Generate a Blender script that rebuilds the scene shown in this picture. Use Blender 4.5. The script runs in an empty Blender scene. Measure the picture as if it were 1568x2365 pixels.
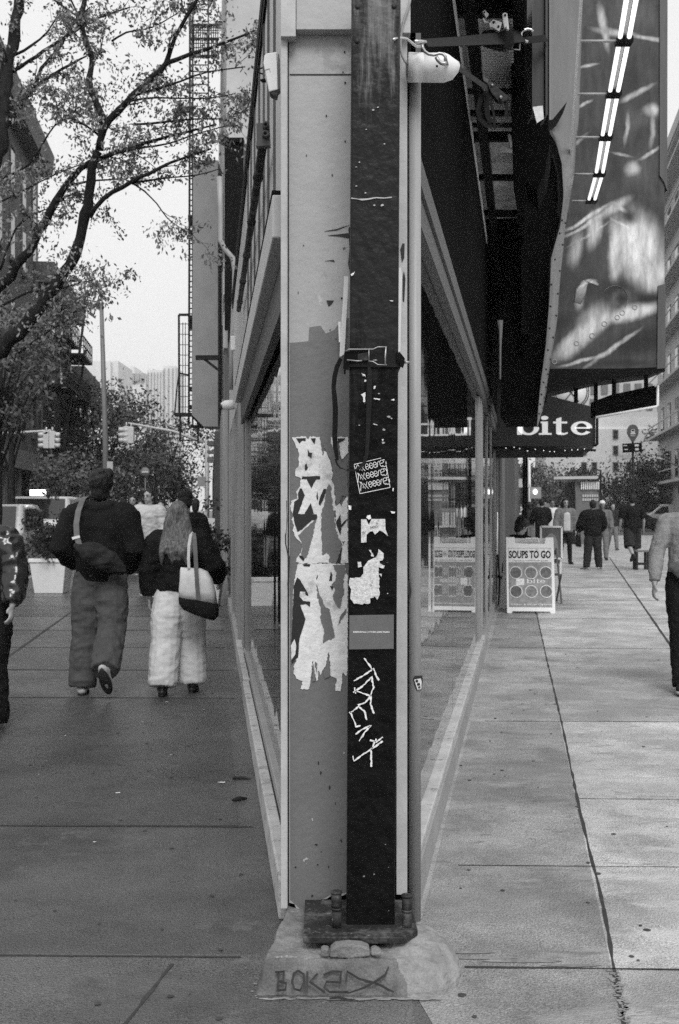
import bpy, bmesh, math, random
from mathutils import Vector, Matrix, noise as mnoise
R = math.radians
random.seed(11)
sc = bpy.context.scene
COL = sc.collection

# ------------------------------------------------------------------ camera
F, HX, HY, H = 2628.0, 784.0, 1175.0, 1.5      # focal length, principal column, horizon row (photo units), eye height (m)
cam = bpy.data.cameras.new("camera")
camo = bpy.data.objects.new("camera", cam)
COL.objects.link(camo)
camo.location = (0, 0, H)
camo.rotation_euler = (R(90), 0, 0)
cam.sensor_fit = 'VERTICAL'
cam.sensor_height = 36
cam.lens = 40
cam.shift_y = -7.5 / 2365
cam.clip_start = 0.05
cam.clip_end = 5000
cam.dof.use_dof = True
cam.dof.focus_distance = 4.1
cam.dof.aperture_fstop = 10
sc.camera = camo

# ------------------------------------------------------------------ sky and sun (overcast)
W = bpy.data.worlds.new("World")
sc.world = W
W.use_nodes = True
nt = W.node_tree
nt.nodes.clear()
sky = nt.nodes.new("ShaderNodeTexSky")
sky.sky_type = 'NISHITA'
sky.sun_disc = False
SUN_EL, SUN_AZ = R(48), R(172)
sky.sun_elevation = SUN_EL
sky.sun_rotation = SUN_AZ
sky.air_density = 2.0
sky.dust_density = 6.0
bw = nt.nodes.new("ShaderNodeRGBToBW")
ma = nt.nodes.new("ShaderNodeMath"); ma.operation = 'MULTIPLY_ADD'
ma.inputs[1].default_value = 0.18      # a little of the sky's own falloff
ma.inputs[2].default_value = 5.0       # even cloud cover
bg = nt.nodes.new("ShaderNodeBackground")
bg.inputs['Strength'].default_value = 0.12
wo = nt.nodes.new("ShaderNodeOutputWorld")
nt.links.new(sky.outputs[0], bw.inputs[0])
nt.links.new(bw.outputs[0], ma.inputs[0])
nt.links.new(ma.outputs[0], bg.inputs['Color'])
nt.links.new(bg.outputs[0], wo.inputs[0])
sl = bpy.data.lights.new("sun", 'SUN')
sl.energy = 1.5
sl.angle = R(24)
so = bpy.data.objects.new("sun", sl)
COL.objects.link(so)
sdir = Vector((math.sin(SUN_AZ) * math.cos(SUN_EL), math.cos(SUN_AZ) * math.cos(SUN_EL), math.sin(SUN_EL)))
so.rotation_euler = (-sdir).to_track_quat('-Z', 'Y').to_euler()
so.location = sdir * 30
vs = sc.view_settings
vs.view_transform = 'Standard'
vs.look = 'None'
vs.exposure = 0.5
vs.gamma = 1.0
vs.use_curve_mapping = False
sc.cycles.use_denoising = False
sc.cycles.sample_clamp_indirect = 1.5
sc.cycles.max_bounces = 6
sc.cycles.transparent_max_bounces = 8

# ------------------------------------------------------------------ helpers
def P(x, y, d):
    return Vector(((x - HX) / F * d, d, H - (y - HY) / F * d))

def PX(x, d):
    return (x - HX) / F * d

def PZ(y, d):
    return H - (y - HY) / F * d

ZOOM = {'1': (0, 0, .41644), '2': (0, 653, .36438), '3': (0, 1061, .36438), '4': (489.7, 0, .3384), '5': (897.8, 0, .42738),
        '6': (1101.9, 857, .29723), '7': (530.5, 734.6, .3904), '8': (530.5, 1469.2, .66161), 'A': (620.3, 979.4, .27607),
        'B': (571.3, 1999.7, .33835), 'C': (718.3, 571.3, .2071), 'E': (897.8, 0, .20821), 'F': (0, 1101.9, .13534),
        'G': (408.1, 734.6, .34503), 'H': (1387.5, 938.6, .14148), 'I': (1142.7, 1126.4, .1874)}

def Zp(k, pts, d):
    x0, y0, s = ZOOM[k]
    return [P(x0 + s * p[0], y0 + s * p[1], d) for p in pts]

def mat(name, v, rough=.65, var=.15, scale=6, bump=0., bscale=60, metal=0., stretch=(1, 1, 1), spec=.4, grain=.0, stain=None, emit=0., bstretch=None, detail=6, coat=0., bdist=.01):
    m = bpy.data.materials.new(name)
    m.use_nodes = True
    t = m.node_tree
    N = t.nodes
    L = t.links
    b = N['Principled BSDF']
    b.inputs['Roughness'].default_value = rough
    b.inputs['Metallic'].default_value = metal
    b.inputs['Specular IOR Level'].default_value = spec
    b.inputs['Coat Weight'].default_value = coat
    tc = N.new('ShaderNodeTexCoord')
    mp = N.new('ShaderNodeMapping')
    mp.inputs['Scale'].default_value = stretch
    L.new(tc.outputs['Object'], mp.inputs[0])
    n = N.new('ShaderNodeTexNoise')
    n.inputs['Scale'].default_value = scale
    n.inputs['Detail'].default_value = detail
    n.inputs['Roughness'].default_value = .65
    L.new(mp.outputs[0], n.inputs['Vector'])
    mr = N.new('ShaderNodeMapRange')
    mr.inputs[1].default_value = .3
    mr.inputs[2].default_value = .7
    mr.inputs[3].default_value = v * (1 - var)
    mr.inputs[4].default_value = v * (1 + var)
    L.new(n.outputs[0], mr.inputs[0])
    out = mr.outputs[0]
    if grain:
        g = N.new('ShaderNodeTexNoise')
        g.inputs['Scale'].default_value = 260
        g.inputs['Detail'].default_value = 3
        L.new(tc.outputs['Object'], g.inputs['Vector'])
        gr = N.new('ShaderNodeMapRange')
        gr.inputs[1].default_value = .25
        gr.inputs[2].default_value = .75
        gr.inputs[3].default_value = 1 - grain
        gr.inputs[4].default_value = 1 + grain
        L.new(g.outputs[0], gr.inputs[0])
        mm = N.new('ShaderNodeMath'); mm.operation = 'MULTIPLY'
        L.new(out, mm.inputs[0]); L.new(gr.outputs[0], mm.inputs[1])
        out = mm.outputs[0]
    for st in (stain or []):      # (scale, threshold, width, target value, stretch)
        s2 = N.new('ShaderNodeTexNoise')
        s2.inputs['Scale'].default_value = st[0]
        s2.inputs['Detail'].default_value = 8
        s2.inputs['Roughness'].default_value = .7
        m2 = N.new('ShaderNodeMapping')
        m2.inputs['Scale'].default_value = st[4] if len(st) > 4 else (1, 1, 1)
        m2.inputs['Location'].default_value = (st[0] * 1.7, st[1] * 9, 3.1)
        L.new(tc.outputs['Object'], m2.inputs[0])
        L.new(m2.outputs[0], s2.inputs['Vector'])
        r2 = N.new('ShaderNodeMapRange')
        r2.inputs[1].default_value = st[1]
        r2.inputs[2].default_value = st[1] + st[2]
        L.new(s2.outputs[0], r2.inputs[0])
        mx = N.new('ShaderNodeMix')
        L.new(r2.outputs[0], mx.inputs[0])
        L.new(out, mx.inputs[2])
        mx.inputs[3].default_value = st[3]
        out = mx.outputs[0]
    cc = N.new('ShaderNodeCombineColor')
    for k in range(3):
        L.new(out, cc.inputs[k])
    L.new(cc.outputs[0], b.inputs['Base Color'])
    if emit:
        L.new(cc.outputs[0], b.inputs['Emission Color'])
        b.inputs['Emission Strength'].default_value = emit
    if bump:
        bn = N.new('ShaderNodeTexNoise')
        bn.inputs['Scale'].default_value = bscale
        bn.inputs['Detail'].default_value = 8
        if bstretch:
            m3 = N.new('ShaderNodeMapping')
            m3.inputs['Scale'].default_value = bstretch
            L.new(tc.outputs['Object'], m3.inputs[0]); L.new(m3.outputs[0], bn.inputs['Vector'])
        else:
            L.new(tc.outputs['Object'], bn.inputs['Vector'])
        bp = N.new('ShaderNodeBump')
        bp.inputs['Strength'].default_value = bump
        bp.inputs['Distance'].default_value = bdist
        L.new(bn.outputs[0], bp.inputs['Height'])
        L.new(bp.outputs[0], b.inputs['Normal'])
    return m

ORG = {}

class MB:
    def __init__(s):
        s.v = []; s.f = []; s.mi = []; s.sm = []; s.cur = 0

    def add(s, vs, fs, smooth=False):
        n = len(s.v)
        s.v += [Vector(p) for p in vs]
        for f in fs:
            s.f.append([i + n for i in f]); s.mi.append(s.cur); s.sm.append(smooth)
        return s

    def hexa(s, p):     # 4 bottom, 4 top
        return s.add(p, [(3, 2, 1, 0), (4, 5, 6, 7), (0, 1, 5, 4), (1, 2, 6, 5), (2, 3, 7, 6), (3, 0, 4, 7)])

    def box(s, x0, x1, y0, y1, z0, z1):
        return s.hexa([(x0, y0, z0), (x1, y0, z0), (x1, y1, z0), (x0, y1, z0), (x0, y0, z1), (x1, y0, z1), (x1, y1, z1), (x0, y1, z1)])

    def obox(s, c, ax, ay, az):     # centre and three half-axis vectors
        c, ax, ay, az = Vector(c), Vector(ax), Vector(ay), Vector(az)
        return s.hexa([c - ax - ay - az, c + ax - ay - az, c + ax + ay - az, c - ax + ay - az, c - ax - ay + az, c + ax - ay + az, c + ax + ay + az, c - ax + ay + az])

    def bar(s, a, b, w, h=None, up=(0, 0, 1)):     # rectangular bar from a to b
        a, b = Vector(a), Vector(b)
        h = h or w
        d = (b - a)
        u = Vector(up)
        if abs(d.normalized().dot(u)) > .98:
            u = Vector((0, 1, 0))
        x = d.cross(u).normalized() * w / 2
        y = x.cross(d).normalized() * h / 2
        return s.obox((a + b) / 2, x, d / 2, y)

    def prism(s, poly, off):
        off = Vector(off)
        n = len(poly)
        top = [Vector(p) + off for p in poly]
        fs = [list(range(n)), list(range(2 * n - 1, n - 1, -1))]
        fs += [(i, i + n, (i + 1) % n + n, (i + 1) % n) for i in range(n)]
        return s.add(list(poly) + top, fs)

    def rings(s, rings, cap=True, smooth=True, closed=True):
        n = len(rings[0])
        vs = [p for r in rings for p in r]
        fs = []
        for k in range(len(rings) - 1):
            for i in range(n if closed else n - 1):
                j = (i + 1) % n
                fs.append((k * n + i, k * n + j, (k + 1) * n + j, (k + 1) * n + i))
        if cap and closed:
            fs.append(list(range(n - 1, -1, -1)))
            fs.append(list(range((len(rings) - 1) * n, len(rings) * n)))
        return s.add(vs, fs, smooth)

    def tube(s, pts, r, n=8, flat=1., up=None, cap=True, smooth=True, round_=False):
        pts = [Vector(p) for p in pts]
        m = len(pts)
        rs = list(r) if hasattr(r, '__len__') else [r] * m
        if round_:
            d0 = (pts[0] - pts[1]).normalized(); d1 = (pts[-1] - pts[-2]).normalized()
            r0, r1 = rs[0], rs[-1]
            pts = [pts[0] + d0 * r0 * .9, pts[0] + d0 * r0 * .6] + pts + [pts[-1] + d1 * r1 * .6, pts[-1] + d1 * r1 * .9]
            rs = [r0 * .35, r0 * .75] + rs + [r1 * .75, r1 * .35]
            m = len(pts)
        rings = []
        ref = Vector(up) if up else None
        prev = None
        for i in range(m):
            t = (pts[min(i + 1, m - 1)] - pts[max(i - 1, 0)])
            t = t.normalized() if t.length > 1e-9 else Vector((0, 0, 1))
            if ref is not None:
                x = ref - t * ref.dot(t)
            elif prev is None:
                a = Vector((0, 0, 1)) if abs(t.z) < .9 else Vector((1, 0, 0))
                x = a.cross(t)
            else:
                x = prev - t * prev.dot(t)
            if x.length < 1e-6:
                x = t.orthogonal()
            x.normalize()
            prev = x
            y = t.cross(x)
            rings.append([pts[i] + x * (rs[i] * math.cos(2 * math.pi * k / n)) + y * (rs[i] * flat * math.sin(2 * math.pi * k / n)) for k in range(n)])
        return s.rings(rings, cap, smooth)

    def lathe(s, prof, c, n=24, axis=(0, 0, 1), smooth=True):
        c = Vector(c)
        a = Vector(axis).normalized()
        x = a.orthogonal().normalized()
        y = a.cross(x)
        rings = [[c + a * z + (x * math.cos(2 * math.pi * k / n) + y * math.sin(2 * math.pi * k / n)) * max(r, 1e-4) for k in range(n)] for r, z in prof]
        return s.rings(rings, True, smooth)

    def ball(s, c, rx, ry=None, rz=None, n=12, m=8, rot=None):
        c = Vector(c)
        ry = rx if ry is None else ry
        rz = rx if rz is None else rz
        rings = []
        for i in range(m + 1):
            a = -math.pi / 2 + math.pi * (i + .0) / m
            a = max(min(a, math.pi / 2 - .05), -math.pi / 2 + .05)
            ring = []
            for k in range(n):
                p = Vector((rx * math.cos(a) * math.cos(2 * math.pi * k / n), ry * math.cos(a) * math.sin(2 * math.pi * k / n), rz * math.sin(a)))
                if rot:
                    p = rot @ p
                ring.append(c + p)
            rings.append(ring)
        return s.rings(rings)

    def ribbon(s, pts, w, th=.002, nrm=(0, -1, 0)):      # flat strip along a polyline
        pts = [Vector(p) for p in pts]
        nv = Vector(nrm).normalized()
        ws = w if hasattr(w, '__len__') else [w] * len(pts)
        rings = []
        for i in range(len(pts)):
            t = pts[min(i + 1, len(pts) - 1)] - pts[max(i - 1, 0)]
            x = t.cross(nv)
            x = x.normalized() * ws[i] / 2 if x.length > 1e-9 else Vector((ws[i] / 2, 0, 0))
            rings.append([pts[i] - x, pts[i] + x, pts[i] + x + nv * th, pts[i] - x + nv * th])
        return s.rings(rings, True, False)

    def mesh(s, name, mats, org):
        me = bpy.data.meshes.new(name)
        me.from_pydata([p - org for p in s.v], [], s.f)
        mats = mats if isinstance(mats, (list, tuple)) else [mats]
        for m in mats:
            me.materials.append(m)
        me.polygons.foreach_set('material_index', s.mi)
        me.polygons.foreach_set('use_smooth', s.sm)
        bm = bmesh.new(); bm.from_mesh(me)
        bmesh.ops.recalc_face_normals(bm, faces=bm.faces[:])
        bm.to_mesh(me); bm.free()
        me.update()
        return me

    def build(s, name, mats, parent=None, bevel=0., label=None, cat=None, group=None, kind=None):
        if parent is not None:
            org = ORG[parent.name]
        else:
            xs = [p.x for p in s.v]; ys = [p.y for p in s.v]; zs = [p.z for p in s.v]
            org = Vector(((min(xs) + max(xs)) / 2, (min(ys) + max(ys)) / 2, min(zs)))
        o = bpy.data.objects.new(name, s.mesh(name, mats, org))
        COL.objects.link(o)
        if parent is not None:
            o.parent = parent
        else:
            o.location = org
        ORG[o.name] = org
        if bevel:
            bv = o.modifiers.new('bevel', 'BEVEL'); bv.width = bevel; bv.segments = 2; bv.limit_method = 'ANGLE'; bv.angle_limit = R(40)
        tag(o, label, cat, group, kind)
        return o

def tag(o, label=None, cat=None, group=None, kind=None):
    if label: o['label'] = label
    if cat: o['category'] = cat
    if group: o['group'] = group
    if kind: o['kind'] = kind
    return o

def thing(name, loc, label, cat, group=None):
    o = bpy.data.objects.new(name, None)
    o.empty_display_size = .1
    COL.objects.link(o)
    o.location = loc
    ORG[o.name] = Vector(loc)
    return tag(o, label, cat, group)

def dup(o, loc, label=None, parent=None):
    c = o.copy()
    COL.objects.link(c)
    if parent is not None:
        c.parent = parent
        if 'category' in c: pass
    else:
        c.location = loc
        if label: c['label'] = label
    for ch in list(o.children):
        dup(ch, None, None, c)
    return c

def text_mesh(mb, body, a, right, up, width, height, th=.002, bold=0.0):
    """letters of the built-in font, fitted into width x height; a = lower left corner"""
    cu = bpy.data.curves.new('text', 'FONT')
    cu.body = body
    cu.offset = bold
    cu.resolution_u = 3
    o = bpy.data.objects.new('text', cu)
    COL.objects.link(o)
    dg = bpy.context.evaluated_depsgraph_get()
    me = bpy.data.meshes.new_from_object(o.evaluated_get(dg))
    xs = [v.co.x for v in me.vertices]; ys = [v.co.y for v in me.vertices]
    x0, x1, y0, y1 = min(xs), max(xs), min(ys), max(ys)
    a, right, up = Vector(a), Vector(right).normalized(), Vector(up).normalized()
    nv = right.cross(up) * th
    vs = [a + right * ((v.co.x - x0) / (x1 - x0) * width) + up * ((v.co.y - y0) / (y1 - y0) * height) + nv for v in me.vertices]
    mb.add(vs, [list(p.vertices) for p in me.polygons])
    bpy.data.objects.remove(o); bpy.data.curves.remove(cu); bpy.data.meshes.remove(me)

# wall frames of the wedge-shaped corner building: d = distance ahead, off = metres out from the wall face
UL = Vector((-.113, 1, 0)).normalized(); NL = Vector((-1, -.113, 0)).normalized()
UR = Vector((.162, 1, 0)).normalized(); NR = Vector((1, -.162, 0)).normalized()
def WL(d, off=0., z=0.): return Vector((.252 - .113 * d, d, z)) + NL * (off - .08)
def WR(d, off=0., z=0.): return Vector((-.392 + .162 * d, d, z)) + NR * (off - .06)
def wbox(mb, w, d0, d1, o0, o1, z0, z1):
    return mb.hexa([w(d0, o0, z0), w(d1, o0, z0), w(d1, o1, z0), w(d0, o1, z0), w(d0, o0, z1), w(d1, o0, z1), w(d1, o1, z1), w(d0, o1, z1)])
def dl(px): return .252 / ((px - HX) / F + .113)       # distance at which the left wall crosses a column of the photo
def dr(px): return .392 / (.162 - (px - HX) / F)
# ------------------------------------------------------------------ materials
M = {}
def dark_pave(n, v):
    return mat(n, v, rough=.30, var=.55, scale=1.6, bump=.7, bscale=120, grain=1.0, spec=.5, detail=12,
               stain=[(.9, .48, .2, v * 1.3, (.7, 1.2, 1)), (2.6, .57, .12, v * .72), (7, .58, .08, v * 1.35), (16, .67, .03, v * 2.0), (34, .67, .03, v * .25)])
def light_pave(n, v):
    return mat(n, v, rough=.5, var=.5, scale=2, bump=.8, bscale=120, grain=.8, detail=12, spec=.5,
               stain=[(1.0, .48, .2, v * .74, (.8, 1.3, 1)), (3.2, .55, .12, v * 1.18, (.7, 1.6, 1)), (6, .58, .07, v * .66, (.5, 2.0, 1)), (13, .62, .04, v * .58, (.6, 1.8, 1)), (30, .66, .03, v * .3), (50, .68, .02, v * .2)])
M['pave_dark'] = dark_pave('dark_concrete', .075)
M['pave_dark_b'] = dark_pave('dark_concrete_older', .060)
M['pave_dark_c'] = dark_pave('dark_concrete_paler', .095)
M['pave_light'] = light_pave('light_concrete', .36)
M['pave_light_b'] = light_pave('light_concrete_older', .28)
M['pave_light_c'] = light_pave('light_concrete_paler', .46)
M['gum'] = mat('trodden_gum', .05, rough=.8, var=.4, scale=30)
M['joint'] = mat('joint_dirt', .035, rough=.9, var=.4, scale=30)
M['kerb'] = mat('kerb_stone', .3, rough=.8, var=.2, bump=.2)
M['asphalt'] = mat('asphalt', .10, rough=.75, var=.3, scale=2, bump=.3, bscale=200, grain=.3)
M['panel'] = mat('grey_painted_panel', .36, rough=.55, var=.09, scale=5, bump=.22, bscale=38, grain=.12,
                 stain=[(9, .68, .03, .2), (2.4, .60, .02, .29), (38, .72, .02, .06), (5, .66, .015, .45)])
M['panel_trim'] = mat('grey_trim', .42, rough=.55, var=.14, scale=9, bump=.12, bscale=50, grain=.12, stain=[(14, .68, .05, .2, (1, 1, .3))])
M['trim_light'] = mat('light_trim', .52, rough=.5, var=.14, scale=6, bump=.08, grain=.1, stretch=(1, 1, .2), stain=[(22, .66, .06, .22)])
M['frame'] = mat('window_frame_metal', .30, rough=.45, var=.16, scale=5, stretch=(4, 4, .3), grain=.1, bump=.05)
M['frame_dark'] = mat('dark_frame_metal', .075, rough=.45, var=.2, scale=5, stretch=(4, 4, .3), grain=.1)
M['cladding'] = mat('grey_metal_cladding', .5, rough=.5, var=.12, scale=3, stretch=(2, 2, .3), grain=.12, bump=.05, stain=[(6, .66, .08, .24, (2, 2, .2))])
M['black'] = mat('black_paint', .005, rough=.6, var=.3, scale=8, spec=.06)
M['fascia'] = mat('black_fascia', .003, rough=.9, var=.4, scale=6, spec=.03)
M['post'] = mat('black_post_paint', .005, rough=.35, var=.5, scale=18, bump=.7, bscale=30, spec=.09,
                stain=[(26, .73, .03, .05), (60, .76, .02, .2)])
def weather_top(m, z0, z1):
    """upper length of the post has lost its paint: greyer streaked steel, broken up by noise"""
    t = m.node_tree; N = t.nodes; L = t.links
    b = N['Principled BSDF']; old = b.inputs['Base Color'].links[0].from_socket
    tc = N.new('ShaderNodeTexCoord'); sx = N.new('ShaderNodeSeparateXYZ'); L.new(tc.outputs['Object'], sx.inputs[0])
    mp = N.new('ShaderNodeMapping'); mp.inputs['Scale'].default_value = (22, 22, 2.2); L.new(tc.outputs['Object'], mp.inputs[0])
    n = N.new('ShaderNodeTexNoise'); n.inputs['Scale'].default_value = 1; n.inputs['Detail'].default_value = 8; n.inputs['Roughness'].default_value = .7; L.new(mp.outputs[0], n.inputs['Vector'])
    ad = N.new('ShaderNodeMath'); ad.operation = 'MULTIPLY_ADD'; ad.inputs[1].default_value = 1.5; L.new(n.outputs[0], ad.inputs[0]); L.new(sx.outputs[2], ad.inputs[2])
    r = N.new('ShaderNodeMapRange'); r.interpolation_type = 'SMOOTHSTEP'; r.inputs[1].default_value = z0 + .75; r.inputs[2].default_value = z1 + .75; L.new(ad.outputs[0], r.inputs[0])
    v = N.new('ShaderNodeMapRange'); v.inputs[1].default_value = .35; v.inputs[2].default_value = .65; v.inputs[3].default_value = .02; v.inputs[4].default_value = .16; L.new(n.outputs[0], v.inputs[0])
    # middle length: thin dull dark grey paint
    r2 = N.new('ShaderNodeMapRange'); r2.inputs[1].default_value = 1.75 + .75; r2.inputs[2].default_value = 1.95 + .75; L.new(ad.outputs[0], r2.inputs[0])
    c1 = N.new('ShaderNodeMix'); c1.data_type = 'RGBA'; L.new(r2.outputs[0], c1.inputs[0]); L.new(old, c1.inputs[6]); c1.inputs[7].default_value = (.019, .019, .019, 1)
    cc = N.new('ShaderNodeCombineColor')
    for k in range(3): L.new(v.outputs[0], cc.inputs[k])
    c2 = N.new('ShaderNodeMix'); c2.data_type = 'RGBA'; L.new(r.outputs[0], c2.inputs[0]); L.new(c1.outputs[2], c2.inputs[6]); L.new(cc.outputs[0], c2.inputs[7])
    L.new(c2.outputs[2], b.inputs['Base Color'])
weather_top(M['post'], 2.75, 3.15)
M['plate'] = mat('worn_dark_steel', .020, rough=.6, var=.5, scale=20, bump=.4, bscale=60, spec=.25, stain=[(9, .50, .12, .10), (22, .6, .06, .2)])
M['sill'] = mat('pale_sill_stone', .46, rough=.6, var=.2, scale=6, bump=.15, bscale=60, grain=.2, stain=[(7, .56, .08, .26), (14, .60, .05, .12), (35, .66, .04, .1)])
M['sill_grey'] = mat('grey_sill_base', .30, rough=.65, var=.15, scale=5, bump=.15, bscale=60, grain=.15)
M['pedestal'] = mat('patched_concrete', .20, rough=.8, var=.3, scale=8, bump=.8, bscale=30, grain=.3, stain=[(10, .55, .1, .3), (22, .66, .05, .07)])
M['mortar'] = mat('pale_mortar', .22, rough=.85, var=.4, scale=9, bump=1.0, bscale=30, stain=[(12, .58, .08, .16), (26, .66, .04, .1)], grain=.25, bstretch=(1, 1, 2.5))
M['white'] = mat('white_plastic', .72, rough=.45, var=.05, scale=5, grain=.05, stain=[(9, .66, .08, .55)])
M['paper'] = mat('white_paper', .68, rough=.8, var=.16, scale=22, bump=.4, bscale=50, grain=.12, stain=[(11, .58, .07, .45), (26, .67, .03, .2)])
M['paper_dirty'] = mat('torn_paper_residue', .55, rough=.9, var=.25, scale=60, bump=.6, bscale=90, grain=.3, stain=[(40, .6, .06, .12)])
M['ink'] = mat('black_ink', .015, rough=.6, var=.2)
M['strap'] = mat('black_webbing', .012, spec=.15, rough=.7, var=.3, scale=40, bump=.3, bscale=250)
M['steel'] = mat('bright_steel', .6, rough=.28, var=.15, scale=20, metal=.9)
M['steel_dull'] = mat('dull_steel', .35, rough=.4, var=.25, scale=20, metal=.7)
M['sticker'] = mat('grey_sticker', .11, rough=.5, var=.1, scale=20, grain=.25)
M['chalk'] = mat('white_paint_marker', .75, rough=.9, var=.2, scale=80, bump=.5, bscale=200)
M['spray'] = mat('dark_spray_paint', .03, rough=.8, var=.3, scale=40)
M['spray_faint'] = mat('faded_spray_paint', .03, rough=.85, var=.4, scale=40, grain=.3)

def glass_mat(name, v, wav, ior):
    m = bpy.data.materials.new(name); m.use_nodes = True
    t = m.node_tree; N = t.nodes; L = t.links
    b = N['Principled BSDF']
    b.inputs['Base Color'].default_value = (v, v, v, 1)
    b.inputs['Roughness'].default_value = .025
    b.inputs['IOR'].default_value = ior
    b.inputs['Specular IOR Level'].default_value = .5
    tc = N.new('ShaderNodeTexCoord'); mp = N.new('ShaderNodeMapping')
    mp.inputs['Scale'].default_value = (1.5, 1.5, .03)
    L.new(tc.outputs['Object'], mp.inputs[0])
    n = N.new('ShaderNodeTexNoise'); n.inputs['Scale'].default_value = 1.6; n.inputs['Detail'].default_value = 1.
    L.new(mp.outputs[0], n.inputs['Vector'])
    bp = N.new('ShaderNodeBump'); bp.inputs['Strength'].default_value = wav; bp.inputs['Distance'].default_value = .012
    L.new(n.outputs[0], bp.inputs['Height']); L.new(bp.outputs[0], b.inputs['Normal'])
    return m
M['glass'] = glass_mat('storefront_glass', .010, .16, 2.6)
M['glass_flat'] = glass_mat('window_glass', .02, .15, 1.6)

# ------------------------------------------------------------------ ground
mb = MB(); mb.box(-600, 600, -60, 900, -.4, -.14)
mb.build('ground', M['asphalt'], kind='structure')

def joint(mb, a, b, w, jag=.15, z=.0035, seg=.25):
    a, b = Vector(a), Vector(b)
    n = max(2, int((b - a).length / seg))
    t = (b - a).normalized(); s = Vector((-t.y, t.x, 0))
    L_, R_ = [], []
    for i in range(n + 1):
        p = a.lerp(b, i / n)
        ww = w * (1 + jag * random.uniform(-1.5, 1.5)) / 2
        off = s * random.uniform(-jag, jag) * w * .4
        L_.append(p + s * ww + off + Vector((0, 0, z))); R_.append(p - s * ww + off + Vector((0, 0, z)))
    vs = L_ + R_
    mb.add(vs, [(i, i + 1, n + 2 + i, n + 1 + i) for i in range(n)])

def gp(x, y):
    d = H * F / (y - HY)
    return Vector((PX(x, d), d, 0))

# left pavement (dark), its joints and flecks
def klx(d): return -3.9 - .113 * d
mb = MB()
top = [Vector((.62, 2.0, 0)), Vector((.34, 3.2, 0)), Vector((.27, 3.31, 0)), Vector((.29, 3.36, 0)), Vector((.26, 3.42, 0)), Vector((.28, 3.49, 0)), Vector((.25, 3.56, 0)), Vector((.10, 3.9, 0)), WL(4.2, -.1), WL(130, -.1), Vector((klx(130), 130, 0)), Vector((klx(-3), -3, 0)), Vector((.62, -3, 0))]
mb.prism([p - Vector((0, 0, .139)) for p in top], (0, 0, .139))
mb.cur = 1
for y in (1548, 1612, 1908, 2207):
    d = H * F / (y - HY)
    joint(mb, (klx(d) + .05, d + .06, 0), (min(.252 - .113 * d, -.28) - .05, d - .02, 0), .014 if y > 1700 else .02)
for k in range(9):
    d = 12.3 + k * 1.75
    joint(mb, (klx(d) + .05, d, 0), (.252 - .113 * d - .1, d, 0), .025)
joint(mb, gp(398, 2228), gp(285, 2372), .011, .3, seg=.06)
joint(mb, Vector((-1.9 - .113 * 12, 10.6, 0)), Vector((-1.9 - .113 * 40, 40, 0)), .03)
mb.cur = 2
for (x, y, w) in [(272, 1832, .05), (218, 1946, .03), (512, 1808, .08), (385, 1622, .04), (330, 1668, .03), (150, 1700, .03), (470, 1640, .04), (90, 1790, .02), (395, 1745, .03)]:
    c = gp(x, y) + Vector((0, 0, .004)); a = random.uniform(0, 3)
    mb.add([c + Vector((math.cos(a + k * 1.257) * w * .4 * random.uniform(.4, 1), math.sin(a + k * 1.257) * w * .4 * random.uniform(.2, .9), 0)) for k in range(5)], [(0, 1, 2, 3, 4)])
random.seed(31)
rows = [2.6, 3.34, 3.82, 5.38, 9.02, 10.57, 12.3, 14.05, 15.8, 17.55, 19.3, 21.05]
for i, (da, db) in enumerate(zip(rows, rows[1:])):
    mb.cur = 3 + (1, 1, 0, 0, 1, 0, 0, 1, 0, 1, 0)[i]
    if i in (0, 1, 5, 7, 3, 8):
        xa = lambda d: klx(d) + .02
        xb = lambda d: (.22 if i < 2 else (-.26 if d < 4.2 else .252 - .113 * d - .12))
        mb.add([(xa(da), da + .05, .0015), (xb(da), da, .0015), (xb(db), db, .0015), (xa(db), db + .05, .0015)], [(0, 1, 2, 3)])
mb.cur = 5
for i in range(70):
    y = random.choice([random.uniform(1650, 2360), random.uniform(1500, 1800)]); c = gp(random.uniform(-40, 640 - .17 * abs(2065 - y) - 40), y) + Vector((0, 0, .0042 + i * .00002)); w = random.uniform(.004, .014)
    mb.add([c + Vector((math.cos(k * .785) * w * random.uniform(.7, 1.1), math.sin(k * .785) * w * random.uniform(.7, 1.1), 0)) for k in range(8)], [tuple(range(8))])
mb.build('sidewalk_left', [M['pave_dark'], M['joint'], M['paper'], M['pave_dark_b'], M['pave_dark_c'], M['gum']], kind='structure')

mb = MB()
top = [WR(4.2, -.1), Vector((.10, 3.9, 0)), Vector((.25, 3.56, 0)), Vector((.28, 3.49, 0)), Vector((.26, 3.42, 0)), Vector((.29, 3.36, 0)), Vector((.27, 3.31, 0)), Vector((.34, 3.2, 0)), Vector((.62, 2.0, 0)), Vector((.62, -3, 0)), Vector((14.5, -3, 0)), Vector((14.5 + .162 * 66, 64, 0)), WR(64, -.1)]
mb.prism([p - Vector((0, 0, .139)) for p in top], (0, 0, .139))
mb.cur = 1
pts = [gp(1240, 1420), gp(1262, 1520), gp(1297, 1668), gp(1338, 1870), gp(1395, 2100), gp(1420, 2250), gp(1442, 2372)]
for a, b in zip(pts, pts[1:]):
    joint(mb, a, b, .012, .35, seg=.12)
rf = pts[0]; joint(mb, rf + Vector((1.62, 13, 0)), rf, .03)
for y in (1497, 1667, 1848, 2003, 2241):
    d = H * F / (y - HY)
    x0 = -.392 + .162 * d + .12 if y not in (1497, 2241) else PX(1075 if y == 2241 else 1150, d)
    if y in (1848,): x0 = PX(1340, d)
    joint(mb, (x0, d + .02, 0), (9, d - .22, 0), .007 if y in (1848, 2003) else .011, .35, seg=.15)
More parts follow.
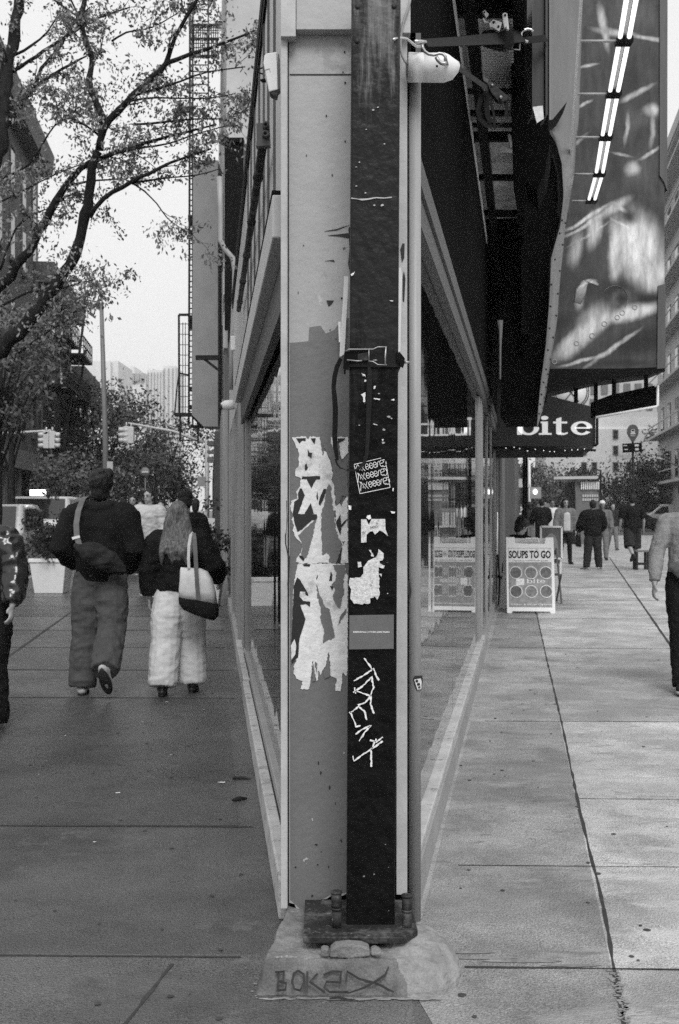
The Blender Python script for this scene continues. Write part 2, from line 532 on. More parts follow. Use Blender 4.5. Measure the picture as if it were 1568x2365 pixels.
for k in range(8):
    d = 15.5 + k * 3.1
    joint(mb, (-.392 + .162 * d + .2, d, 0), (12 + .16 * d, d - .3, 0), .02)
joint(mb, gp(1408, 1288), gp(1560, 1508), .03)
mb.cur = 2
for (x, y, w) in [(1075, 2202, .1), (1120, 2215, .12), (1210, 2222, .14), (1320, 2232, .1)]:
    c = gp(x, y) + Vector((0, 0, .004)); 
    mb.add([c + Vector((math.cos(k * .785) * w * random.uniform(.7, 1.1), math.sin(k * .785) * w * .16 * random.uniform(.5, 1), 0)) for k in range(8)], [list(range(8))])
for i in range(40):
    c = gp(1418 + random.uniform(-12, 10) + i * .75, 2245 + i * 3) + Vector((0, 0, .0045)); w = random.uniform(.006, .02)
    mb.add([c + Vector((math.cos(k * 1.257) * w * random.uniform(.4, 1), math.sin(k * 1.257) * w * random.uniform(.4, 1), 0)) for k in range(5)], [(0, 1, 2, 3, 4)])
random.seed(37)
rows = [2.6, 3.70, 4.76, 5.86, 8.01, 12.24, 15.5, 18.6, 21.7, 24.8, 27.9]
cols = lambda d: [-.392 + .162 * d + .02, PX(1240, 16.1) + (d - 16.1) * (PX(1240, 16.1) - PX(1442, 3.29)) / 12.8, 9]
for i, (da, db) in enumerate(zip(rows, rows[1:])):
    for j in (0, 1):
        q = (i * 2 + j * 3 + (i // 3)) % 3
        q = (q if j else min(q, 1)) if (i or j) else 4
        if j == 1 and q == 1: q = 2
        if q:
            mb.cur = 2 + q
            ca, cb_ = cols(da), cols(db)
            if i == 0: ca[0], cb_[0] = (.40, .20) if j == 0 else (ca[0], cb_[0])
            mb.add([(ca[j], da, .0015), (ca[j + 1], da - .0, .0015), (cb_[j + 1], db, .0015), (cb_[j], db, .0015)], [(0, 1, 2, 3)])
mb.cur = 5
for i in range(60):
    y = random.choice([random.uniform(1500, 2360), random.uniform(1440, 1800)]); c = gp(random.uniform(1000 + max(0, (2000 - y)) * .24, 1568), y) + Vector((0, 0, .0042 + i * .00002)); w = random.uniform(.004, .016)
    mb.add([c + Vector((math.cos(k * .785) * w * random.uniform(.7, 1.1), math.sin(k * .785) * w * random.uniform(.7, 1.1), 0)) for k in range(8)], [tuple(range(8))])
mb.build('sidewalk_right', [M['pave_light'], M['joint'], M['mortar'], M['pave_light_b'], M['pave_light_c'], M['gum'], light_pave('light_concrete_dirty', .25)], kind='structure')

mb = MB()
for d in range(-3, 128, 3):
    mb.hexa([(klx(d), d, -.139), (klx(d) - .16, d, -.139), (klx(d + 2.98) - .16, d + 2.98, -.139), (klx(d + 2.98), d + 2.98, -.139),
             (klx(d), d, .006), (klx(d) - .16, d, .006), (klx(d + 2.98) - .16, d + 2.98, .006), (klx(d + 2.98), d + 2.98, .006)])
mb.build('kerb', M['kerb'], kind='structure')

# ------------------------------------------------------------------ corner building
D1 = 18.8
cb = thing('corner_building', (0, 4.05, 0), 'wedge shaped one storey grey and black shopfront building narrowing to the corner post', 'building')
mb = MB()
core = [WL(4.06, -.05), WL(D1, -.05), WR(D1, -.05), WR(4.06, -.05)]
mb.prism(core, (0, 0, 4.3)); mb.build('wall', M['frame_dark'], cb)
# left flank above the shop window: metal cladding with seams
mb = MB()
wbox(mb, WL, 4.05, D1, -.049, .03, 2.7, 4.28)
mb.cur = 1
for px in (641, 628, 612, 600, 591, 582, 573, 566, 560):
    d = dl(px); wbox(mb, WL, d, d + .015, .031, .042, 2.7, 4.27)
mb.build('cladding', [M['cladding'], M['frame_dark']], cb)
mb = MB(); wbox(mb, WL, 4.05, D1, -.06, .05, 4.28, 4.40); wbox(mb, WL, 4.05, D1, .031, .045, 4.22, 4.279); mb.build('coping', M['black'], cb)
# left header strip and valance
DWL = dl(551)
mb = MB(); wbox(mb, WL, 4.2, DWL + .4, .031, .105, 2.50, 2.66); mb.build('awning_rail', M['trim_light'], cb, bevel=.006)
mb = MB(); wbox(mb, WL, 4.2, DWL + .4, .01, .05, 2.30, 2.499); mb.build('valance', M['frame_dark'], cb)
mb = MB(); wbox(mb, WL, 4.2, DWL + .4, .031, .107, 2.661, 2.675); mb.build('flashing', M['black'], cb)
# left shop window
wf = MB()
wbox(wf, WL, DWL - .1, DWL + .10, -.04, .02, .2, 2.49)
wfo = wf.build('window', M['frame'], cb)
mb = MB(); wbox(mb, WL, DWL + .22, DWL + .62, -.04, .03, .2, 2.49); mb.build('mullion', M['frame'], wfo)
mb = MB(); wbox(mb, WL, 4.12, 4.3, -.04, .03, .2, 2.49); mb.build('mullion', M['frame'], wfo)
mb = MB(); wbox(mb, WL, DWL + .10, DWL + .22, -.045, .02, .2, 2.48); mb.build('gasket', M['black'], wfo)
mb = MB(); wbox(mb, WL, 4.3, DWL - .12, -.045, -.005, .21, 2.3); mb.build('pane', M['glass'], wfo)
# left sill, two steps
mb = MB()
wbox(mb, WL, 4.15, 8.9, .001, .085, .0, .15); wbox(mb, WL, 8.93, DWL + 1.2, .001, .08, .0, .17)
sl_ = mb.build('sill', M['sill'], cb, bevel=.008)
mb = MB(); wbox(mb, WL, 4.15, 8.9, -.03, .03, .156, .21); wbox(mb, WL, 8.93, DWL + .1, -.03, .028, .176, .22); mb.build('inner_sill', M['sill_grey'], sl_, bevel=.006)
mb = MB(); wbox(mb, WL, 4.15, 8.9, -.03, .036, .1505, .1555); wbox(mb, WL, 8.93, DWL + .1, -.03, .034, .1705, .1755); mb.build('groove', M['ink'], sl_)
# left: panels and doors beyond the window
mb = MB()
dd = DWL + .62
k = 0
while dd < D1 - .3:
    w = [.28, .5, .22, .75, .3, 1.1][k % 6]
    o = [.03, .01, .05, .02, .04, .0][k % 6]
    wbox(mb, WL, dd, min(dd + w - .04, D1), -.04, o, 0.02, 2.68); dd += w; k += 1
mb.build('pilaster', M['frame'], cb)
mb = MB(); wbox(mb, WL, DWL + 1.3, D1, -.045, .075, .0, .14); mb.build('plinth', M['sill_grey'], cb)

# right flank: black fascia, header bands, glass, sill
mb = MB(); wbox(mb, WR, 4.04, D1, -.049, .05, 2.84, 4.36); mb.build('fascia', M['fascia'], cb)
mb = MB()
for d0, d1 in ((6.35, 7.1), (7.25, 8.4), (8.62, 9.0), (9.15, 10.0), (10.2, 11.1), (11.3, 12.3)):
    wbox(mb, WR, d0, d1, .0, .056, 4.362, 4.44)
mb.build('coping_edge', M['white'], cb)
mb = MB(); wbox(mb, WR, 4.15, D1, -.04, .06, 2.735, 2.838); wbox(mb, WR, 4.15, D1, -.04, .045, 2.62, 2.73); mb.build('header', M['frame_dark'], cb)
DWR = 11.2
wf = MB()
wbox(wf, WR, 4.1, 4.22, -.04, .02, .2, 2.61)
wbox(wf, WR, DWR, DWR + .16, -.04, .015, .19, 2.61); wbox(wf, WR, DWR + .24, DWR + .6, -.04, .02, .19, 2.61)
wfo = wf.build('window', M['frame'], cb)
mb = MB(); wbox(mb, WR, DWR + .16, DWR + .24, -.045, .01, .2, 2.6); mb.build('gasket', M['black'], wfo)
mb = MB(); wbox(mb, WR, 4.22, 7.28, -.045, -.005, .19, 2.61); wbox(mb, WR, 7.292, DWR, -.045, -.005, .19, 2.61); mb.build('pane', M['glass'], wfo)
mb = MB(); wbox(mb, WR, 4.15, 6.3, -.03, .05, .15, .185); wbox(mb, WR, 6.31, DWR + .6, -.03, .05, .15, .19); mb.build('sill', M['sill'], cb, bevel=.005)
mb = MB(); wbox(mb, WR, 4.15, DWR + 1.2, -.04, .06, 0, .149); mb.build('plinth', M['sill_grey'], cb)
# right door bay beyond the big window
dfo = MB(); wbox(dfo, WR, 12.0, 12.2, -.04, .015, .0, 2.61); dfo = dfo.build('door', M['frame'], cb)
for d0, d1, o in ((13.6, 13.8, .015), (15.4, 15.6, .01), (17.3, 17.6, .015), (18.4, 18.79, .03)):
    df = MB(); wbox(df, WR, d0, d1, -.04, o, .0, 2.61); df.build('jamb', M['frame'], dfo)
mb = MB()
for d0, d1 in ((12.2, 13.6), (13.85, 15.4), (15.7, 17.3), (17.7, 18.4)):
    wbox(mb, WR, d0, d1, -.045, .0, .12, 2.61)
mb.build('pane', M['glass'], dfo)
mb = MB()
for d0, d1 in ((12.2, 13.6), (13.85, 15.4), (15.7, 17.3), (17.7, 18.4)):
    wbox(mb, WR, d0, d1, -.04, .03, .0, .119)
mb.build('kickplate', M['frame'], dfo)
mb = MB(); p = WR(16.3, .02, 1.0)
mb.tube([WR(16.3, .02, .85), WR(16.3, .07, .85), WR(16.3, .07, 1.45), WR(16.3, .02, 1.45)], .015); mb.build('handle', M['steel'], dfo)

# front face of the wedge: grey panel, trims, flashings
DP = 4.0
def px_box(mb, x0, y0, x1, y1, d, th):
    a, b = P(x0, y1, d), P(x1, y0, d)
    return mb.box(a.x, b.x, d, d + th, a.z, b.z)
mb = MB()
poly = [P(x, y, DP) for x, y in [(667, -90), (826, -90), (826, 2062), (800, 2064), (785, 2072), (768, 2066), (755, 2076), (742, 2078), (735, 2088), (722, 2092), (713, 2104), (700, 2108), (692, 2100), (684, 2098), (680, 2088), (668, 2085)]]
mb.prism(poly, (0, .012, 0)); pnl = mb.build('front_panel', M['panel'], cb)
mb = MB(); px_box(mb, 669, 170.5, 812, 173, DP - .0025, .002); px_box(mb, 664.5, 90, 667.5, 2080, DP - .001, .01)
for zx, zy, rr in ((868, 85, 5), (902, 92, 5), (860, 115, 6), (910, 153, 6), (905, 355, 6), (893, 493, 5), (908, 565, 7), (908, 965, 6), (885, 2035, 7), (780, 790, 6)):
    c = Zp('4', [(zx, zy)], DP - .001)[0]
    mb.lathe([(rr * .00045, 0), (rr * .00045, .004)], c, 8, (0, -1, 0))
mb.build('seam', M['ink'], pnl)
mb = MB(); px_box(mb, 648, 80, 664, 2100, DP - .03, .08); mb.build('corner_trim', M['panel_trim'], cb, bevel=.004)
mb = MB(); px_box(mb, 684, -60, 826, 68, DP - .05, .048); mb.build('upper_panel', M['panel'], cb, bevel=.002)
mb = MB(); px_box(mb, 648, -60, 683, 84, DP - .058, .05); mb.build('flashing', M['panel_trim'], cb, bevel=.002); mb = MB(); px_box(mb, 925, -60, 948, 76, DP - .058, .05); mb.build('flashing', M['panel_trim'], cb, bevel=.002)
mb = MB(); px_box(mb, 660, -60, 960, 2150, DP + .02, .05); mb.build('backing_board', M['black'], cb)
mb = MB(); px_box(mb, 916, 76, 940.5, 2066, DP - .02, .04); mb.build('side_strip', M['panel_trim'], cb)
mb = MB(); a = P(958.5, 0, DP)
zz0, zz1 = PZ(2128, DP), PZ(170, DP)
mb.tube([(a.x, DP + .012, zz0), (a.x, DP + .012, zz1)], .0215, 12); mb.box(a.x - .0215, a.x + .021, DP + .013, DP + .1, zz0, zz1)
mb.build('round_post', M['frame'], cb)
mb = MB()
px_box(mb, 949, 76, 972, 169, DP + .02, .05)
mb.build('post_cap', M['frame_dark'], cb)
# cracks, tears and stains of the panel with a shape of their own
mb = MB()
for pl in ([(765, 1578), (850, 1570), (943, 1532), (850, 1562)], [(790, 1605), (850, 1600), (930, 1590), (935, 1625), (870, 1612)], [(770, 1780), (830, 1772), (836, 1786), (800, 1778)], [(780, 2050), (830, 2050), (815, 2075), (795, 2090)], [(930, 1560), (944, 1540), (944, 1880), (928, 1800), (938, 1700)]):
    mb.prism(Zp('4', pl, DP - .003), (0, .002, 0))
for pl in ([(1285, 1700), (1300, 1660), (1315, 1662), (1312, 1760), (1296, 1790), (1290, 1740)], [(1300, 1890), (1310, 1850), (1320, 1900), (1312, 2060), (1302, 2050)]):
    mb.prism(Zp('4', pl, DP - .023), (0, .002, 0))
for pl in ([(148, 640), (154, 640), (152, 780), (146, 900), (136, 930), (138, 1000), (158, 1090), (172, 1120), (170, 1290), (156, 1330), (160, 1350), (172, 1400), (174, 1300), (178, 1110), (162, 1070), (146, 1000), (146, 930), (156, 800)],):
    mb.prism(Zp('A', pl, DP - .0325), (0, .002, 0))
for pl in ([(1160, 1290), (1185, 1340), (1195, 1400), (1185, 1450), (1165, 1420)],):
    mb.prism(Zp('A', pl, DP - .0125), (0, .002, 0))
mb.build('tear', M['ink'], cb)
random.seed(77)
def chips(n, xr, yr, sz, m, dd):
    mb = MB()
    for i in range(n):
        x = random.uniform(*xr); y = random.uniform(*yr); w = random.uniform(*sz); st = random.uniform(.6, 2.2)
        mb.prism([P(x + math.cos(t * .785) * w * random.uniform(.4, 1.2), y + math.sin(t * .785) * w * st * random.uniform(.4, 1.2), dd - i * .00002) for t in range(8)], (0, .001, 0))
    return mb.build('paint_chip', m, pnl)
chips(12, (672, 800), (1750, 2075), (1, 4), M['ink'], DP - .003)
chips(9, (672, 800), (800, 2060), (1, 4.5), M['panel_trim'], DP - .0026)
chips(9, (672, 800), (300, 980), (1, 2.5), M['frame_dark'], DP - .0032)
# newer grey paint patches on the panel: the lower half was repainted darker
M['panel_dark'] = mat('darker_grey_paint', .145, rough=.55, var=.1, scale=5, bump=.25, bscale=38, grain=.12, stain=[(12, .67, .03, .26), (38, .73, .02, .06)])
mb = MB()
mb.prism([P(x, y, DP - .0012) for x, y in [(669, 792), (690, 790), (712, 788), (714, 756), (740, 752), (752, 770), (772, 762), (784, 745), (798, 735), (806, 735), (806, 2060), (760, 2068), (720, 2090), (700, 2104), (690, 2096), (670, 2078)]], (0, .001, 0))
mb.build('repainted_area', M['panel_dark'], cb)

# ------------------------------------------------------------------ pedestal and mortar mound
mb = MB()
NX, NY = 150, 120
def ss(a, b, x):
    t = max(0., min(1., (x - a) / (b - a))); return t * t * (3 - 2 * t)
def ped_h(x, y):
    n = mnoise.noise(Vector((x * 9, y * 9, 0))); n2 = mnoise.noise(Vector((x * 30, y * 30, 5))); n3 = mnoise.noise(Vector((x * 85, y * 85, 9)))
    front = 3.497 + .010 * n + .006 * n2
    A = ss(front, front + .050, y) * ss(-.262 + .012 * n, -.232 + .012 * n, x + (y - 3.5) * -.10) * (1 - ss(.20, .30, x))
    h = .100 * A ** .8
    u = 1 - ((x - .235) / .165) ** 2 - ((y - 3.715) / .235) ** 2
    u += .10 * n + .05 * n2
    if u > 0: h = max(h, .128 * u ** .62)
    if h > .004: h += .006 * n + .005 * n2 + .003 * n3
    return h - .004
idx = {}
for jy in range(NY + 1):
    for ix in range(NX + 1):
        x = -.30 + .74 * ix / NX; y = 3.45 + .57 * jy / NY
        mb.v.append(Vector((x, y, ped_h(x, y))))
for jy in range(NY):
    for ix in range(NX):
        q = [jy * (NX + 1) + ix, jy * (NX + 1) + ix + 1, (jy + 1) * (NX + 1) + ix + 1, (jy + 1) * (NX + 1) + ix]
        if max(mb.v[k].z for k in q) < -.0025: continue
        c = sum((mb.v[k] for k in q), Vector()) / 4
        w = mnoise.noise(Vector((c.x * 12, c.y * 12, 3))) * .03
        mm = 2 if c.x + w > .155 + max(0, 3.6 - c.y) * .5 else (0 if c.y + w * .6 < 3.555 else 1)
        mb.f.append(q); mb.mi.append(mm); mb.sm.append(True)
M['ped_front'] = mat('dirty_cement', .12, rough=.85, var=.4, scale=9, bump=.9, bscale=35, grain=.4, stain=[(8, .55, .1, .2), (20, .62, .06, .045)])
M['ped_top'] = mat('patched_concrete_top', .17, rough=.85, var=.4, scale=9, bump=.9, bscale=40, grain=.4, stain=[(7, .54, .1, .11), (16, .60, .06, .34), (30, .66, .04, .06)])
ped = mb.build('pedestal', [M['ped_front'], M['ped_top'], M['mortar']], label='low rough concrete pedestal with faded scrawled letters under the black post', cat='pedestal')
ORG['pedestal'] = ped.location.copy()
# scrawl on the pedestal's front face
mb = MB()
def face_pt(zx, zy):
    x0, y0, s = ZOOM['B']
    x, y = x0 + s * zx, y0 + s * zy
    t = (y - 2236) / 68.
    d = 3.545 - .052 * t
    return P(x, y, d - .024)
for st in ([(190, 720), (215, 740), (205, 860)], [(195, 725), (250, 720), (245, 780), (215, 790)], [(215, 790), (265, 800), (260, 845), (200, 850)],
           [(345, 715), (385, 740), (388, 800), (360, 850), (320, 840), (305, 790), (318, 735), (345, 715)],
           [(410, 720), (405, 860)], [(480, 735), (425, 790), (530, 865)],
           [(520, 745), (580, 720), (640, 722), (635, 795), (540, 790), (525, 830), (560, 860), (690, 862)],
           [(675, 790), (680, 720), (760, 770), (850, 795)]):
    mb.ribbon([face_pt(*p) for p in st], .007, .002)
mb.build('scrawl', M['spray_faint'], ped)
mb = MB()
for st in ([(965, 690), (940, 745), (880, 785), (800, 830), (690, 868)], [(800, 790), (860, 796), (920, 820), (960, 845), (1000, 860)], [(560, 905), (620, 895), (740, 930), (900, 935)]):
    mb.ribbon([face_pt(*p) for p in st], [.004] + [.007] * (len(st) - 2) + [.003], .002)
mb.build('crack', M['spray'], ped)
mb = MB()
for k in range(26):
    x = 612 + k * 16 + random.uniform(-5, 5)
    q = gp(x, 2309 + (k * .1) + random.uniform(-2, 2)); 
    mb.add([q + Vector((math.cos(t * 1.05) * .025 * random.uniform(.6, 1.2), math.sin(t * 1.05) * .007 * random.uniform(.5, 1.3), .004 + .0001 * k)) for t in range(6)], [tuple(range(6))])
for k in range(7):
    q = gp(592 + random.uniform(-10, 14), 2305 - k * 5 + random.uniform(-3, 3)); w = random.uniform(.004, .009)
    mb.add([q + Vector((math.cos(t * 1.05) * w * random.uniform(.6, 1.2), math.sin(t * 1.05) * w * random.uniform(.5, 1.3), .004 + .0001 * k)) for t in range(6)], [tuple(range(6))])
mb.build('mortar_edge', M['mortar'], ped)

# ------------------------------------------------------------------ steel post
d0 = 3.72
post = thing('steel_post', (PX(856, d0), d0 + .08, .1), 'black weathered square steel post with white marker scrawl at the sharp corner', 'post')
def post_x(y): return 812 - 12 * y / 2150, 925 - 13 * y / 2150
mb = MB()
ys = [-60 + i * (2170 + 60) / 90 for i in range(91)]
def seg(ya, yb, cur):
    rings = []
    yy = [y for y in ys if ya <= y <= yb]
    for y in yy:
        l, r = post_x(y)
        ring = []
        for k in range(9):
            ring.append(P(l + (r - l) * k / 8, y, d0) + Vector((0, mnoise.noise(Vector((k * .9, y * .03, 0))) * .0025, 0)))
        a, b = P(r, y, d0), P(l, y, d0)
        ring += [Vector((a.x, d0 + .16, a.z)), Vector((b.x, d0 + .16, b.z))]
        rings.append(ring)
    mb.cur = cur
    mb.rings(rings, True, False)
seg(-100, 2200, 0)
post_body = mb.build('column', M['post'], post, bevel=.006)
mb = MB()
for x, y in ((826, 15), (910, 14), (825, 94)):
    mb.lathe([(.0085, 0), (.0085, .002)], P(x, y, d0 - .0005), 14, (0, -1, 0))
mb.build('bolt_hole', M['ink'], post)
mb = MB()
mb.prism([P(x, y, d0 - .003) for x, y in [(811, 456), (828, 459), (850, 458), (868, 455), (888, 456), (905, 454), (905, 457), (886, 458.5), (868, 457.5), (852, 461), (836, 463), (824, 460), (811, 459)]], (0, .004, 0))
for i in range(26):
    x = random.uniform(818, 912); y = random.choice([random.uniform(180, 480), random.uniform(860, 1040), random.uniform(1900, 2120)])
    w = random.uniform(1, 4)
    mb.prism([P(x + math.cos(t * 1.05) * w * random.uniform(.5, 1.6), y + math.sin(t * 1.05) * w * random.uniform(.3, 1), d0 - .0035) for t in range(6)], (0, .002, 0))
mb.build('paint_chip', M['steel_dull'], post)
mb = MB()
plate_poly = [P(701, 2196, 3.60), P(905, 2190, 3.60), P(967, 2168, 3.64)]
mb.prism([Vector((PX(700, 3.62), 3.615, .118)), Vector((PX(930, 3.62), 3.61, .118)), Vector((PX(966, 3.65), 3.68, .118)), Vector((.245, 3.96, .118)), Vector((-.12, 3.96, .118))], (0, 0, .022))
mb.build('base_plate', M['plate'], post, bevel=.003)
for x, y0_, y1_ in ((777, 2058, 2142), (940, 2066, 2142)):
    mb = MB(); q = P(x, y1_, 3.70)
    zt_ = PZ(y0_, 3.70)
    mb.tube([(q.x, 3.70, .135), (q.x, 3.70, .135 + (zt_ - .135) * .5)], .0155, 14)
    mb.tube([(q.x, 3.70, .136 + (zt_ - .135) * .5), (q.x, 3.70, .136 + (zt_ - .135) * .56)], .0185, 14)
    mb.tube([(q.x, 3.70, .135 + (zt_ - .135) * .57), (q.x, 3.70, zt_ - .006)], .0170, 14)
    mb.lathe([(.0195, 0), (.0195, .005), (.012, .008)], (q.x, 3.70, zt_ - .006), 14)
    mb.build('anchor_bolt', M['plate'], post)
# handle-like cast lump lying in front of the plate
mb = MB()
mb.prism(Zp('B', [(562, 628), (566, 575), (600, 548), (690, 538), (780, 545), (832, 566), (838, 622), (700, 636)], 3.545), (0, .045, 0))
mb.prism(Zp('B', [(498, 624), (500, 572), (520, 562), (556, 566), (558, 626)], 3.55), (0, .03, 0))
mb.prism(Zp('B', [(842, 618), (842, 572), (870, 560), (900, 576), (918, 592), (914, 618)], 3.55), (0, .03, 0))
mb.build('iron_bar', M['ped_top'], label='short pale pitted bar with two knobbed ends lying before the base plate of the post', cat='bar', bevel=.006)
# ------------------------------------------------------------------ torn posters on the front panel
DPo = DP - .004
random.seed(5)
def ragged(poly, amp):
    out = []
    n = len(poly)
    for i in range(n):
        a, b = poly[i], poly[(i + 1) % n]
        m = max(1, int(math.hypot(a[0] - b[0], a[1] - b[1]) / 14))
        for j in range(m):
            t = j / m
            out.append((a[0] + (b[0] - a[0]) * t + random.uniform(-amp, amp), a[1] + (b[1] - a[1]) * t + random.uniform(-amp, amp)))
    return out
def decal(name, k, polys, d, m, parent=None, th=.0012, rag=0, **kw):
    mb = MB()
    for i, pl in enumerate(polys):
        mb.prism(Zp(k, ragged(pl, rag) if rag else pl, d - i * .0001), (0, th, 0))
    return mb.build(name, m, parent, **kw)

po = decal('torn_poster', 'A', [
    [(196, 108), (315, 104), (330, 130), (345, 104), (428, 106), (432, 150), (445, 200), (452, 270), (465, 222), (488, 235), (512, 300), (528, 350), (538, 410), (528, 470), (545, 490), (556, 620), (560, 690), (545, 740), (575, 900), (610, 975), (625, 1000), (600, 1090), (585, 1160), (285, 1166), (225, 1155), (232, 1125), (255, 1100), (275, 1060), (285, 1030), (262, 985), (232, 960), (205, 890), (210, 850), (190, 800), (205, 770), (182, 700), (190, 640), (240, 620), (235, 560), (262, 520), (270, 450), (220, 428), (222, 380), (255, 350), (252, 240), (230, 180)],
    [(520, 112), (664, 108), (664, 240), (640, 262), (610, 310), (600, 250), (590, 160), (570, 120), (540, 200), (522, 170)],
    [(660, 590), (664, 1160), (560, 1160), (590, 1080), (620, 1020), (640, 980), (600, 980), (560, 860), (560, 690), (590, 660), (610, 690), (640, 620)]], DPo, M['paper'], rag=5,
    label='upper torn white poster with a black letter X on the grey panel', cat='poster')
decal('printed_letter', 'A', [
    [(230, 118), (312, 118), (308, 142), (280, 138), (256, 162)], [(352, 120), (392, 118), (386, 168), (362, 140)], [(326, 210), (342, 238), (364, 240), (358, 288), (328, 262)],
    [(304, 340), (316, 330), (328, 366), (318, 388), (302, 384)], [(280, 438), (432, 434), (430, 460), (396, 462), (358, 536), (318, 460), (276, 460)],
    [(262, 536), (278, 540), (302, 596), (246, 752), (404, 755), (408, 772), (400, 800), (362, 802), (280, 880), (240, 900), (216, 820), (202, 740), (212, 690), (214, 650), (250, 625), (246, 580)],
    [(352, 660), (378, 752), (300, 752)], [(462, 540), (486, 545), (462, 620), (430, 684), (418, 670), (430, 610)], [(398, 600), (408, 560), (414, 620), (408, 640)],
    [(574, 120), (640, 118), (632, 132), (582, 162)], [(562, 820), (600, 756), (606, 840), (660, 790), (640, 830), (610, 860), (600, 930), (580, 880)], [(604, 1045), (616, 1030), (602, 1162), (566, 1162)],
    [(252, 1098), (282, 1104), (300, 1130), (290, 1146), (264, 1120)]], DPo - .0015, M['ink'], po, rag=1.5)
decal('torn_hole', 'A', [
    [(448, 172), (520, 160), (545, 215), (580, 180), (600, 300), (610, 320), (660, 300), (660, 600), (620, 600), (600, 640), (575, 680), (555, 600), (550, 510), (530, 480), (540, 420), (530, 330), (490, 240)],
    [(398, 800), (382, 880), (352, 1000), (322, 1110), (300, 1130), (272, 1090), (288, 1028), (262, 965), (250, 930), (300, 880), (352, 830)],
    [(506, 500), (524, 520), (530, 640), (552, 780), (560, 880), (590, 960), (620, 1000), (598, 1060), (570, 1160), (505, 1155), (510, 1090), (480, 1075), (448, 1100), (446, 1000), (438, 880), (442, 740), (470, 640), (478, 560)]],
    DPo - .0022, M['panel_dark'], po, rag=6)
po = decal('torn_poster', 'A', [
    [(258, 1168), (640, 1168), (642, 1230), (662, 1270), (660, 2000), (650, 2110), (622, 2080), (612, 2150), (604, 2235), (556, 2232), (566, 2150), (565, 2125), (516, 2108), (512, 1990), (508, 1930), (500, 1905), (496, 1990), (470, 2040), (448, 2060), (436, 2100), (412, 2060), (410, 2140), (400, 2155), (375, 2040), (360, 2010), (362, 2090), (348, 2150), (338, 2220), (268, 2218), (285, 2150), (230, 2130), (210, 2090), (212, 2030), (236, 1975), (185, 2010), (190, 1840), (215, 1795), (200, 1720), (205, 1400), (218, 1300), (240, 1180)]],
    DPo, M['paper'], rag=5, label='lower torn white poster with ragged bottom fringe and black strip on its left', cat='poster')
decal('printed_letter', 'A', [
    [(238, 1280), (262, 1300), (302, 1370), (324, 1410), (335, 1440), (310, 1430), (305, 1400), (262, 1398), (258, 1440), (290, 1480), (348, 1486), (345, 1530), (318, 1506), (262, 1512), (285, 1570), (308, 1630), (290, 1700), (262, 1780), (255, 1830), (246, 1950), (190, 2010), (192, 1970), (222, 1930), (232, 1850), (215, 1790), (190, 1830), (205, 1500), (212, 1350)],
    [(285, 1172), (350, 1172), (340, 1192), (296, 1190)], [(398, 1290), (410, 1260), (412, 1280), (402, 1300)], [(520, 1230), (534, 1262), (530, 1310), (506, 1312)], [(512, 1355), (545, 1358), (530, 1390)], [(545, 1420), (565, 1410), (556, 1460), (540, 1450)]],
    DPo - .0015, M['ink'], po, rag=1.5)
decal('torn_hole', 'A', [
    [(400, 1340), (425, 1420), (450, 1470), (470, 1520), (512, 1550), (520, 1610), (552, 1785), (520, 1800), (455, 1828), (462, 1720), (432, 1640), (440, 1560), (410, 1450)],
    [(540, 1180), (640, 1175), (640, 1260), (628, 1300), (630, 1400), (600, 1540), (580, 1530), (545, 1470), (540, 1440), (555, 1380), (520, 1340), (560, 1310), (565, 1240)],
    [(655, 1540), (640, 1590), (580, 1680), (600, 1600)], [(500, 1910), (512, 1990), (514, 2105), (470, 2130), (455, 2080), (478, 2030)], [(368, 1980), (376, 2040), (398, 2150), (362, 2150)], [(388, 1985), (402, 2010), (402, 2080), (394, 2060)]],
    DPo - .0022, M['panel_dark'], po, rag=6)
# white edging strip tucked beside the post
mb = MB(); mb.prism(Zp('C', [(368, 322), (414, 322), (405, 600), (392, 800), (383, 1000), (372, 1190), (318, 1222), (324, 1060), (340, 800), (355, 600)], DP - .06), (0, .012, 0))
mb.prism(Zp('C', [(302, 828), (332, 828), (326, 1058), (310, 1058)], DP - .05), (0, .01, 0))
mb.build('white_batten', M['white'], label='narrow white batten wedged along the left edge of the black post above the strap', cat='batten')
mb = MB(); mb.prism(Zp('C', [(972, 225), (1004, 225), (1018, 330), (1008, 600), (1002, 900), (998, 1160), (964, 1165), (966, 900), (972, 500)], DP - .06), (0, .012, 0))
mb.build('white_batten', M['white'], label='thin white batten running along the right edge of the black post', cat='batten')

# ------------------------------------------------------------------ stickers and marker scrawl on the post
ds_ = d0 - .0065
st = decal('sticker', 'A', [[(676, 1600), (1048, 1594), (1046, 1880), (674, 1885)]], ds_, M['sticker'], label='large plain grey sticker with one line of tiny white lettering on the post', cat='sticker')
mb = MB()
a = Zp('A', [(1014, 1733)], ds_ - .0008)[0]
text_mesh(mb, "WE'RE NOT REALLY STRANGERS", a, (-1, 0, 0), (0, 0, -1), Zp('A', [(1014, 0)], ds_)[0].x - Zp('A', [(706, 0)], ds_)[0].x, .0052, 0., .03)
mb.build('lettering', M['paper'], st)
st = decal('sticker', 'A', [[(774, 796), (816, 796), (838, 842), (862, 794), (975, 794), (978, 880), (1000, 940), (960, 905), (930, 890), (890, 925), (870, 895), (848, 900), (820, 925), (818, 990), (774, 992)]], ds_, M['paper_dirty'],
           label='small torn pale sticker with broken lettering below the boxed white scrawl', cat='sticker')
mb = MB()
text_mesh(mb, "NOO", Zp('A', [(850, 876)], ds_ - .0008)[0], (1, 0, .1), (0, 0, 1), .024, .009, 0., .02)
text_mesh(mb, "EV", Zp('A', [(786, 922)], ds_ - .0008)[0], (1, 0, 0), (0, 0, 1), .010, .009, 0., .02)
mb.build('lettering', M['sticker'], st)
random.seed(5)
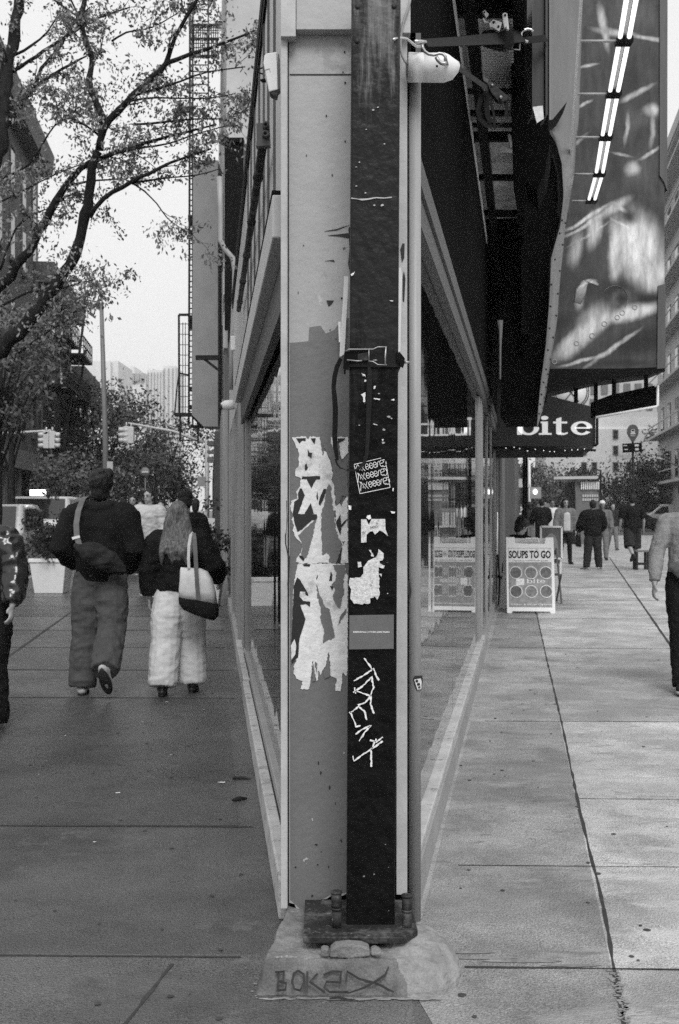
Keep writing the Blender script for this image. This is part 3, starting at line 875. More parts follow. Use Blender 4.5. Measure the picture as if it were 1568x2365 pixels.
def ragged(poly, amp):
    out = []
    n = len(poly)
    for i in range(n):
        a, b = poly[i], poly[(i + 1) % n]
        m = max(1, int(math.hypot(a[0] - b[0], a[1] - b[1]) / 16))
        for j in range(m):
            t = j / m
            out.append((a[0] + (b[0] - a[0]) * t + random.uniform(-amp, amp), a[1] + (b[1] - a[1]) * t + random.uniform(-amp, amp)))
    return out
decal('sticker_residue', 'A', [ragged(p, 6) for p in (
    [(680, 1284), (770, 1282), (800, 1240), (790, 1200), (850, 1130), (900, 1110), (920, 1050), (968, 1080), (955, 1140), (925, 1150), (925, 1290), (930, 1420), (915, 1475), (890, 1445), (850, 1460), (850, 1500), (780, 1505), (720, 1500), (680, 1465), (690, 1400), (670, 1330)],
    [(740, 1150), (775, 1150), (778, 1190), (750, 1195)], [(925, 1250), (950, 1250), (945, 1275)], [(840, 1050), (855, 1050), (880, 1110), (860, 1100)], [(930, 1170), (970, 1185), (960, 1205), (925, 1200)], [(980, 1155), (1005, 1160), (1000, 1168)])], ds_, M['paper_dirty'],
    label='ragged scraped pale sticker residue above the large grey sticker', cat='sticker')
decal('paint_fleck', 'A', [ragged(p, 3) for p in ([(1020, 730), (1060, 735), (1055, 750), (1030, 748)], [(990, 1415), (1002, 1412), (1000, 1425)], [(668, 680), (694, 682), (690, 720), (670, 715)], [(1036, 535), (1046, 535), (1044, 565), (1036, 560)], [(945, 130), (962, 126), (955, 144)], [(826, 765), (850, 762), (858, 790), (838, 800), (820, 785)])], ds_, M['chalk'], post)
decal('paint_fleck', 'C', [ragged(p, 3) for p in ([(552, 1640), (606, 1615), (604, 1720), (585, 1725), (580, 1670)], [(595, 1475), (615, 1475), (612, 1500), (594, 1500)], [(700, 1680), (775, 1690), (760, 1700), (700, 1690)], [(700, 1545), (724, 1542), (712, 1580), (696, 1575)], [(890, 1700), (930, 1685), (925, 1712)], [(560, 1400), (600, 1420), (612, 1445), (580, 1425)], [(440, 300), (490, 270), (470, 310), (450, 320)], [(870, 590), (920, 595), (900, 605)], [(690, 1965), (740, 1975), (740, 1982), (700, 1974)], [(790, 2140), (810, 2138), (800, 2160)])], ds_, M['chalk'], post)
# boxed scrawl: three rows reading Neere
mb = MB()
def st_(pts, w=.0022, k='A'):
    mb.ribbon(Zp(k, pts, ds_), w * .85, .001)
for pl in ([(714, 338), (770, 325), (940, 284)], [(970, 300), (978, 310), (1016, 530)], [(1016, 530), (764, 582)], [(764, 582), (716, 344)]):
    st_(pl)
def curl(cx, cy, rx, ry, a0, a1, n=12, rot=-.22):
    pts = []
    for i in range(n + 1):
        a = R(a0 + (a1 - a0) * i / n)
        x, y = rx * math.cos(a), ry * math.sin(a)
        pts.append((cx + x * math.cos(rot) - y * math.sin(rot), cy + x * math.sin(rot) + y * math.cos(rot)))
    return pts
for row, (bx, by) in enumerate(((742, 372), (748, 446), (770, 520))):
    tr = lambda x, y: (bx + x, by + y - x * .22)
    st_([tr(0, 40), tr(4, -20), tr(-8, -40)] if row else [tr(-15, 0), tr(0, -30)])
    st_([tr(2, -35), tr(42, 30), tr(52, -28)]); st_([tr(20, 20), tr(26, -20), tr(66, 34)])
    for i, cx in enumerate((82, 116, 148)):
        st_(curl(*tr(cx, 2), 14, 24, -5, -310)); st_([tr(cx - 13, 3), tr(cx + 14, -1)]); st_([tr(cx + 8, 22), tr(cx + 20, 8)])
    st_([tr(168, 24), tr(170, -16), tr(182, -22)]); st_(curl(*tr(206, 2), 18, 28, -5, -310)); st_([tr(188, 2), tr(224, -4)]); st_(curl(*tr(222, 4), 20, 30, -120, 150))
mb.build('scrawl', M['chalk'], post)
# long shaky scrawl lower down
mb = MB()
def shaky(pts, w=.0055):
    q = Zp('8', pts, ds_)
    out = []
    for a, b in zip(q, q[1:]):
        n = max(2, int((b - a).length / .006))
        for i in range(n):
            out.append(a.lerp(b, i / n) + Vector((random.uniform(-.0012, .0012), 0, random.uniform(-.0012, .0012))))
    out.append(q[-1])
    mb.ribbon(out, [w * random.uniform(.45, 1.25) for _ in out], .0012)
for pl in ([(468, 76), (482, 92), (498, 118)], [(432, 156), (465, 138), (504, 112)], [(504, 116), (512, 138), (521, 154)], [(430, 196), (462, 176), (496, 142), (502, 178), (492, 208), (440, 190)], [(436, 178), (440, 200)],
           [(448, 242), (472, 232), (494, 206), (492, 240), (504, 270)], [(418, 268), (450, 246), (470, 262), (478, 292)], [(422, 266), (432, 290), (440, 316), (456, 312)], [(438, 342), (462, 326), (494, 310), (470, 336), (452, 366)],
           [(430, 418), (434, 436), (470, 410), (510, 384), (534, 366)], [(490, 362), (512, 370), (534, 352)], [(512, 358), (494, 396), (494, 456)]):
    shaky(pl)
mb.build('scrawl', M['chalk'], post)
# small silver tag sticker on the round post
st = decal('sticker', 'A', [[(1208, 2130), (1225, 2108), (1285, 2104), (1290, 2150), (1280, 2225), (1240, 2230), (1222, 2190)]], DP - .012, M['ink'], label='little black and white tag sticker peeling off the right hand window post', cat='sticker')
decal('print', 'A', [[(1218, 2138), (1272, 2128), (1280, 2150), (1278, 2218), (1245, 2222)]], DP - .0135, M['paper'], st)
decal('print', 'A', [curl(1240, 2150, 12, 12, 0, 330), [(1240, 2170), (1265, 2165), (1268, 2185), (1246, 2190)], [(1250, 2198), (1270, 2192), (1270, 2208), (1254, 2212)]], DP - .015, M['ink'], st)

# ------------------------------------------------------------------ ratchet strap round the post
rs = thing('ratchet_strap', P(860, 828, 3.70), 'black ratchet strap buckled round the post with two loose tails', 'strap')
mb = MB()
z0, z1 = PZ(852, 3.71), PZ(812, 3.71)
xl, xr = PX(799, 3.7), PX(921, 3.7)
mb.box(xl, xr, d0 - .010, d0 - .005, z0 + .006, z1 - .004)
mb.box(xl - .006, xl, d0 - .008, d0 + .17, z0 + .004, z1 - .002); mb.box(xr, xr + .006, d0 - .008, d0 + .17, z0 + .004, z1 - .002)
mb.build('band', M['strap'], rs)
mb = MB()
mb.prism(Zp('C', [(362, 1250), (372, 1190), (385, 1160), (640, 1140), (640, 1255), (430, 1268), (420, 1370), (358, 1350)], 3.70), (0, .008, 0)); mb.build('pad', M['black'], rs); mb = MB()
mb.prism(Zp('C', [(950, 1165), (1000, 1180), (1046, 1235), (1042, 1290), (1028, 1342), (1000, 1330), (985, 1280), (950, 1255)], 3.70), (0, .008, 0))
mb.build('pad', M['black'], rs)
mb = MB()
wire = lambda pts, r=.0019: mb.tube(Zp('C', pts, 3.692), r, 6)
wire([(385, 1160), (420, 1136), (690, 1136), (745, 1110), (845, 1110)]); wire([(835, 1110), (828, 1210), (826, 1310)], .0028); wire([(845, 1310), (745, 1308), (690, 1272), (640, 1268)]); wire([(645, 1140), (645, 1262)])
wire([(400, 1255), (520, 1268), (570, 1262)], .0024); wire([(695, 1258), (738, 1258)], .002)
mb.build('wire_frame', M['steel_dull'], rs)
mb = MB()
mb.prism(Zp('C', [(520, 1190), (640, 1165), (636, 1255), (600, 1262), (520, 1250)], 3.698), (0, .006, 0))
mb.build('ratchet', M['plate'], rs)
mb = MB(); mb.tube(Zp('C', [(1030, 1284), (1100, 1280)], 3.715), .0042, 10); mb.build('bolt', M['steel_dull'], rs)
mb = MB()
pts = Zp('C', [(330, 1240), (290, 1330), (262, 1440), (250, 1560), (262, 1680), (270, 1800), (268, 1950), (262, 2100), (270, 2230), (290, 2365)], 3.86)
pts += Zp('A', [(560, 300), (575, 340), (600, 368), (640, 380)], 3.80)
mb.ribbon(pts, [.012, .016, .016, .015, .017, .018, .018, .017, .016, .012, .008, .006, .004, .002], .0025, (.25, -1, 0))
mb.build('tail', M['strap'], rs)
mb = MB()
pts = Zp('C', [(632, 1270), (655, 1380), (652, 1500), (648, 1640), (645, 1780), (640, 1920), (634, 2080)], d0 - .014)
pts += Zp('A', [(820, 260), (800, 320), (770, 360), (720, 388), (650, 384)], d0 - .014)
mb.ribbon(pts, [.003, .013, .0175, .0175, .0165, .015, .014, .012, .010, .008, .007, .006], .0025)
mb.build('tail', M['strap'], rs)

# ------------------------------------------------------------------ sensor, cameras, conduit
se = thing('motion_sensor', P(628, 215, 4.55), 'white wedge shaped outdoor sensor box beside the left of the grey panel', 'sensor')
mb = MB()
dd = 4.5
mb.prism(Zp('4', [(356, 378), (372, 362), (440, 352), (445, 440), (448, 610), (388, 625), (366, 500), (350, 430)], dd), (0, .06, 0)); mb.build('housing', M['white'], se, bevel=.004)
mb = MB(); mb.prism(Zp('4', [(449, 365), (458, 370), (462, 600), (449, 611)], dd + .004), (0, .06, 0)); mb.build('mounting_plate', M['frame_dark'], se)
mb = MB(); mb.prism(Zp('4', [(390, 627), (450, 612), (440, 655), (402, 640)], dd + .005), (0, .05, 0)); mb.build('lens', M['plate'], se)
mb = MB(); mb.ribbon(Zp('4', [(358, 480), (392, 468), (396, 490)], dd - .001), .0012, .001); mb.build('seam_line', M['plate'], se)
mb = MB(); mb.tube(Zp('4', [(345, 462), (320, 470), (310, 490), (330, 500), (348, 505)], dd + .04), .003, 6); mb.prism(Zp('4', [(328, 540), (362, 535), (368, 550), (340, 552)], dd + .02), (0, .02, 0)); mb.build('cable', M['black'], se)

bc = thing('security_camera', P(1000, 190, 4.2), 'white bullet security camera pointing right under the hooked straps', 'camera')
def tube_px(mb, pts, d, prof, n=24):
    q = [P(x, y, d) for x, y in pts]
    mb.tube(q, [r / F * d for r in prof], n)
dd = 3.93
mb = MB(); tube_px(mb, [(943, 155.5), (975, 155.8), (975.5, 155.8), (977, 156), (1025, 156.4), (1040, 155), (1052, 151), (1060, 147)], dd, [33, 33, 31.8, 32.6, 33, 28, 17, 6]); mb.build('housing', M['white'], bc)
mb = MB(); tube_px(mb, [(1050, 149), (1062, 146)], dd, [14, 3]); mb.build('lens', M['ink'], bc)
mb = MB(); mb.lathe([(.004, 0), (.004, .003)], P(1009, 153, dd - .053), 10, (0, -1, 0)); mb.build('screw', M['ink'], bc)
mb = MB(); q = P(955, 156, dd + .04); mb.bar(q, q + Vector((.0, .1, 0)), .05); mb.build('mount', M['frame_dark'], bc)

mb = MB(); mb.tube(Zp('E', [(245, -60), (230, 40), (200, 130), (165, 230), (140, 360), (130, 470), (135, 560), (150, 620), (180, 680), (212, 720)], 3.93), .0042, 8)
mb.build('cable', M['frame'], label='grey flexible cable running down to the white bullet camera', cat='cable')

fh = thing('flood_fixture', P(606, 345, 5.4), 'dark twin nozzle fixture with a long conduit along the left cladding', 'light fixture')
mb = MB(); q = P(600, 308, 5.45)
mb.prism(Zp('4', [(302, 842), (345, 838), (365, 850), (390, 850), (396, 990), (300, 998), (304, 950)], 5.4), (0, .05, 0)); mb.build('box', M['frame_dark'], fh)
for zx, zy in ((368, 857), (365, 918)):
    mb = MB(); c = Zp('4', [(zx, zy)], 5.385)[0]
    rr = 24 * .3384 / F * 5.4
    rings = []
    mb.lathe([(rr * .55, -.02), (rr, -.015), (rr, .015), (rr * .75, .02), (rr * .45, .016), (rr * .4, .0)], c, 18, (0, -1, 0)); mb.build('nozzle', M['plate'], fh)
mb = MB()
a, b = P(606, 340, 5.45), P(551, 716, 10.6)
mb.tube([a, a.lerp(b, .5), b], .022, 10)
for t in (.1, .3, .5, .7, .9):
    q = a.lerp(b, t); mb.tube([q, q + (b - a).normalized() * .05], .028, 10)
mb.build('conduit', M['plate'], fh)
mb = MB()
mb.tube(Zp('1', [(1215, 980), (1222, 1150), (1220, 1330), (1245, 1380), (1290, 1430), (1302, 1500), (1298, 1700), (1290, 1960)], 15.5), .035, 8)
mb.tube([P(541, 690, 15.5), P(536, 800, 15.5), P(532, 900, 15.5)], .035, 8)
mb.build('downpipe', M['frame'], label='pale thin downpipe with an offset bend on the far left cladding', cat='pipe')
dc = thing('dome_camera', P(520, 945, 14), 'small white camera with dark eye on the left wall beyond the window', 'camera')
mb = MB(); tube_px(mb, [(540, 934), (524, 936), (512, 939)], 14, [11, 12, 9], 14); mb.build('housing', M['white'], dc)
mb = MB(); tube_px(mb, [(513, 939), (508, 940)], 13.98, [7, 5], 12); mb.build('lens', M['ink'], dc)
mb = MB(); q = P(538, 792, 14.2); mb.box(q.x - .03, q.x + .03, q.y, q.y + .1, q.z - .09, q.z + .09); mb.build('junction_box', M['white'], label='small white junction box at the end of the left conduit', cat='junction box', bevel=.008)

# ------------------------------------------------------------------ hooks, ratchets and the sign structure on the right flank
sb = thing('sign_support', P(1250, 320, 7.2), 'dark steel channel hanging on the right beside the torn banner', 'steel channel')
mb = MB()
a = P(1228, 330, 7.2); mb.box(PX(1229, 7.2), PX(1232, 7.2), 7.2, 7.4, PZ(262, 7.2), 5.2); mb.box(PX(1233, 7.2), PX(1259, 7.2), 7.24, 7.4, PZ(250, 7.2), 5.2); mb.box(PX(1260, 7.2), PX(1265, 7.2), 7.2, 7.4, PZ(265, 7.2), 5.2)
mb.build('channel', mat('dark_channel_paint', .04, rough=.5, var=.3, scale=6, stretch=(3, 3, .3), spec=.3), sb)
mb = MB(); mb.prism(Zp('5', [(778, 578), (832, 570), (838, 640), (800, 664)], 7.18), (0, .01, 0)); mb.build('paper_scrap', M['paper'], sb)

hs = thing('hook_strap', P(1100, 100, 5.0), 'upper dark strap with wire hooks stretched from post to sign channel', 'strap')
def depth_line(pts, d_a, d_b, k='E'):
    n = len(pts); x0, y0, s = ZOOM[k]
    xa, xb = pts[0][0], pts[-1][0]
    return [P(x0 + s * p[0], y0 + s * p[1], d_a + (d_b - d_a) * (p[0] - xa) / (xb - xa)) for p in pts]
mb = MB()
mb.tube(depth_line([(50, 440), (80, 425), (140, 418), (200, 430), (250, 470), (300, 510), (350, 515)], 3.70, 3.86), .0045, 8)
mb.tube(depth_line([(285, 462), (350, 458), (410, 466)], 3.86, 3.9), .006, 8)
mb.build('hook', M['steel'], hs)
mb = MB()
mb.tube([P(897.8 + .20821 * x, .20821 * y, 7.0) for x, y in ((1340, 540), (1450, 552), (1448, 340))], .006, 8)
mb.tube([P(897.8 + .20821 * x, .20821 * y, 7.0) for x, y in ((1545, 465), (1500, 450), (1470, 410), (1465, 370), (1490, 335), (1540, 322), (1580, 330), (1600, 350))], .009, 8)
mb.build('hook', M['steel'], hs)
mb = MB()
a_ = depth_line([(400, 480), (800, 458), (1200, 430), (1480, 400)], 3.9, 7.0); mb.ribbon(a_, [.035, .05, .075, .085], .004, (.2, -1, 0))
b_ = [P(1204, 95, 7.0), P(1262, 88, 7.18)]; mb.ribbon(b_, .045, .004)
mb.build('webbing', M['strap'], hs)
mb = MB()
for pl in ([(1020, 370), (1060, 325), (1180, 320), (1230, 350), (1300, 320), (1400, 345), (1400, 480), (1300, 540), (1200, 520), (1060, 480)],):
    mb.prism([P(897.8 + .20821 * x, .20821 * y, 6.3) for x, y in pl], (0, .06, 0))
mb.build('ratchet', M['strap'], hs, bevel=.01)
mb = MB()
for pl in ([(1040, 130), (1065, 112), (1110, 155), (1080, 190)], [(1040, 205), (1055, 195), (1075, 235), (1100, 240), (1110, 250), (1060, 250)], [(1115, 255), (1160, 215), (1255, 250), (1240, 310), (1225, 345), (1150, 300), (1120, 300)], [(1262, 150), (1290, 138), (1315, 150), (1325, 230), (1335, 325), (1310, 320), (1305, 290), (1285, 310), (1270, 240)]):
    mb.prism([P(897.8 + .20821 * x, .20821 * y, 6.25) for x, y in pl], (0, .02, 0))
mb.build('buckle_plate', M['white'], hs)
mb = MB()
for zx, zy, r_ in ((1062, 138, 9), (1165, 246, 15), (1218, 295, 13), (1292, 170, 13)):
    mb.lathe([(r_ * .20821 / F * 6.24, 0), (r_ * .20821 / F * 6.24, .004)], P(897.8 + .20821 * zx, .20821 * zy, 6.248), 10, (0, -1, 0))
mb.build('rivet', M['ink'], hs)

hs2 = thing('hook_strap', P(1090, 200, 5.0), 'lower dark strap running down from the wire hook to a dangling ratchet', 'strap')
mb = MB()
mb.tube(depth_line([(370, 492), (375, 530), (400, 570), (440, 600), (500, 610), (560, 592), (600, 598), (630, 630), (625, 670)], 3.84, 3.84), .0055, 8)
mb.tube(depth_line([(525, 632), (545, 665), (580, 700), (615, 708), (640, 690)], 3.84, 3.84), .007, 8)
mb.build('hook', M['steel_dull'], hs2)
mb = MB(); mb.ribbon(depth_line([(635, 675), (800, 775), (950, 880), (1100, 990)], 3.84, 5.4), [.022, .026, .028, .03], .004, (.2, -1, -.2)); mb.build('webbing', M['strap'], hs2)
mb = MB(); mb.prism([P(897.8 + .20821 * x, .20821 * y, 5.4) for x, y in ((1085, 920), (1130, 900), (1200, 960), (1320, 1060), (1310, 1110), (1260, 1130), (1200, 1110), (1140, 1030))], (0, .04, 0))
mb.prism([P(897.8 + .20821 * x, .20821 * y, 5.41) for x, y in ((1018, 735), (1035, 732), (1065, 860), (1110, 880), (1100, 930), (1050, 900))], (0, .02, 0)); mb.build('ratchet', M['plate'], hs2, bevel=.006)
mb = MB()
for zx, zy, r_ in ((1145, 945, 14), (1240, 1080, 20), (1060, 985, 26)):
    mb.lathe([(r_ * .20821 / F * 5.4, 0), (r_ * .20821 / F * 5.4, .006)], P(897.8 + .20821 * zx, .20821 * zy, 5.395), 10, (0, -1, 0))
mb.build('rivet', M['steel_dull'], hs2)
mb = MB()
for pl, w in (([(1090, 1020), (1020, 1100), (990, 1220), (1010, 1320), (1080, 1390), (1150, 1405)], .022), ([(1110, 1030), (1085, 1140), (1095, 1280), (1130, 1360)], .024), ([(1150, 1060), (1130, 1150), (1165, 1260), (1175, 1440)], .012), ([(1310, 1090), (1355, 1150), (1340, 1260), (1280, 1360), (1190, 1400)], .005), ([(1290, 1110), (1310, 1200), (1300, 1290)], .016)):
    mb.ribbon([P(897.8 + .20821 * x, .20821 * y, 5.42 + i * .004) for i, (x, y) in enumerate(pl)], w, .003)
mb.build('tail', M['strap'], hs2)

# canopy outriggers above the fascia
cn = thing('canopy_frame', (1.2, 9, 4.46), 'black steel outrigger frame standing out above the right shopfront', 'steel frame')
for y0_, y1_ in ((2, 38), (86, 102), (207, 214), (257, 266), (286, 292), (306, 326), (404, 416), (486, 500), (541, 580), (620, 640), (690, 700)):
    zc = 4.49; yc = (y0_ + y1_) / 2
    d = (zc - H) * F / (HY - yc)
    h_ = (y1_ - y0_) / F * d
    mb = MB(); p0 = Vector((-.392 + .162 * d - .1, d, zc)); p1 = Vector((-.392 + .162 * d + .36, d - .0, zc))
    mb.bar(p0, p1, .06, h_); mb.build('outrigger', M['black'], cn)
mb = MB()
for off in (.07, .36):
    a = Vector((-.392 + .162 * 5 + off, 5, 4.50)); b = Vector((-.392 + .162 * 15 + off, 15, 4.50)); mb.bar(a, b, .07, .12)
mb.build('rail', M['black'], cn)
mb = MB()
for i in range(92):
    d = 5.2 + i * .045
    x0 = -.392 + .162 * d; z = 4.58
    mb.hexa([(x0 + .1, d, z), (x0 + .34, d, z), (x0 + .34, d + .012, z), (x0 + .1, d + .012, z), (x0 + .1, d, z + .03), (x0 + .34, d, z + .03), (x0 + .34, d + .03, z + .03), (x0 + .1, d + .03, z + .03)])
mb.build('louvre', M['white'], cn)
mb = MB(); mb.hexa([(-.392 + .162 * 4.6 - .3, 4.6, 4.66), (-.392 + .162 * 4.6 + .40, 4.6, 4.66), (-.392 + .162 * 12.4 + .37, 12.4, 4.66), (-.392 + .162 * 12.4 - .3, 12.4, 4.66), (-.392 + .162 * 4.6 - .3, 4.6, 4.7), (-.392 + .162 * 4.6 + .40, 4.6, 4.7), (-.392 + .162 * 12.4 + .37, 12.4, 4.7), (-.392 + .162 * 12.4 - .3, 12.4, 4.7)])
so__ = MB(); so__.hexa([WR(12.41, -.3, 4.60), WR(12.41, .5, 4.60), WR(18.7, .5, 4.60), WR(18.7, -.3, 4.60), WR(12.41, -.3, 4.7), WR(12.41, .5, 4.7), WR(18.7, .5, 4.7), WR(18.7, -.3, 4.7)]); so__.hexa([WR(12.41, .42, 3.4), WR(12.41, .5, 3.4), WR(18.7, .5, 3.4), WR(18.7, .42, 3.4), WR(12.41, .42, 4.599), WR(12.41, .5, 4.599), WR(18.7, .5, 4.599), WR(18.7, .42, 4.599)]); so__.build('soffit', M['fascia'], cn)
mb.build('roof_sheet', mat('weathered_sheet', .5, rough=.6, var=.4, scale=5, bump=.3), cn)
mb = MB()
for zx, zy, w_, d in ((1340, 1550, 12, 8.9),):
    mb.prism([P(897.8 + .20821 * x, .20821 * y, d) for x, y in ((1320, 1500), (1340, 1482), (1355, 1500), (1375, 1620), (1350, 1630), (1335, 1560))], (0, .02, 0))
    mb.prism([P(897.8 + .20821 * x, .20821 * y, d) for x, y in ((1220, 1660), (1270, 1610), (1330, 1650), (1390, 1660), (1385, 1690), (1220, 1678))], (0, .02, 0))
    mb.prism([P(897.8 + .20821 * x, .20821 * y, d) for x, y in ((1135, 1625), (1180, 1630), (1178, 1700), (1145, 1690))], (0, .02, 0))
mb.build('clamp', M['cladding'], cn)

# ------------------------------------------------------------------ torn black hoarding and banner edge
hb = thing('black_hoarding', (2.3, 12, 2.6), 'tall black hoarding sheet hanging between the wall and the blade sign', 'hoarding')
HD = 12.6
def hp(pts, d): return [P(x, y, d) for x, y in pts]
mb = MB()
mb.prism(hp([(1178, -60), (1266, -60), (1266, 285), (1276, 340), (1296, 375), (1298, 450), (1290, 520), (1268, 600), (1266, 720), (1258, 800), (1250, 900), (1244, 962), (1156, 962), (1158, 800), (1170, 600), (1176, 400), (1172, 250)], HD), (.3, 1.6, 0)); mb.build('sheet', M['fascia'], hb)
mb = MB(); mb.prism(hp([(1184, -60), (1266, -60), (1266, 285), (1270, 330), (1258, 400), (1240, 440), (1215, 420), (1186, 436), (1180, 250)], 7.9), (.1, .5, 0))
mb.build('sheet', M['fascia'], hb)
mb = MB()
mb.prism(hp([(1268, 292), (1258, 300), (1245, 285), (1262, 278), (1276, 276), (1310, 234), (1300, 262), (1285, 290), (1262, 306)], HD - .3), (0, .02, 0))
mb.build('flap', M['black'], hb)
pts = [(1262, 305), (1272, 330), (1284, 360), (1294, 400), (1297, 450), (1292, 500)]
mb = MB(); mb.ribbon(hp(pts, HD - .1), [.05, .12, .1, .09, .1, .04], .01, (.5, -1, .3)); mb.build('fold', mat('creased_black_vinyl', .02, rough=.3, var=.4, scale=8, bump=.6, bscale=7), hb)

bn = thing('banner', P(1270, 960, 12.4), 'grey torn vinyl banner seen edge on hanging down to the shop awning', 'banner')
mb = MB()
le = [(1266, -60), (1266, 280), (1284, 320), (1299, 375), (1301, 450), (1294, 520), (1271, 600), (1268, 700), (1262, 790), (1250, 880), (1245, 940), (1240, 985)]
re = [(1346, -60), (1336, 280), (1331, 330), (1327, 400), (1314, 480), (1306, 520), (1294, 640), (1286, 740), (1270, 840), (1262, 900), (1254, 945), (1243, 985)]
rings = []
NB = 70
def interp(pl, t):
    f = t * (len(pl) - 1); i = min(int(f), len(pl) - 2); f -= i
    return (pl[i][0] + (pl[i + 1][0] - pl[i][0]) * f, pl[i][1] + (pl[i + 1][1] - pl[i][1]) * f)
for i in range(NB + 1):
    t = i / NB
    a, b = interp(le, t), interp(re, t)
    da = 12.3; 
    pa, pb = P(a[0], a[1], da), P(b[0], b[1], da + .35)
    rows = []
    for j in range(7):
        u = j / 6
        w = math.sin(u * 5 + t * 9) * .03 + math.sin(t * 30 + u * 3) * .012
        rows.append(pa.lerp(pb, u) + Vector((0, w, 0)))
    rings.append(rows + [p + Vector((0, .012, 0)) for p in reversed(rows)])
mb.rings(rings); mb.build('vinyl', mat('grey_vinyl', .15, rough=.35, var=.15, scale=3, stretch=(3, 3, .5), spec=.5), bn)
mb = MB()
for i in range(24):
    t = .42 + i / 24 * .55
    b = interp(re, t); a = interp(le, t)
    u = .88 if i % 2 else .12
    q = P(a[0] + (b[0] - a[0]) * u, b[1] + (0 if i % 2 else 4), 12.3 + .35 * u - .06)
    mb.ball(q, .012, .006, .012, 6, 4)
mb.build('eyelet', M['ink'], bn)

# ------------------------------------------------------------------ blade sign with printed picture
BD = 14.6
bl = thing('blade_sign', (PX(1395, BD), BD, PZ(850, BD)), 'tall glossy blade sign with a blurred food picture and bright tubes before it', 'sign')
def blob_mat(name, base, blobs, rough=.25):
    """printed picture: soft printed patches of light and dark on the vinyl (position in photo units on the sign face)"""
    m = bpy.data.materials.new(name); m.use_nodes = True
    t = m.node_tree; N = t.nodes; L = t.links
    b = N['Principled BSDF']; b.inputs['Roughness'].default_value = rough; b.inputs['Specular IOR Level'].default_value = .35
    tc = N.new('ShaderNodeTexCoord')
    nz = N.new('ShaderNodeTexNoise'); nz.inputs['Scale'].default_value = 2.4; nz.inputs['Detail'].default_value = 9; nz.inputs['Roughness'].default_value = .6
    L.new(tc.outputs['Object'], nz.inputs['Vector'])
    mm = N.new('ShaderNodeMapRange'); mm.inputs[1].default_value = .3; mm.inputs[2].default_value = .7; mm.inputs[3].default_value = base * .7; mm.inputs[4].default_value = base * 1.3
    L.new(nz.outputs[0], mm.inputs[0])
    out = mm.outputs[0]
    dn = N.new('ShaderNodeVectorMath'); dn.operation = 'MULTIPLY_ADD'
    L.new(nz.outputs['Color'], dn.inputs[0]); dn.inputs[1].default_value = (.13, 0, .13); L.new(tc.outputs['Object'], dn.inputs[2])
    org = Vector((PX(1395, BD), BD, PZ(850, BD)))
    for (x, y, rx, ry, val, rot) in blobs:
        c = P(x, y, BD) - org + Vector((.065, 0, .065))
        mp = N.new('ShaderNodeMapping'); mp.vector_type = 'TEXTURE'
        mp.inputs['Location'].default_value = c
        mp.inputs['Rotation'].default_value = (0, R(rot), 0)
        mp.inputs['Scale'].default_value = (rx / F * BD, 1000, ry / F * BD)
        L.new(dn.outputs[0], mp.inputs[0])
        g = N.new('ShaderNodeTexGradient'); g.gradient_type = 'SPHERICAL'
        L.new(mp.outputs[0], g.inputs[0])
        sm = N.new('ShaderNodeMapRange'); sm.interpolation_type = 'SMOOTHSTEP'; sm.inputs[2].default_value = .85
        L.new(g.outputs['Fac'], sm.inputs[0])
        mx = N.new('ShaderNodeMix'); L.new(sm.outputs[0], mx.inputs[0]); L.new(out, mx.inputs[2]); mx.inputs[3].default_value = val
        out = mx.outputs[0]
    wv = N.new('ShaderNodeTexNoise'); wv.inputs['Scale'].default_value = 1.0; wv.inputs['Detail'].default_value = 10; wv.inputs['Roughness'].default_value = .62
    wm = N.new('ShaderNodeMapping'); wm.inputs['Scale'].default_value = (9, 1, 2.2); wm.inputs['Rotation'].default_value = (0, R(24), 0); L.new(tc.outputs['Object'], wm.inputs[0]); L.new(wm.outputs[0], wv.inputs['Vector'])
    wr = N.new('ShaderNodeMapRange'); wr.inputs[1].default_value = .36; wr.inputs[2].default_value = .64; wr.inputs[3].default_value = .62; wr.inputs[4].default_value = 1.38; L.new(wv.outputs[0], wr.inputs[0])
    wx = N.new('ShaderNodeMath'); wx.operation = 'MULTIPLY'; L.new(out, wx.inputs[0]); L.new(wr.outputs[0], wx.inputs[1]); out = wx.outputs[0]
    cc = N.new('ShaderNodeCombineColor')
    for k in range(3): L.new(out, cc.inputs[k])
    L.new(cc.outputs[0], b.inputs['Base Color'])
    bn_ = N.new('ShaderNodeBump'); bn_.inputs['Strength'].default_value = .25; bn_.inputs['Distance'].default_value = .03
    L.new(nz.outputs[0], bn_.inputs['Height']); L.new(bn_.outputs[0], b.inputs['Normal'])
    return m
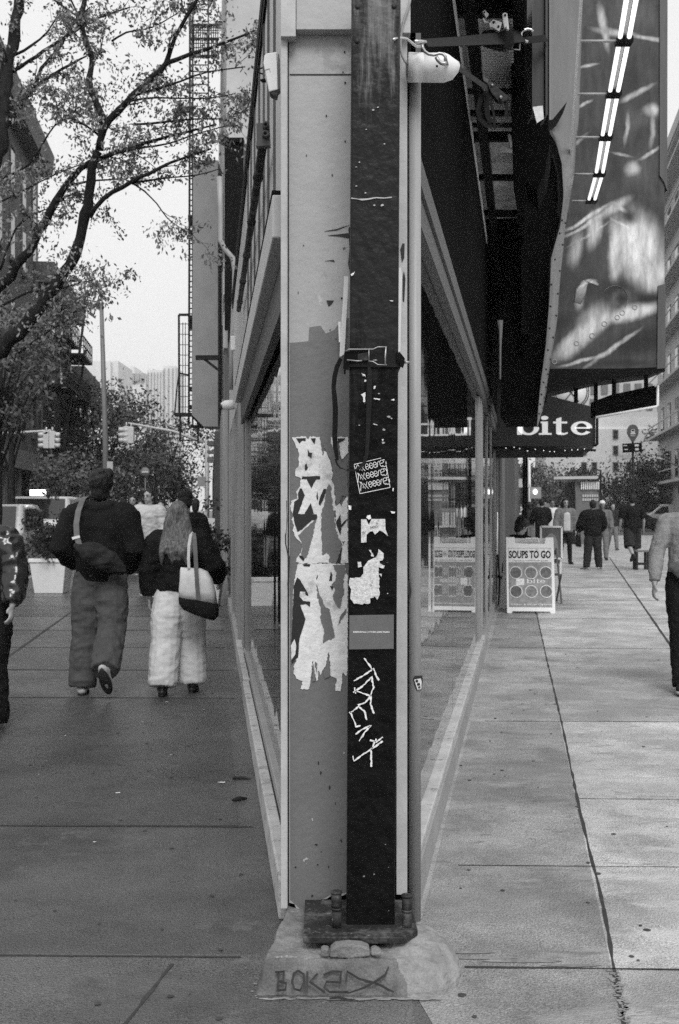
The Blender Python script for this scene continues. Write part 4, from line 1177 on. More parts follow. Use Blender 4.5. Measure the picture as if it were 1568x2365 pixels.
print_m = blob_mat('printed_vinyl', .045, [
    (1480, 30, 60, 40, 0.077, 20), (1395, 62, 14, 70, 0.465, -12), (1420, 75, 70, 12, 0.372, 8), (1500, 88, 60, 8, 0.419, 4), (1440, 190, 70, 90, 0.025, 0), (1490, 270, 60, 30, 0.098, -30), (1470, 215, 60, 10, 0.372, -28), (1505, 255, 26, 20, 0.512, 0),
    (1355, 152, 34, 5, 0.372, -14), (1350, 240, 30, 6, 0.419, -24), (1345, 320, 34, 6, 0.372, -40), (1447, 300, 8, 50, 0.326, 8), (1505, 300, 9, 60, 0.326, 4), (1500, 355, 46, 6, 0.419, -32), (1435, 358, 36, 5, 0.326, 14), (1380, 320, 60, 40, 0.028, 0), (1480, 395, 60, 50, 0.070, 0), (1460, 390, 26, 22, 0.372, -30),
    (1357, 503, 84, 7, 0.630, -32), (1352, 520, 84, 6, 0.510, -32), (1358, 543, 76, 5, 0.450, -32), (1442, 488, 44, 7, 0.570, 34), (1436, 520, 40, 5, 0.450, 34), (1330, 575, 22, 60, 0.390, 12), (1372, 530, 26, 60, 0.576, 10), (1420, 600, 20, 130, 0.465, 0), (1418, 480, 60, 16, 0.419, -32), (1475, 570, 80, 120, 0.698, -20), (1500, 640, 60, 60, 0.558, 0), (1450, 500, 30, 30, 0.035, 0), (1400, 665, 140, 36, 0.025, 0), (1500, 690, 70, 30, 0.010, 0),
    (1330, 660, 70, 30, 0.035, 0), (1340, 690, 16, 34, 0.465, 10), (1358, 652, 26, 8, 0.465, -10), (1440, 690, 44, 30, 0.084, 0), (1440, 690, 26, 18, 0.017, 0), (1375, 735, 60, 40, 0.419, -38), (1345, 775, 110, 30, 0.605, -38), (1460, 722, 100, 24, 0.558, -14), (1320, 800, 50, 30, 0.465, -38), (1300, 740, 36, 30, 0.017, -30), (1480, 790, 120, 46, 0.013, -12), (1400, 815, 90, 8, 0.419, -36), (1450, 780, 50, 6, 0.326, -36), (1340, 835, 70, 6, 0.465, -12), (1440, 838, 90, 14, 0.017, 0)])
mb = MB()
mb.prism(hp([(1255, -90), (1534, -90), (1535, 848), (1256, 856)], BD), (0, .35, 0))
mb.build('panel', print_m, bl)
mb = MB()
for zx, zy, r_ in ((1015, 1855, 12), (1100, 1815, 14), (1165, 1750, 13), (1235, 1715, 12), (1262, 1690, 13), (1330, 1660, 12), (895, 1955, 12)):
    c = Zp('5', [(zx, zy)], BD - .002)[0]; rr = r_ * .42738 / F * BD
    ring = []
    for i in range(2):
        pass
    mb.tube([c + Vector((math.cos(t * .5236) * rr, 0, math.sin(t * .5236) * rr)) for t in range(13)], .006, 5)
mb.tube([P(x, y, BD - .003) for x, y in [(1333, 700), (1342, 672), (1352, 652), (1368, 650), (1382, 658)]], [.05, .07, .04, .03, .015], 8, flat=.05, up=(1, 0, 0))
mb.tube([P(1420 + 30 * math.cos(t), 690 + 30 * math.sin(t), BD - .003) for t in [i * .3 - 2.6 for i in range(12)]], .012, 6, flat=.2, up=(0, 1, 0))
for pl in ([(1265, 838), (1330, 800), (1420, 752), (1480, 722), (1535, 705), (1535, 730), (1480, 740), (1430, 765), (1380, 808), (1320, 835)],):
    pass
mb.build('print_highlight', mat('printed_highlight', .32, rough=.3, var=.2, scale=12), bl)
mb = MB()
mb.prism(hp([(1524, -90), (1542, -90), (1541, 440), (1534, 420), (1524, 405)], BD - .03), (0, .42, 0))
mb.prism(hp([(1520, 660), (1537, 655), (1537, 850), (1518, 852)], BD - .03), (0, .42, 0))
mb.build('side_frame', M['frame_dark'], bl)
mb = MB()
mb.prism(hp([(1238, 858), (1258, 852), (1536, 850), (1536, 858), (1400, 876), (1240, 915)], BD - .02), (0, .9, 0))
mb.build('bottom_frame', M['black'], bl)
mb = MB()
for x in (1258, 1330, 1376, 1418, 1492):
    a = P(x, 856, BD + .3); mb.bar(a, a - Vector((0, 0, .42)), .045)
mb.build('hanger', M['black'], bl)
mb = MB()
mb.prism(hp([(1376, 925), (1410, 912), (1512, 890), (1515, 938), (1376, 962)], BD + .25), (0, .3, 0)); mb.build('light_box', M['fascia'], bl)
mb = MB()
q = hp([(1376, 964), (1515, 939), (1519, 936), (1519, 890)], BD + .22); mb.tube(q, .018, 6); q2 = hp([(1516, 892), (1521, 891), (1521, 936), (1516, 938)], BD + .3); mb.prism(q2, (0, .2, 0)); mb.build('edging', M['white'], bl)

# fluorescent tubes running along the street in front of the sign
tl = thing('tube_light', (2.8, 12, 5.3), 'row of paired bright fluorescent tubes on rods in front of the blade sign', 'light')
M['tube_on'] = mat('lit_tube', .9, rough=.3, var=.0, emit=.9)
ends = [(1462, -25), (1441, 95), (1417, 217), (1399, 317), (1384, 402), (1366, 464)]
zt = 5.36
pts = []
for x, y in ends:
    d = (zt - H) * F / (HY - y); pts.append(P(x, y, d))
for a, b in zip(pts, pts[1:]):
    v = (b - a).normalized()
    for s in (-.037, .037):
        mb = MB(); o = Vector((s, 0, 0)); mb.tube([a + o + v * .09, b + o - v * .09], .019, 10); mb.build('tube', M['tube_on'], tl)
mb = MB()
for a in pts[1:]:
    mb = MB(); mb.box(a.x - .065, a.x + .065, a.y - .055, a.y + .055, a.z - .025, a.z + .025); mb.build('lampholder', M['black'], tl)
mb = MB()
for a, b in zip(pts, pts[1:]): mb.bar(a + Vector((0, 0, .04)), b + Vector((0, 0, .04)), .03)
mb.build('batten', M['frame'], tl)
mb = MB()
r0, r1 = P(1344, -20, 8.9), P(1321, 466, 14.3)
for a in pts[1:]:
    t = (a.y - r0.y) / (r1.y - r0.y); q = r0.lerp(r1, t); mb.tube([Vector((q.x, a.y, a.z)), a], .012, 6)
mb.build('rod', M['frame'], tl)
mb = MB(); mb.bar(r0 + Vector((0, 0, .0)), r1 + Vector((0, .3, 0)), .02, .05); mb.build('rail', M['white'], tl)
# ------------------------------------------------------------------ background materials
M['brick_dark'] = mat('dark_brick', .06, rough=.85, var=.3, scale=3, grain=.2)
M['brick_grey'] = mat('grey_brick', .13, rough=.85, var=.25, scale=4, bump=.2, bscale=30, grain=.2)
M['stucco'] = mat('grey_stucco', .25, rough=.8, var=.12, scale=2, grain=.1)
M['stucco_light'] = mat('light_stucco', .42, rough=.8, var=.12, scale=1.5, grain=.1)
M['white_wall'] = mat('white_painted_wall', .84, rough=.8, var=.12, scale=.6, grain=.1, stain=[(.5, .6, .1, .5)])
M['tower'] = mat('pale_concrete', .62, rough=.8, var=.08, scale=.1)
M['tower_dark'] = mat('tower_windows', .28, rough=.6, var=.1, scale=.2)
M['bark'] = mat('dark_bark', .018, rough=.9, var=.5, scale=25, bump=.8, bscale=40, stretch=(1, 1, .3), spec=.1)
def leaf_mat(name, v):
    m = mat(name, v, rough=.6, var=.55, scale=2.5, spec=.3)
    return m
M['leaf'] = leaf_mat('spring_leaf', .16)
M['leaf_dark'] = leaf_mat('dark_leaf', .04)
M['leaf_mid'] = leaf_mat('mid_leaf', .10)
M['iron'] = mat('black_iron', .012, rough=.6, var=.3, scale=10, spec=.2)
M['pole'] = mat('galvanised_pole', .16, rough=.5, var=.2, scale=4, stretch=(3, 3, .4))
M['signal'] = mat('pale_signal_housing', .62, rough=.5, var=.08)
M['awning'] = mat('charcoal_awning_cloth', .045, rough=.75, var=.2, scale=6, bump=.2, bscale=80, grain=.35)
M['lamp_on'] = mat('lit_lamp', .95, emit=2.0)

# ------------------------------------------------------------------ neighbouring buildings behind the wedge
nb = thing('neighbour_building', (0, 19, 0), 'taller dark rear building rising straight behind the one storey wedge', 'building')
mb = MB(); mb.prism([WL(18.85, .05), WL(24.2, .05), WR(24.2, .05), WR(18.85, .05)], (0, 0, 7.55)); mb.build('wall', M['brick_grey'], nb)
mb = MB()
q = P(520, 335, 18.83); mb.box(q.x, q.x + .30, 18.72, 18.84, 4.45, q.z); mb.box(q.x - .05, q.x + .32, 18.66, 18.84, q.z + .001, q.z + .07); mb.build('duct', M['black'], nb)
mb = MB(); wbox(mb, WL, 18.86, 24.2, .051, .14, 0, 3.3); mb.build('shopfront', M['frame'], nb)
mb = MB()
for z in (4.2, 5.1): wbox(mb, WL, 19.1, 19.9, .051, .12, z, z + .6)
mb.build('vent', M['trim_light'], nb)
mb = MB(); a = P(452, 826, 23); b = P(508, 826, 23); mb.bar(a, b, .09); mb.bar(P(470, 828, 23), P(514, 862, 23), .05); mb.build('bracket', M['iron'], nb)

tb = thing('tall_building', (0, 24.3, 0), 'tall light grey building behind the corner with stacked fire escape on its left', 'building')
mb = MB(); mb.prism([WL(24.25, .0), WL(70, .0), WR(70, .0), WR(24.25, .0)], (0, 0, 17.)); mb.build('wall', M['stucco_light'], tb)
def windows0(parent, w, ds, zs, wd, ht, fm):
    for d in ds:
        for z in zs:
            mb = MB(); wbox(mb, w, d, d + wd, .001, .06, z, z + ht); f_ = mb.build('window', fm, parent)
            mb = MB(); wbox(mb, w, d + .12, d + wd - .12, .061, .07, z + .12, z + ht - .12); mb.build('pane', M['glass_flat'], f_)
windows0(tb, WL, range(31, 68, 4), (4.6, 8.2, 11.8), 1.2, 1.9, M['frame'])
windows0(tb, WR, range(25, 68, 4), (4.6, 8.2, 11.8), 1.2, 1.9, M['frame'])
mb = MB()
for d in range(25, 69, 4):
    mb = MB(); wbox(mb, WL, d, d + 3.6, .001, .25, 0, 3.2); mb.build('shopfront', M['frame_dark'], tb)
    mb = MB(); wbox(mb, WR, d, d + 3.6, .001, .25, 0, 3.2); mb.build('shopfront', M['frame_dark'], tb)
mb = MB()
mb.prism(hp([(446, 370), (503, 370), (503, 985), (470, 985), (443, 958)], 29.5), (0, 1.0, 0)); mb.build('party_wall', M['stucco'], tb)
mb = MB()
for y, h_ in ((1018, 10), (1040, 6), (1055, 12)):
    mb.prism(hp([(478, y), (502, y), (502, y + h_), (478, y + h_)], 31), (0, .6, 0))
mb.build('cornice', M['stucco_light'], tb)
fe = thing('fire_escape', (PX(440, 30), 30, 3.5), 'black iron fire escape with ladder and railings on the left of the grey slab', 'fire escape')
FD = 29.9
mb = MB()
for x, w_ in ((436, .05), (445, .04)):
    mb.bar(P(x + (3 if x == 436 else 0), -60, FD), P(x, 985, FD), w_)
y = -50
while y < 960:
    mb.bar(P(437, y, FD), P(445.5, y, FD), .028); y += 12.5
mb.build('ladder', M['iron'], fe)
mb = MB()
for y in (736, 747, 893, 935):
    mb.prism(hp([(434, y), (447, y), (447, y + 7), (434, y + 7)], FD), (0, .5, 0))
for y0_ in (496, 530, 728):
    mb.prism(hp([(434, y0_), (448, y0_), (448, y0_ + 14), (434, y0_ + 14)], FD), (0, .6, 0))
for y0_ in (58, 90, 130):
    mb.bar(P(440, y0_, FD), P(506, y0_, FD), .06)
for x in range(443, 508, 5):
    mb.bar(P(x, 58, FD + .02), P(x, 135, FD + .02), .022)
for y in (64, 70, 76, 100, 110, 118): mb.bar(P(440, y, FD + .03), P(506, y, FD + .03), .02)
for y in (10, 22, 150, 165, 180, 195, 215): mb.bar(P(438, y, FD + .03), P(482, y, FD + .03), .025)
mb.bar(P(481, -60, FD), P(481, 240, FD), .035)
mb.build('balcony', M['iron'], fe)
mb = MB()
for a, b, w_ in (((413, 727), (436, 727), .06), ((413, 727), (414, 958), .05), ((408, 900), (413, 862), .03), ((403, 958), (408, 900), .035), ((413, 862), (436, 866), .04), ((403, 958), (460, 958), .10), ((422, 745), (422, 958), .018), ((428, 745), (428, 958), .018),
               ((416, 958), (416, 1020), .045), ((416, 1017), (458, 1017), .03), ((456, 970), (458, 1025), .04), ((440, 985), (470, 985), .08), ((446, 962), (470, 988), .07)):
    mb.bar(P(*a, FD - .1), P(*b, FD - .1), w_)
for i in range(9): mb.bar(P(414, 748 + i * 24, FD - .1), P(436, 748 + i * 24, FD - .1), .016)
mb.build('railing', M['iron'], fe)

# building across the left street
LC = 7.6
def WB(d, off=0., z=0.): return Vector((-LC - .113 * d, d, z)) + Vector((1, .113, 0)).normalized() * off
def windows(parent, w, ds, zs, wd, ht, fm, sill=True):
    for d in ds:
        for z in zs:
            mb = MB(); wbox(mb, w, d, d + wd, .001, .05, z, z + ht)
            if sill: wbox(mb, w, d - .1, d + wd + .1, .0505, .14, z - .14, z - .01)
            f_ = mb.build('window', fm, parent)
            mb = MB(); wbox(mb, w, d + .12, d + wd - .12, .051, .06, z + .12, z + ht - .12); mb.build('pane', M['glass_flat'], f_)
def street_block(label, d_a, d_b, h, wallm, fe_spans, nwin, zs):
    lb = thing('brick_building', (-LC - .113 * (d_a + d_b) / 2 - 7, (d_a + d_b) / 2, 0), label, 'building')
    mb = MB(); mb.prism([WB(d_a), WB(d_b), WB(d_b) - Vector((14, 0, 0)), WB(d_a) - Vector((14, 0, 0))], (0, 0, h)); mb.build('wall', wallm, lb)
    mb = MB(); mb.hexa([WB(d_a - .1, .6, h - .5), WB(d_b + .1, .6, h - .5), WB(d_b + .1, -.3, h - .5), WB(d_a - .1, -.3, h - .5), WB(d_a - .1, .7, h + .4), WB(d_b + .1, .7, h + .4), WB(d_b + .1, -.3, h + .4), WB(d_a - .1, -.3, h + .4)]); mb.build('cornice', M['brick_grey'], lb)
    st = (d_b - d_a) / nwin
    windows(lb, WB, [d_a + .8 + k * st for k in range(nwin)], zs, 1.05, 1.8, M['brick_grey'])
    mb = MB(); wbox(mb, WB, d_a, d_b, .001, .5, 3.0, 3.7); mb.build('band', M['stucco'], lb)
    mb = MB(); wbox(mb, WB, d_a + .2, d_b - .2, .001, .06, .3, 2.9); mb.build('shopfront', M['glass_flat'], lb)
    for d in [d_a + k * 3 for k in range(int((d_b - d_a) / 3))]:
        mb = MB(); wbox(mb, WB, d, d + .5, .061, .35, 0, 2.99); mb.build('pier', M['stucco'], lb)
    for d0_, d1_ in fe_spans:
        for z in zs:
            mb = MB(); z = z - .4
            wbox(mb, WB, d0_, d1_, .15, 1.2, z, z + .12)
            for zz in (.5, .95): mb.bar(WB(d0_, 1.2, z + zz), WB(d1_, 1.2, z + zz), .05)
            for i in range(7): q = WB(d0_ + (d1_ - d0_) * i / 6, 1.2, z); mb.bar(q, q + Vector((0, 0, 1.0)), .04)
            for zz in (.5, .95): mb.bar(WB(d0_, .06, z + zz), WB(d0_, 1.2, z + zz), .05)
            mb.bar(WB(d0_ + .6, .9, z), WB(d1_ - .6, .9, z + 2.9), .12)
            mb.build('fire_balcony', M['iron'], lb)
    return lb
street_block('tall dark brick building nearest across the left street with windows above the tree', 34, 50, 16.6, M['brick_grey'], [], 6, (4.6, 7.8, 11, 13.6))
street_block('middle dark brick building across the left street carrying black fire balconies', 50.2, 62, 12.0, M['brick_dark'], [(51, 55), (57, 61)], 4, (4.6, 7.4, 9.6))
street_block('low far dark brick building beside the leafy trees on the left street', 62.2, 71, 8.9, M['brick_dark'], [(63, 66)], 4, (4.6, 6.6))

# hazy towers far off
def tower(name, label, boxes, d):
    t = thing(name, (PX(boxes[0][0], d), d, 0), label, 'tower')
    for i, (x0, x1, ytop, off, ribs) in enumerate(boxes):
        mb = MB(); mb.box(PX(x0, d), PX(x1, d), d + off, d + off + 30, 0, PZ(ytop, d)); mb.build('block', M['tower'], t)
        if ribs:
            mb = MB()
            n = ribs
            for k in range(n):
                xa = x0 + (x1 - x0) * (k + .3) / n; xb = x0 + (x1 - x0) * (k + .6) / n
                mb.box(PX(xa, d), PX(xb, d), d + off - .6, d + off - .01, 0, PZ(ytop + 6, d))
            mb.build('window_strip', M['tower_dark'], t)
    return t
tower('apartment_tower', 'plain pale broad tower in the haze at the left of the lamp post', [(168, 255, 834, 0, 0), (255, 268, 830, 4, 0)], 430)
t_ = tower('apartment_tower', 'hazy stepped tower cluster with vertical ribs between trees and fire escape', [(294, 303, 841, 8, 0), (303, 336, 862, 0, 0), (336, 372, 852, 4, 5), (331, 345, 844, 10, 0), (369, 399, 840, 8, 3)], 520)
mb = MB()
for k in range(3): mb.box(PX(301 + k * 12, 520), PX(311 + k * 12, 520), 518.5, 519.9, PZ(880, 520), PZ(863, 520))
mb.build('louvre', M['tower_dark'], t_)

# ------------------------------------------------------------------ right side buildings
wb = thing('white_building', (PX(1450, 118), 118, 0), 'white painted building with small windows and a dark leafy wall painting', 'building')
D_ = 118
mb = MB(); a, b = PX(1330, D_), PX(1525, D_); mb.box(a, b, D_, D_ + 18, 0, PZ(990, D_)); mb.box(PX(1385, D_), b, D_ + .2, D_ + 18, PZ(990, D_) - .05, PZ(962, D_)); mb.build('wall', M['white_wall'], wb)
fr = None
for x, ys_ in ((1421, (1003, 1040, 1078, 1116)), (1452, (1078, 1116)), (1348, (1003, 1040, 1078)), (1372, (1078, 1116))):
    for y in ys_:
        mb = MB(); mb.box(PX(x - 6.5, D_), PX(x + 6.5, D_), D_ - .12, D_ - .005, PZ(y + 11, D_), PZ(y - 11, D_)); w_ = mb.build('window', M['stucco'], wb)
        mb = MB(); mb.box(PX(x - 4.5, D_), PX(x + 4.5, D_), D_ - .16, D_ - .121, PZ(y + 9, D_), PZ(y + .8, D_)); mb.box(PX(x - 4.5, D_), PX(x + 4.5, D_), D_ - .16, D_ - .121, PZ(y - .8, D_), PZ(y - 9, D_)); mb.build('pane', M['glass_flat'], w_)
random.seed(3)
mb = MB()
for i in range(70):
    cx = random.gauss(1503, 10); cy = random.gauss(1003 + (cx - 1503) * -.3, 10)
    if cx > 1523 or cy < 966: continue
    a = random.uniform(0, 6.3); l = random.uniform(2, 5); w = l * .35
    c, s = math.cos(a), math.sin(a)
    mb.prism([P(cx + c * u - s * v, cy + s * u + c * v, D_ - .03 - i * .0005) for u, v in ((-l, 0), (0, w), (l, 0), (0, -w))], (0, .02, 0))
for i in range(60):
    cx = random.uniform(1388, 1500); cy = random.uniform(1030, 1150); a = random.uniform(0, 6.3); l = random.uniform(1.5, 4); w = l * .2
    c, s = math.cos(a), math.sin(a)
    mb.prism([P(cx + c * u - s * v, cy + s * u + c * v, D_ - .07 - i * .0005) for u, v in ((-l, 0), (0, w), (l, 0), (0, -w))], (0, .02, 0))
mb.build('wall_painting', M['brick_grey'], wb)
gb = thing('grey_building', (PX(1450, 140), 140, 0), 'pale grey building with large windows rising behind the white painted one', 'building')
mb = MB(); mb.box(PX(1300, 140), PX(1530, 140), 140, 160, 0, PZ(868, 140)); mb.build('wall', M['stucco_light'], gb)
for x in range(1310, 1528, 26):
    for y in (898, 934):
        mb = MB(); mb.box(PX(x, 140), PX(x + 15, 140), 139.8, 139.99, PZ(y + 12, 140), PZ(y - 12, 140)); mb.build('window', M['brick_grey'], gb)
rb = thing('corner_apartments', (30, 85, 0), 'grey apartment building with sloping window rows at the right edge', 'building')
def WE(d, off=0., z=0.): return Vector((28.2 + .162 * (d - 100), d, z)) - NR * off
mb = MB(); mb.prism([WE(102), WE(55), WE(55) + Vector((20, 0, 0)), WE(102) + Vector((25, 0, 0))], (0, 0, 29.5)); mb.build('wall', M['stucco_light'], rb)
mb = MB(); mb.prism([WE(102.3, .8) + Vector((0, 0, 29.51)), WE(54, .8) + Vector((0, 0, 29.51)), WE(54) + Vector((2, 0, 29.51)), WE(102.3) + Vector((2, 0, 29.51))], (0, 0, .9)); mb.build('cornice', M['stucco_light'], rb)
windows(rb, WE, [56 + k * 4.6 for k in range(10)], range(4, 28, 4), 1.8, 2.2, M['brick_grey'], False)
mb = MB()
for z in range(4, 29, 4): wbox(mb, WE, 60, 101, .0811, 1.0, z - .5, z - .3); mb.bar(WE(60, 1.0, z + .5), WE(101, 1.0, z + .5), .07)
mb.build('balcony', M['stucco_light'], rb)

# ------------------------------------------------------------------ foliage
def leaf_cloud(mb, centres, n, spread, size, droop=.3, rnd=random, flat=.8):
    for i in range(n):
        c, sp = rnd.choice(centres)
        p = c + Vector((rnd.gauss(0, sp), rnd.gauss(0, sp), rnd.gauss(0, sp * flat)))
        a = Vector((rnd.uniform(-1, 1), rnd.uniform(-1, 1), rnd.uniform(-1, .6) - droop)).normalized()
        b = a.cross(Vector((rnd.uniform(-1, 1), rnd.uniform(-1, 1), rnd.uniform(-1, 1))))
        if b.length < .05: continue
        b.normalize()
        l = size * rnd.uniform(.6, 1.4); w = l * rnd.uniform(.35, .6)
        k = len(mb.v)
        mb.v += [p, p + a * l * .5 + b * w * .5, p + a * l, p + a * l * .5 - b * w * .5]
        mb.f.append([k, k + 1, k + 2, k + 3]); mb.mi.append(0); mb.sm.append(False)

def tree(label, x, d, h, rad, base, n, size, lm, seed, group=None, tr=.12, sq=.8, clumps=38, gap=.0):
    rnd = random.Random(seed)
    t = thing('street_tree', (x, d, 0), label, 'tree', group)
    mb = MB()
    top = Vector((x + rnd.uniform(-.4, .4), d, h * .8))
    b0 = Vector((x, d, -.14))
    mb.tube([b0, b0.lerp(top, .3) + Vector((rnd.uniform(-.1, .1), 0, 0)), b0.lerp(top, .6), top], [tr, tr * .8, tr * .55, tr * .15], 7)
    cs = []
    for i in range(clumps):
        u = rnd.uniform(-1, 1); a = rnd.uniform(0, 6.283); r = rnd.uniform(.35, 1.0) ** .6
        rr = rad * math.sqrt(max(0, 1 - u * u)) * r * rnd.uniform(.8, 1.15)
        c = Vector((x + rr * math.cos(a), d + rr * math.sin(a), (base + h) / 2 + u * (h - base) / 2 * rnd.uniform(.8, 1.1) * .9))
        cs.append((c, rad * rnd.uniform(.10, .2)))
        if i % 2 == 0:
            s = b0.lerp(top, rnd.uniform(.4, .9))
            mb.tube([s, s.lerp(c, .5) + Vector((0, 0, .05 * rad)), c], [tr * .35, tr * .2, tr * .05], 5)
    mb.build('trunk', M['bark'], t)
    mb = MB(); leaf_cloud(mb, cs, n, 0, size, rnd=rnd, flat=sq)
    mb.build('crown', lm, t)
    return t
tree('broad leafy tree behind the lamp post on the left street', PX(255, 62), 62, PZ(886, 62), 3.4, 2.2, 9500, .23, M['leaf_mid'], 1)
tree('low bushy pale tree under the left traffic signal', PX(150, 46), 46, PZ(1042, 46), 2.1, 1.6, 4800, .18, M['leaf'], 2)
tree('thin open crowned tree right of the mast arm signal', PX(405, 58), 58, PZ(965, 58), 2.6, 2.6, 3200, .18, M['leaf_mid'], 3, tr=.09)
tree('dark tree filling the gap above the crowd on the left street', PX(330, 74), 74, PZ(1030, 74), 3.6, 1.2, 6500, .25, M['leaf_dark'], 4)
tree('deep dark tree against the brick building on the left', PX(20, 30), 30, 7.2, 1.35, 3.9, 3400, .16, M['leaf_mid'], 5, sq=.8)
tree('tall shadowy tree at the left edge before the brick building', PX(-20, 24), 24, 6.2, 1.4, 3.2, 3200, .13, M['leaf_mid'], 6)
tree('small tree by the far kerb at the end of the left street', PX(210, 80), 80, PZ(1060, 80), 4, 1.2, 3000, .4, M['leaf_dark'], 12)
tree('leafy tree under the awning beyond the crowd on the right', PX(1238, 72), 72, PZ(1082, 72), 3.0, 1.8, 6800, .2, M['leaf_mid'], 7)
tree('wide dark tree at the right edge behind the parked cars', PX(1532, 96), 96, PZ(1052, 96), 5.0, 1.2, 11000, .26, M['leaf_dark'], 8)
tree('pale tree before the white painted building', PX(1440, 100), 100, PZ(1135, 100), 3.6, .8, 5000, .24, M['leaf_mid'], 9)
tree('dark tree hidden between the kiosk and the white building', PX(1300, 90), 90, PZ(1085, 90), 4.0, 1.5, 6500, .26, M['leaf_dark'], 10)

# the near tree: limbs traced from the photo, each at its own distance
rnd = random.Random(21)
nt_ = thing('street_tree', (PX(-130, 11.2), 11.2, 0), 'large near tree with dark forking limbs and young leaves over the left pavement', 'tree')
limbs = MB(); leaves = MB(); tips = []
def limb(pts, d0_, d1_, r0_, r1_, leafy=True, dens=1.):
    n = len(pts)
    q = []
    for i, (x, y) in enumerate(pts):
        dd = d0_ + (d1_ - d0_) * i / (n - 1)
        q.append(P(x * .41644, y * .41644, dd))
    # smooth resample with knots
    out = []; rr = []
    for i in range(n - 1):
        p0, p1, p2, p3 = q[max(i - 1, 0)], q[i], q[i + 1], q[min(i + 2, n - 1)]
        m = max(2, int((p2 - p1).length / .09))
        for j in range(m):
            t = j / m
            p = .5 * ((2 * p1) + (p2 - p0) * t + (2 * p0 - 5 * p1 + 4 * p2 - p3) * t * t + (3 * p1 - p0 - 3 * p2 + p3) * t ** 3)
            f = (i + t) / (n - 1)
            r = r0_ + (r1_ - r0_) * f
            out.append(p + Vector((rnd.uniform(-1, 1), rnd.uniform(-1, 1), rnd.uniform(-1, 1))) * r * .35); rr.append(r * rnd.uniform(.9, 1.12))
    out.append(q[-1]); rr.append(r1_)
    limbs.tube(out, rr, 7)
    if leafy:
        for i, p in enumerate(out):
            f = i / len(out)
            if rnd.random() < (.25 + .6 * f) * dens:
                t = (out[min(i + 1, len(out) - 1)] - out[max(i - 1, 0)]).normalized()
                twig(p, (t + Vector((rnd.uniform(-1, 1), rnd.uniform(-.7, .7), rnd.uniform(-.7, 1))) * .95).normalized(), rnd.uniform(.12, .42), max(.0035, rr[i] * .33), 1)
        tips.append((out[-1], .07))
def twig(p, v, l, r, lev):
    pts = [p]; n = 5
    for i in range(n):
        v = (v + Vector((rnd.uniform(-1, 1), rnd.uniform(-1, 1), rnd.uniform(-1, .9))) * .33).normalized()
        p = p + v * l / n; pts.append(p)
        if lev < 2 and rnd.random() < .5:
            twig(p, (v + Vector((rnd.uniform(-1, 1), rnd.uniform(-1, 1), rnd.uniform(-1, 1))) * .9).normalized(), l * rnd.uniform(.35, .6), r * .6, lev + 1)
        if rnd.random() < .34: tips.append((p, rnd.uniform(.016, .05)))
    limbs.tube(pts, [r * (1 - .14 * i) for i in range(n + 1)], 4)
    tips.append((p, rnd.uniform(.02, .06)))
limb([(-420, 2500), (-200, 2150), (0, 1950), (110, 1850), (200, 1740), (300, 1600), (380, 1470), (440, 1330), (480, 1200), (490, 1080), (510, 940), (545, 840)], 11.2, 10.6, .075, .04, dens=.10)
limb([(545, 840), (575, 710), (690, 570), (800, 470), (920, 350), (970, 200), (1040, 90), (1110, -40)], 10.6, 10.0, .038, .012)
limb([(920, 350), (1060, 300), (1230, 240), (1395, 175)], 10.2, 10.0, .02, .009)
limb([(575, 700), (550, 600), (520, 520), (490, 440), (515, 340), (470, 220), (450, 100), (475, -40)], 10.6, 10.8, .035, .022)
limb([(-300, 1900), (0, 1590), (90, 1490), (190, 1340), (280, 1180), (360, 1030), (440, 940), (560, 880), (700, 830), (850, 780), (1000, 740), (1200, 690)], 11.4, 10.6, .055, .008, dens=.7)
limb([(-150, 1300), (0, 820), (20, 600), (40, 400), (75, 200), (100, 50), (112, -60)], 11.6, 12.2, .07, .055, dens=.3)
limb([(20, 720), (130, 560), (200, 480), (350, 380), (480, 310)], 11.8, 11.3, .03, .008)
limb([(490, 1200), (580, 1100), (720, 1010), (830, 960), (950, 900), (1060, 860), (1170, 825)], 10.7, 10.3, .026, .008)
limb([(720, 1012), (830, 1000), (950, 985), (1100, 970), (1220, 935)], 10.6, 10.4, .011, .004, dens=.4)
limb([(720, 1010), (800, 1060), (870, 1130), (930, 1210), (1010, 1270), (1060, 1262)], 10.6, 10.4, .009, .003)
limb([(195, 480), (230, 380), (340, 250), (400, 130), (500, 40)], 11.6, 11.8, .02, .008)
limb([(50, 410), (200, 310), (400, 180), (550, 100), (720, 40)], 12.0, 11.6, .022, .007)
limb([(690, 570), (800, 545), (1000, 545), (1160, 545), (1300, 520)], 10.4, 10.2, .011, .004)
limb([(740, 690), (900, 680), (1060, 660), (1200, 660), (1330, 640)], 10.5, 10.3, .012, .004)
limb([(370, 1030), (500, 1005), (700, 990)], 11, 10.8, .014, .006)
limb([(740, 530), (850, 500), (1000, 450), (1150, 400), (1360, 370)], 10.4, 10.1, .014, .005)
limb([(500, 900), (640, 850), (780, 820), (920, 800), (1100, 740), (1280, 690)], 10.7, 10.3, .014, .004)
limb([(0, 990), (160, 910), (300, 700), (420, 640)], 11.8, 11.4, .014, .005)
limb([(0, 340), (130, 280), (260, 180), (330, 60)], 12.2, 12.2, .018, .007)
limb([(380, -40), (420, 60), (450, 110)], 11.0, 10.8, .008, .012)
limb([(220, -60), (330, 20), (440, 100)], 11.0, 10.8, .01, .008)
limb([(560, 760), (480, 700), (380, 640), (330, 560)], 10.7, 10.5, .012, .004)
limb([(0, 1120), (140, 1050), (320, 960), (480, 900)], 11.6, 11.2, .01, .005)
limb([(100, 1960), (250, 1850), (380, 1770), (430, 1700)], 11.3, 11.2, .014, .005, dens=1.3)
limb([(0, 1700), (150, 1625), (300, 1610), (480, 1560), (560, 1600)], 11.3, 11.2, .014, .005, dens=1.3)
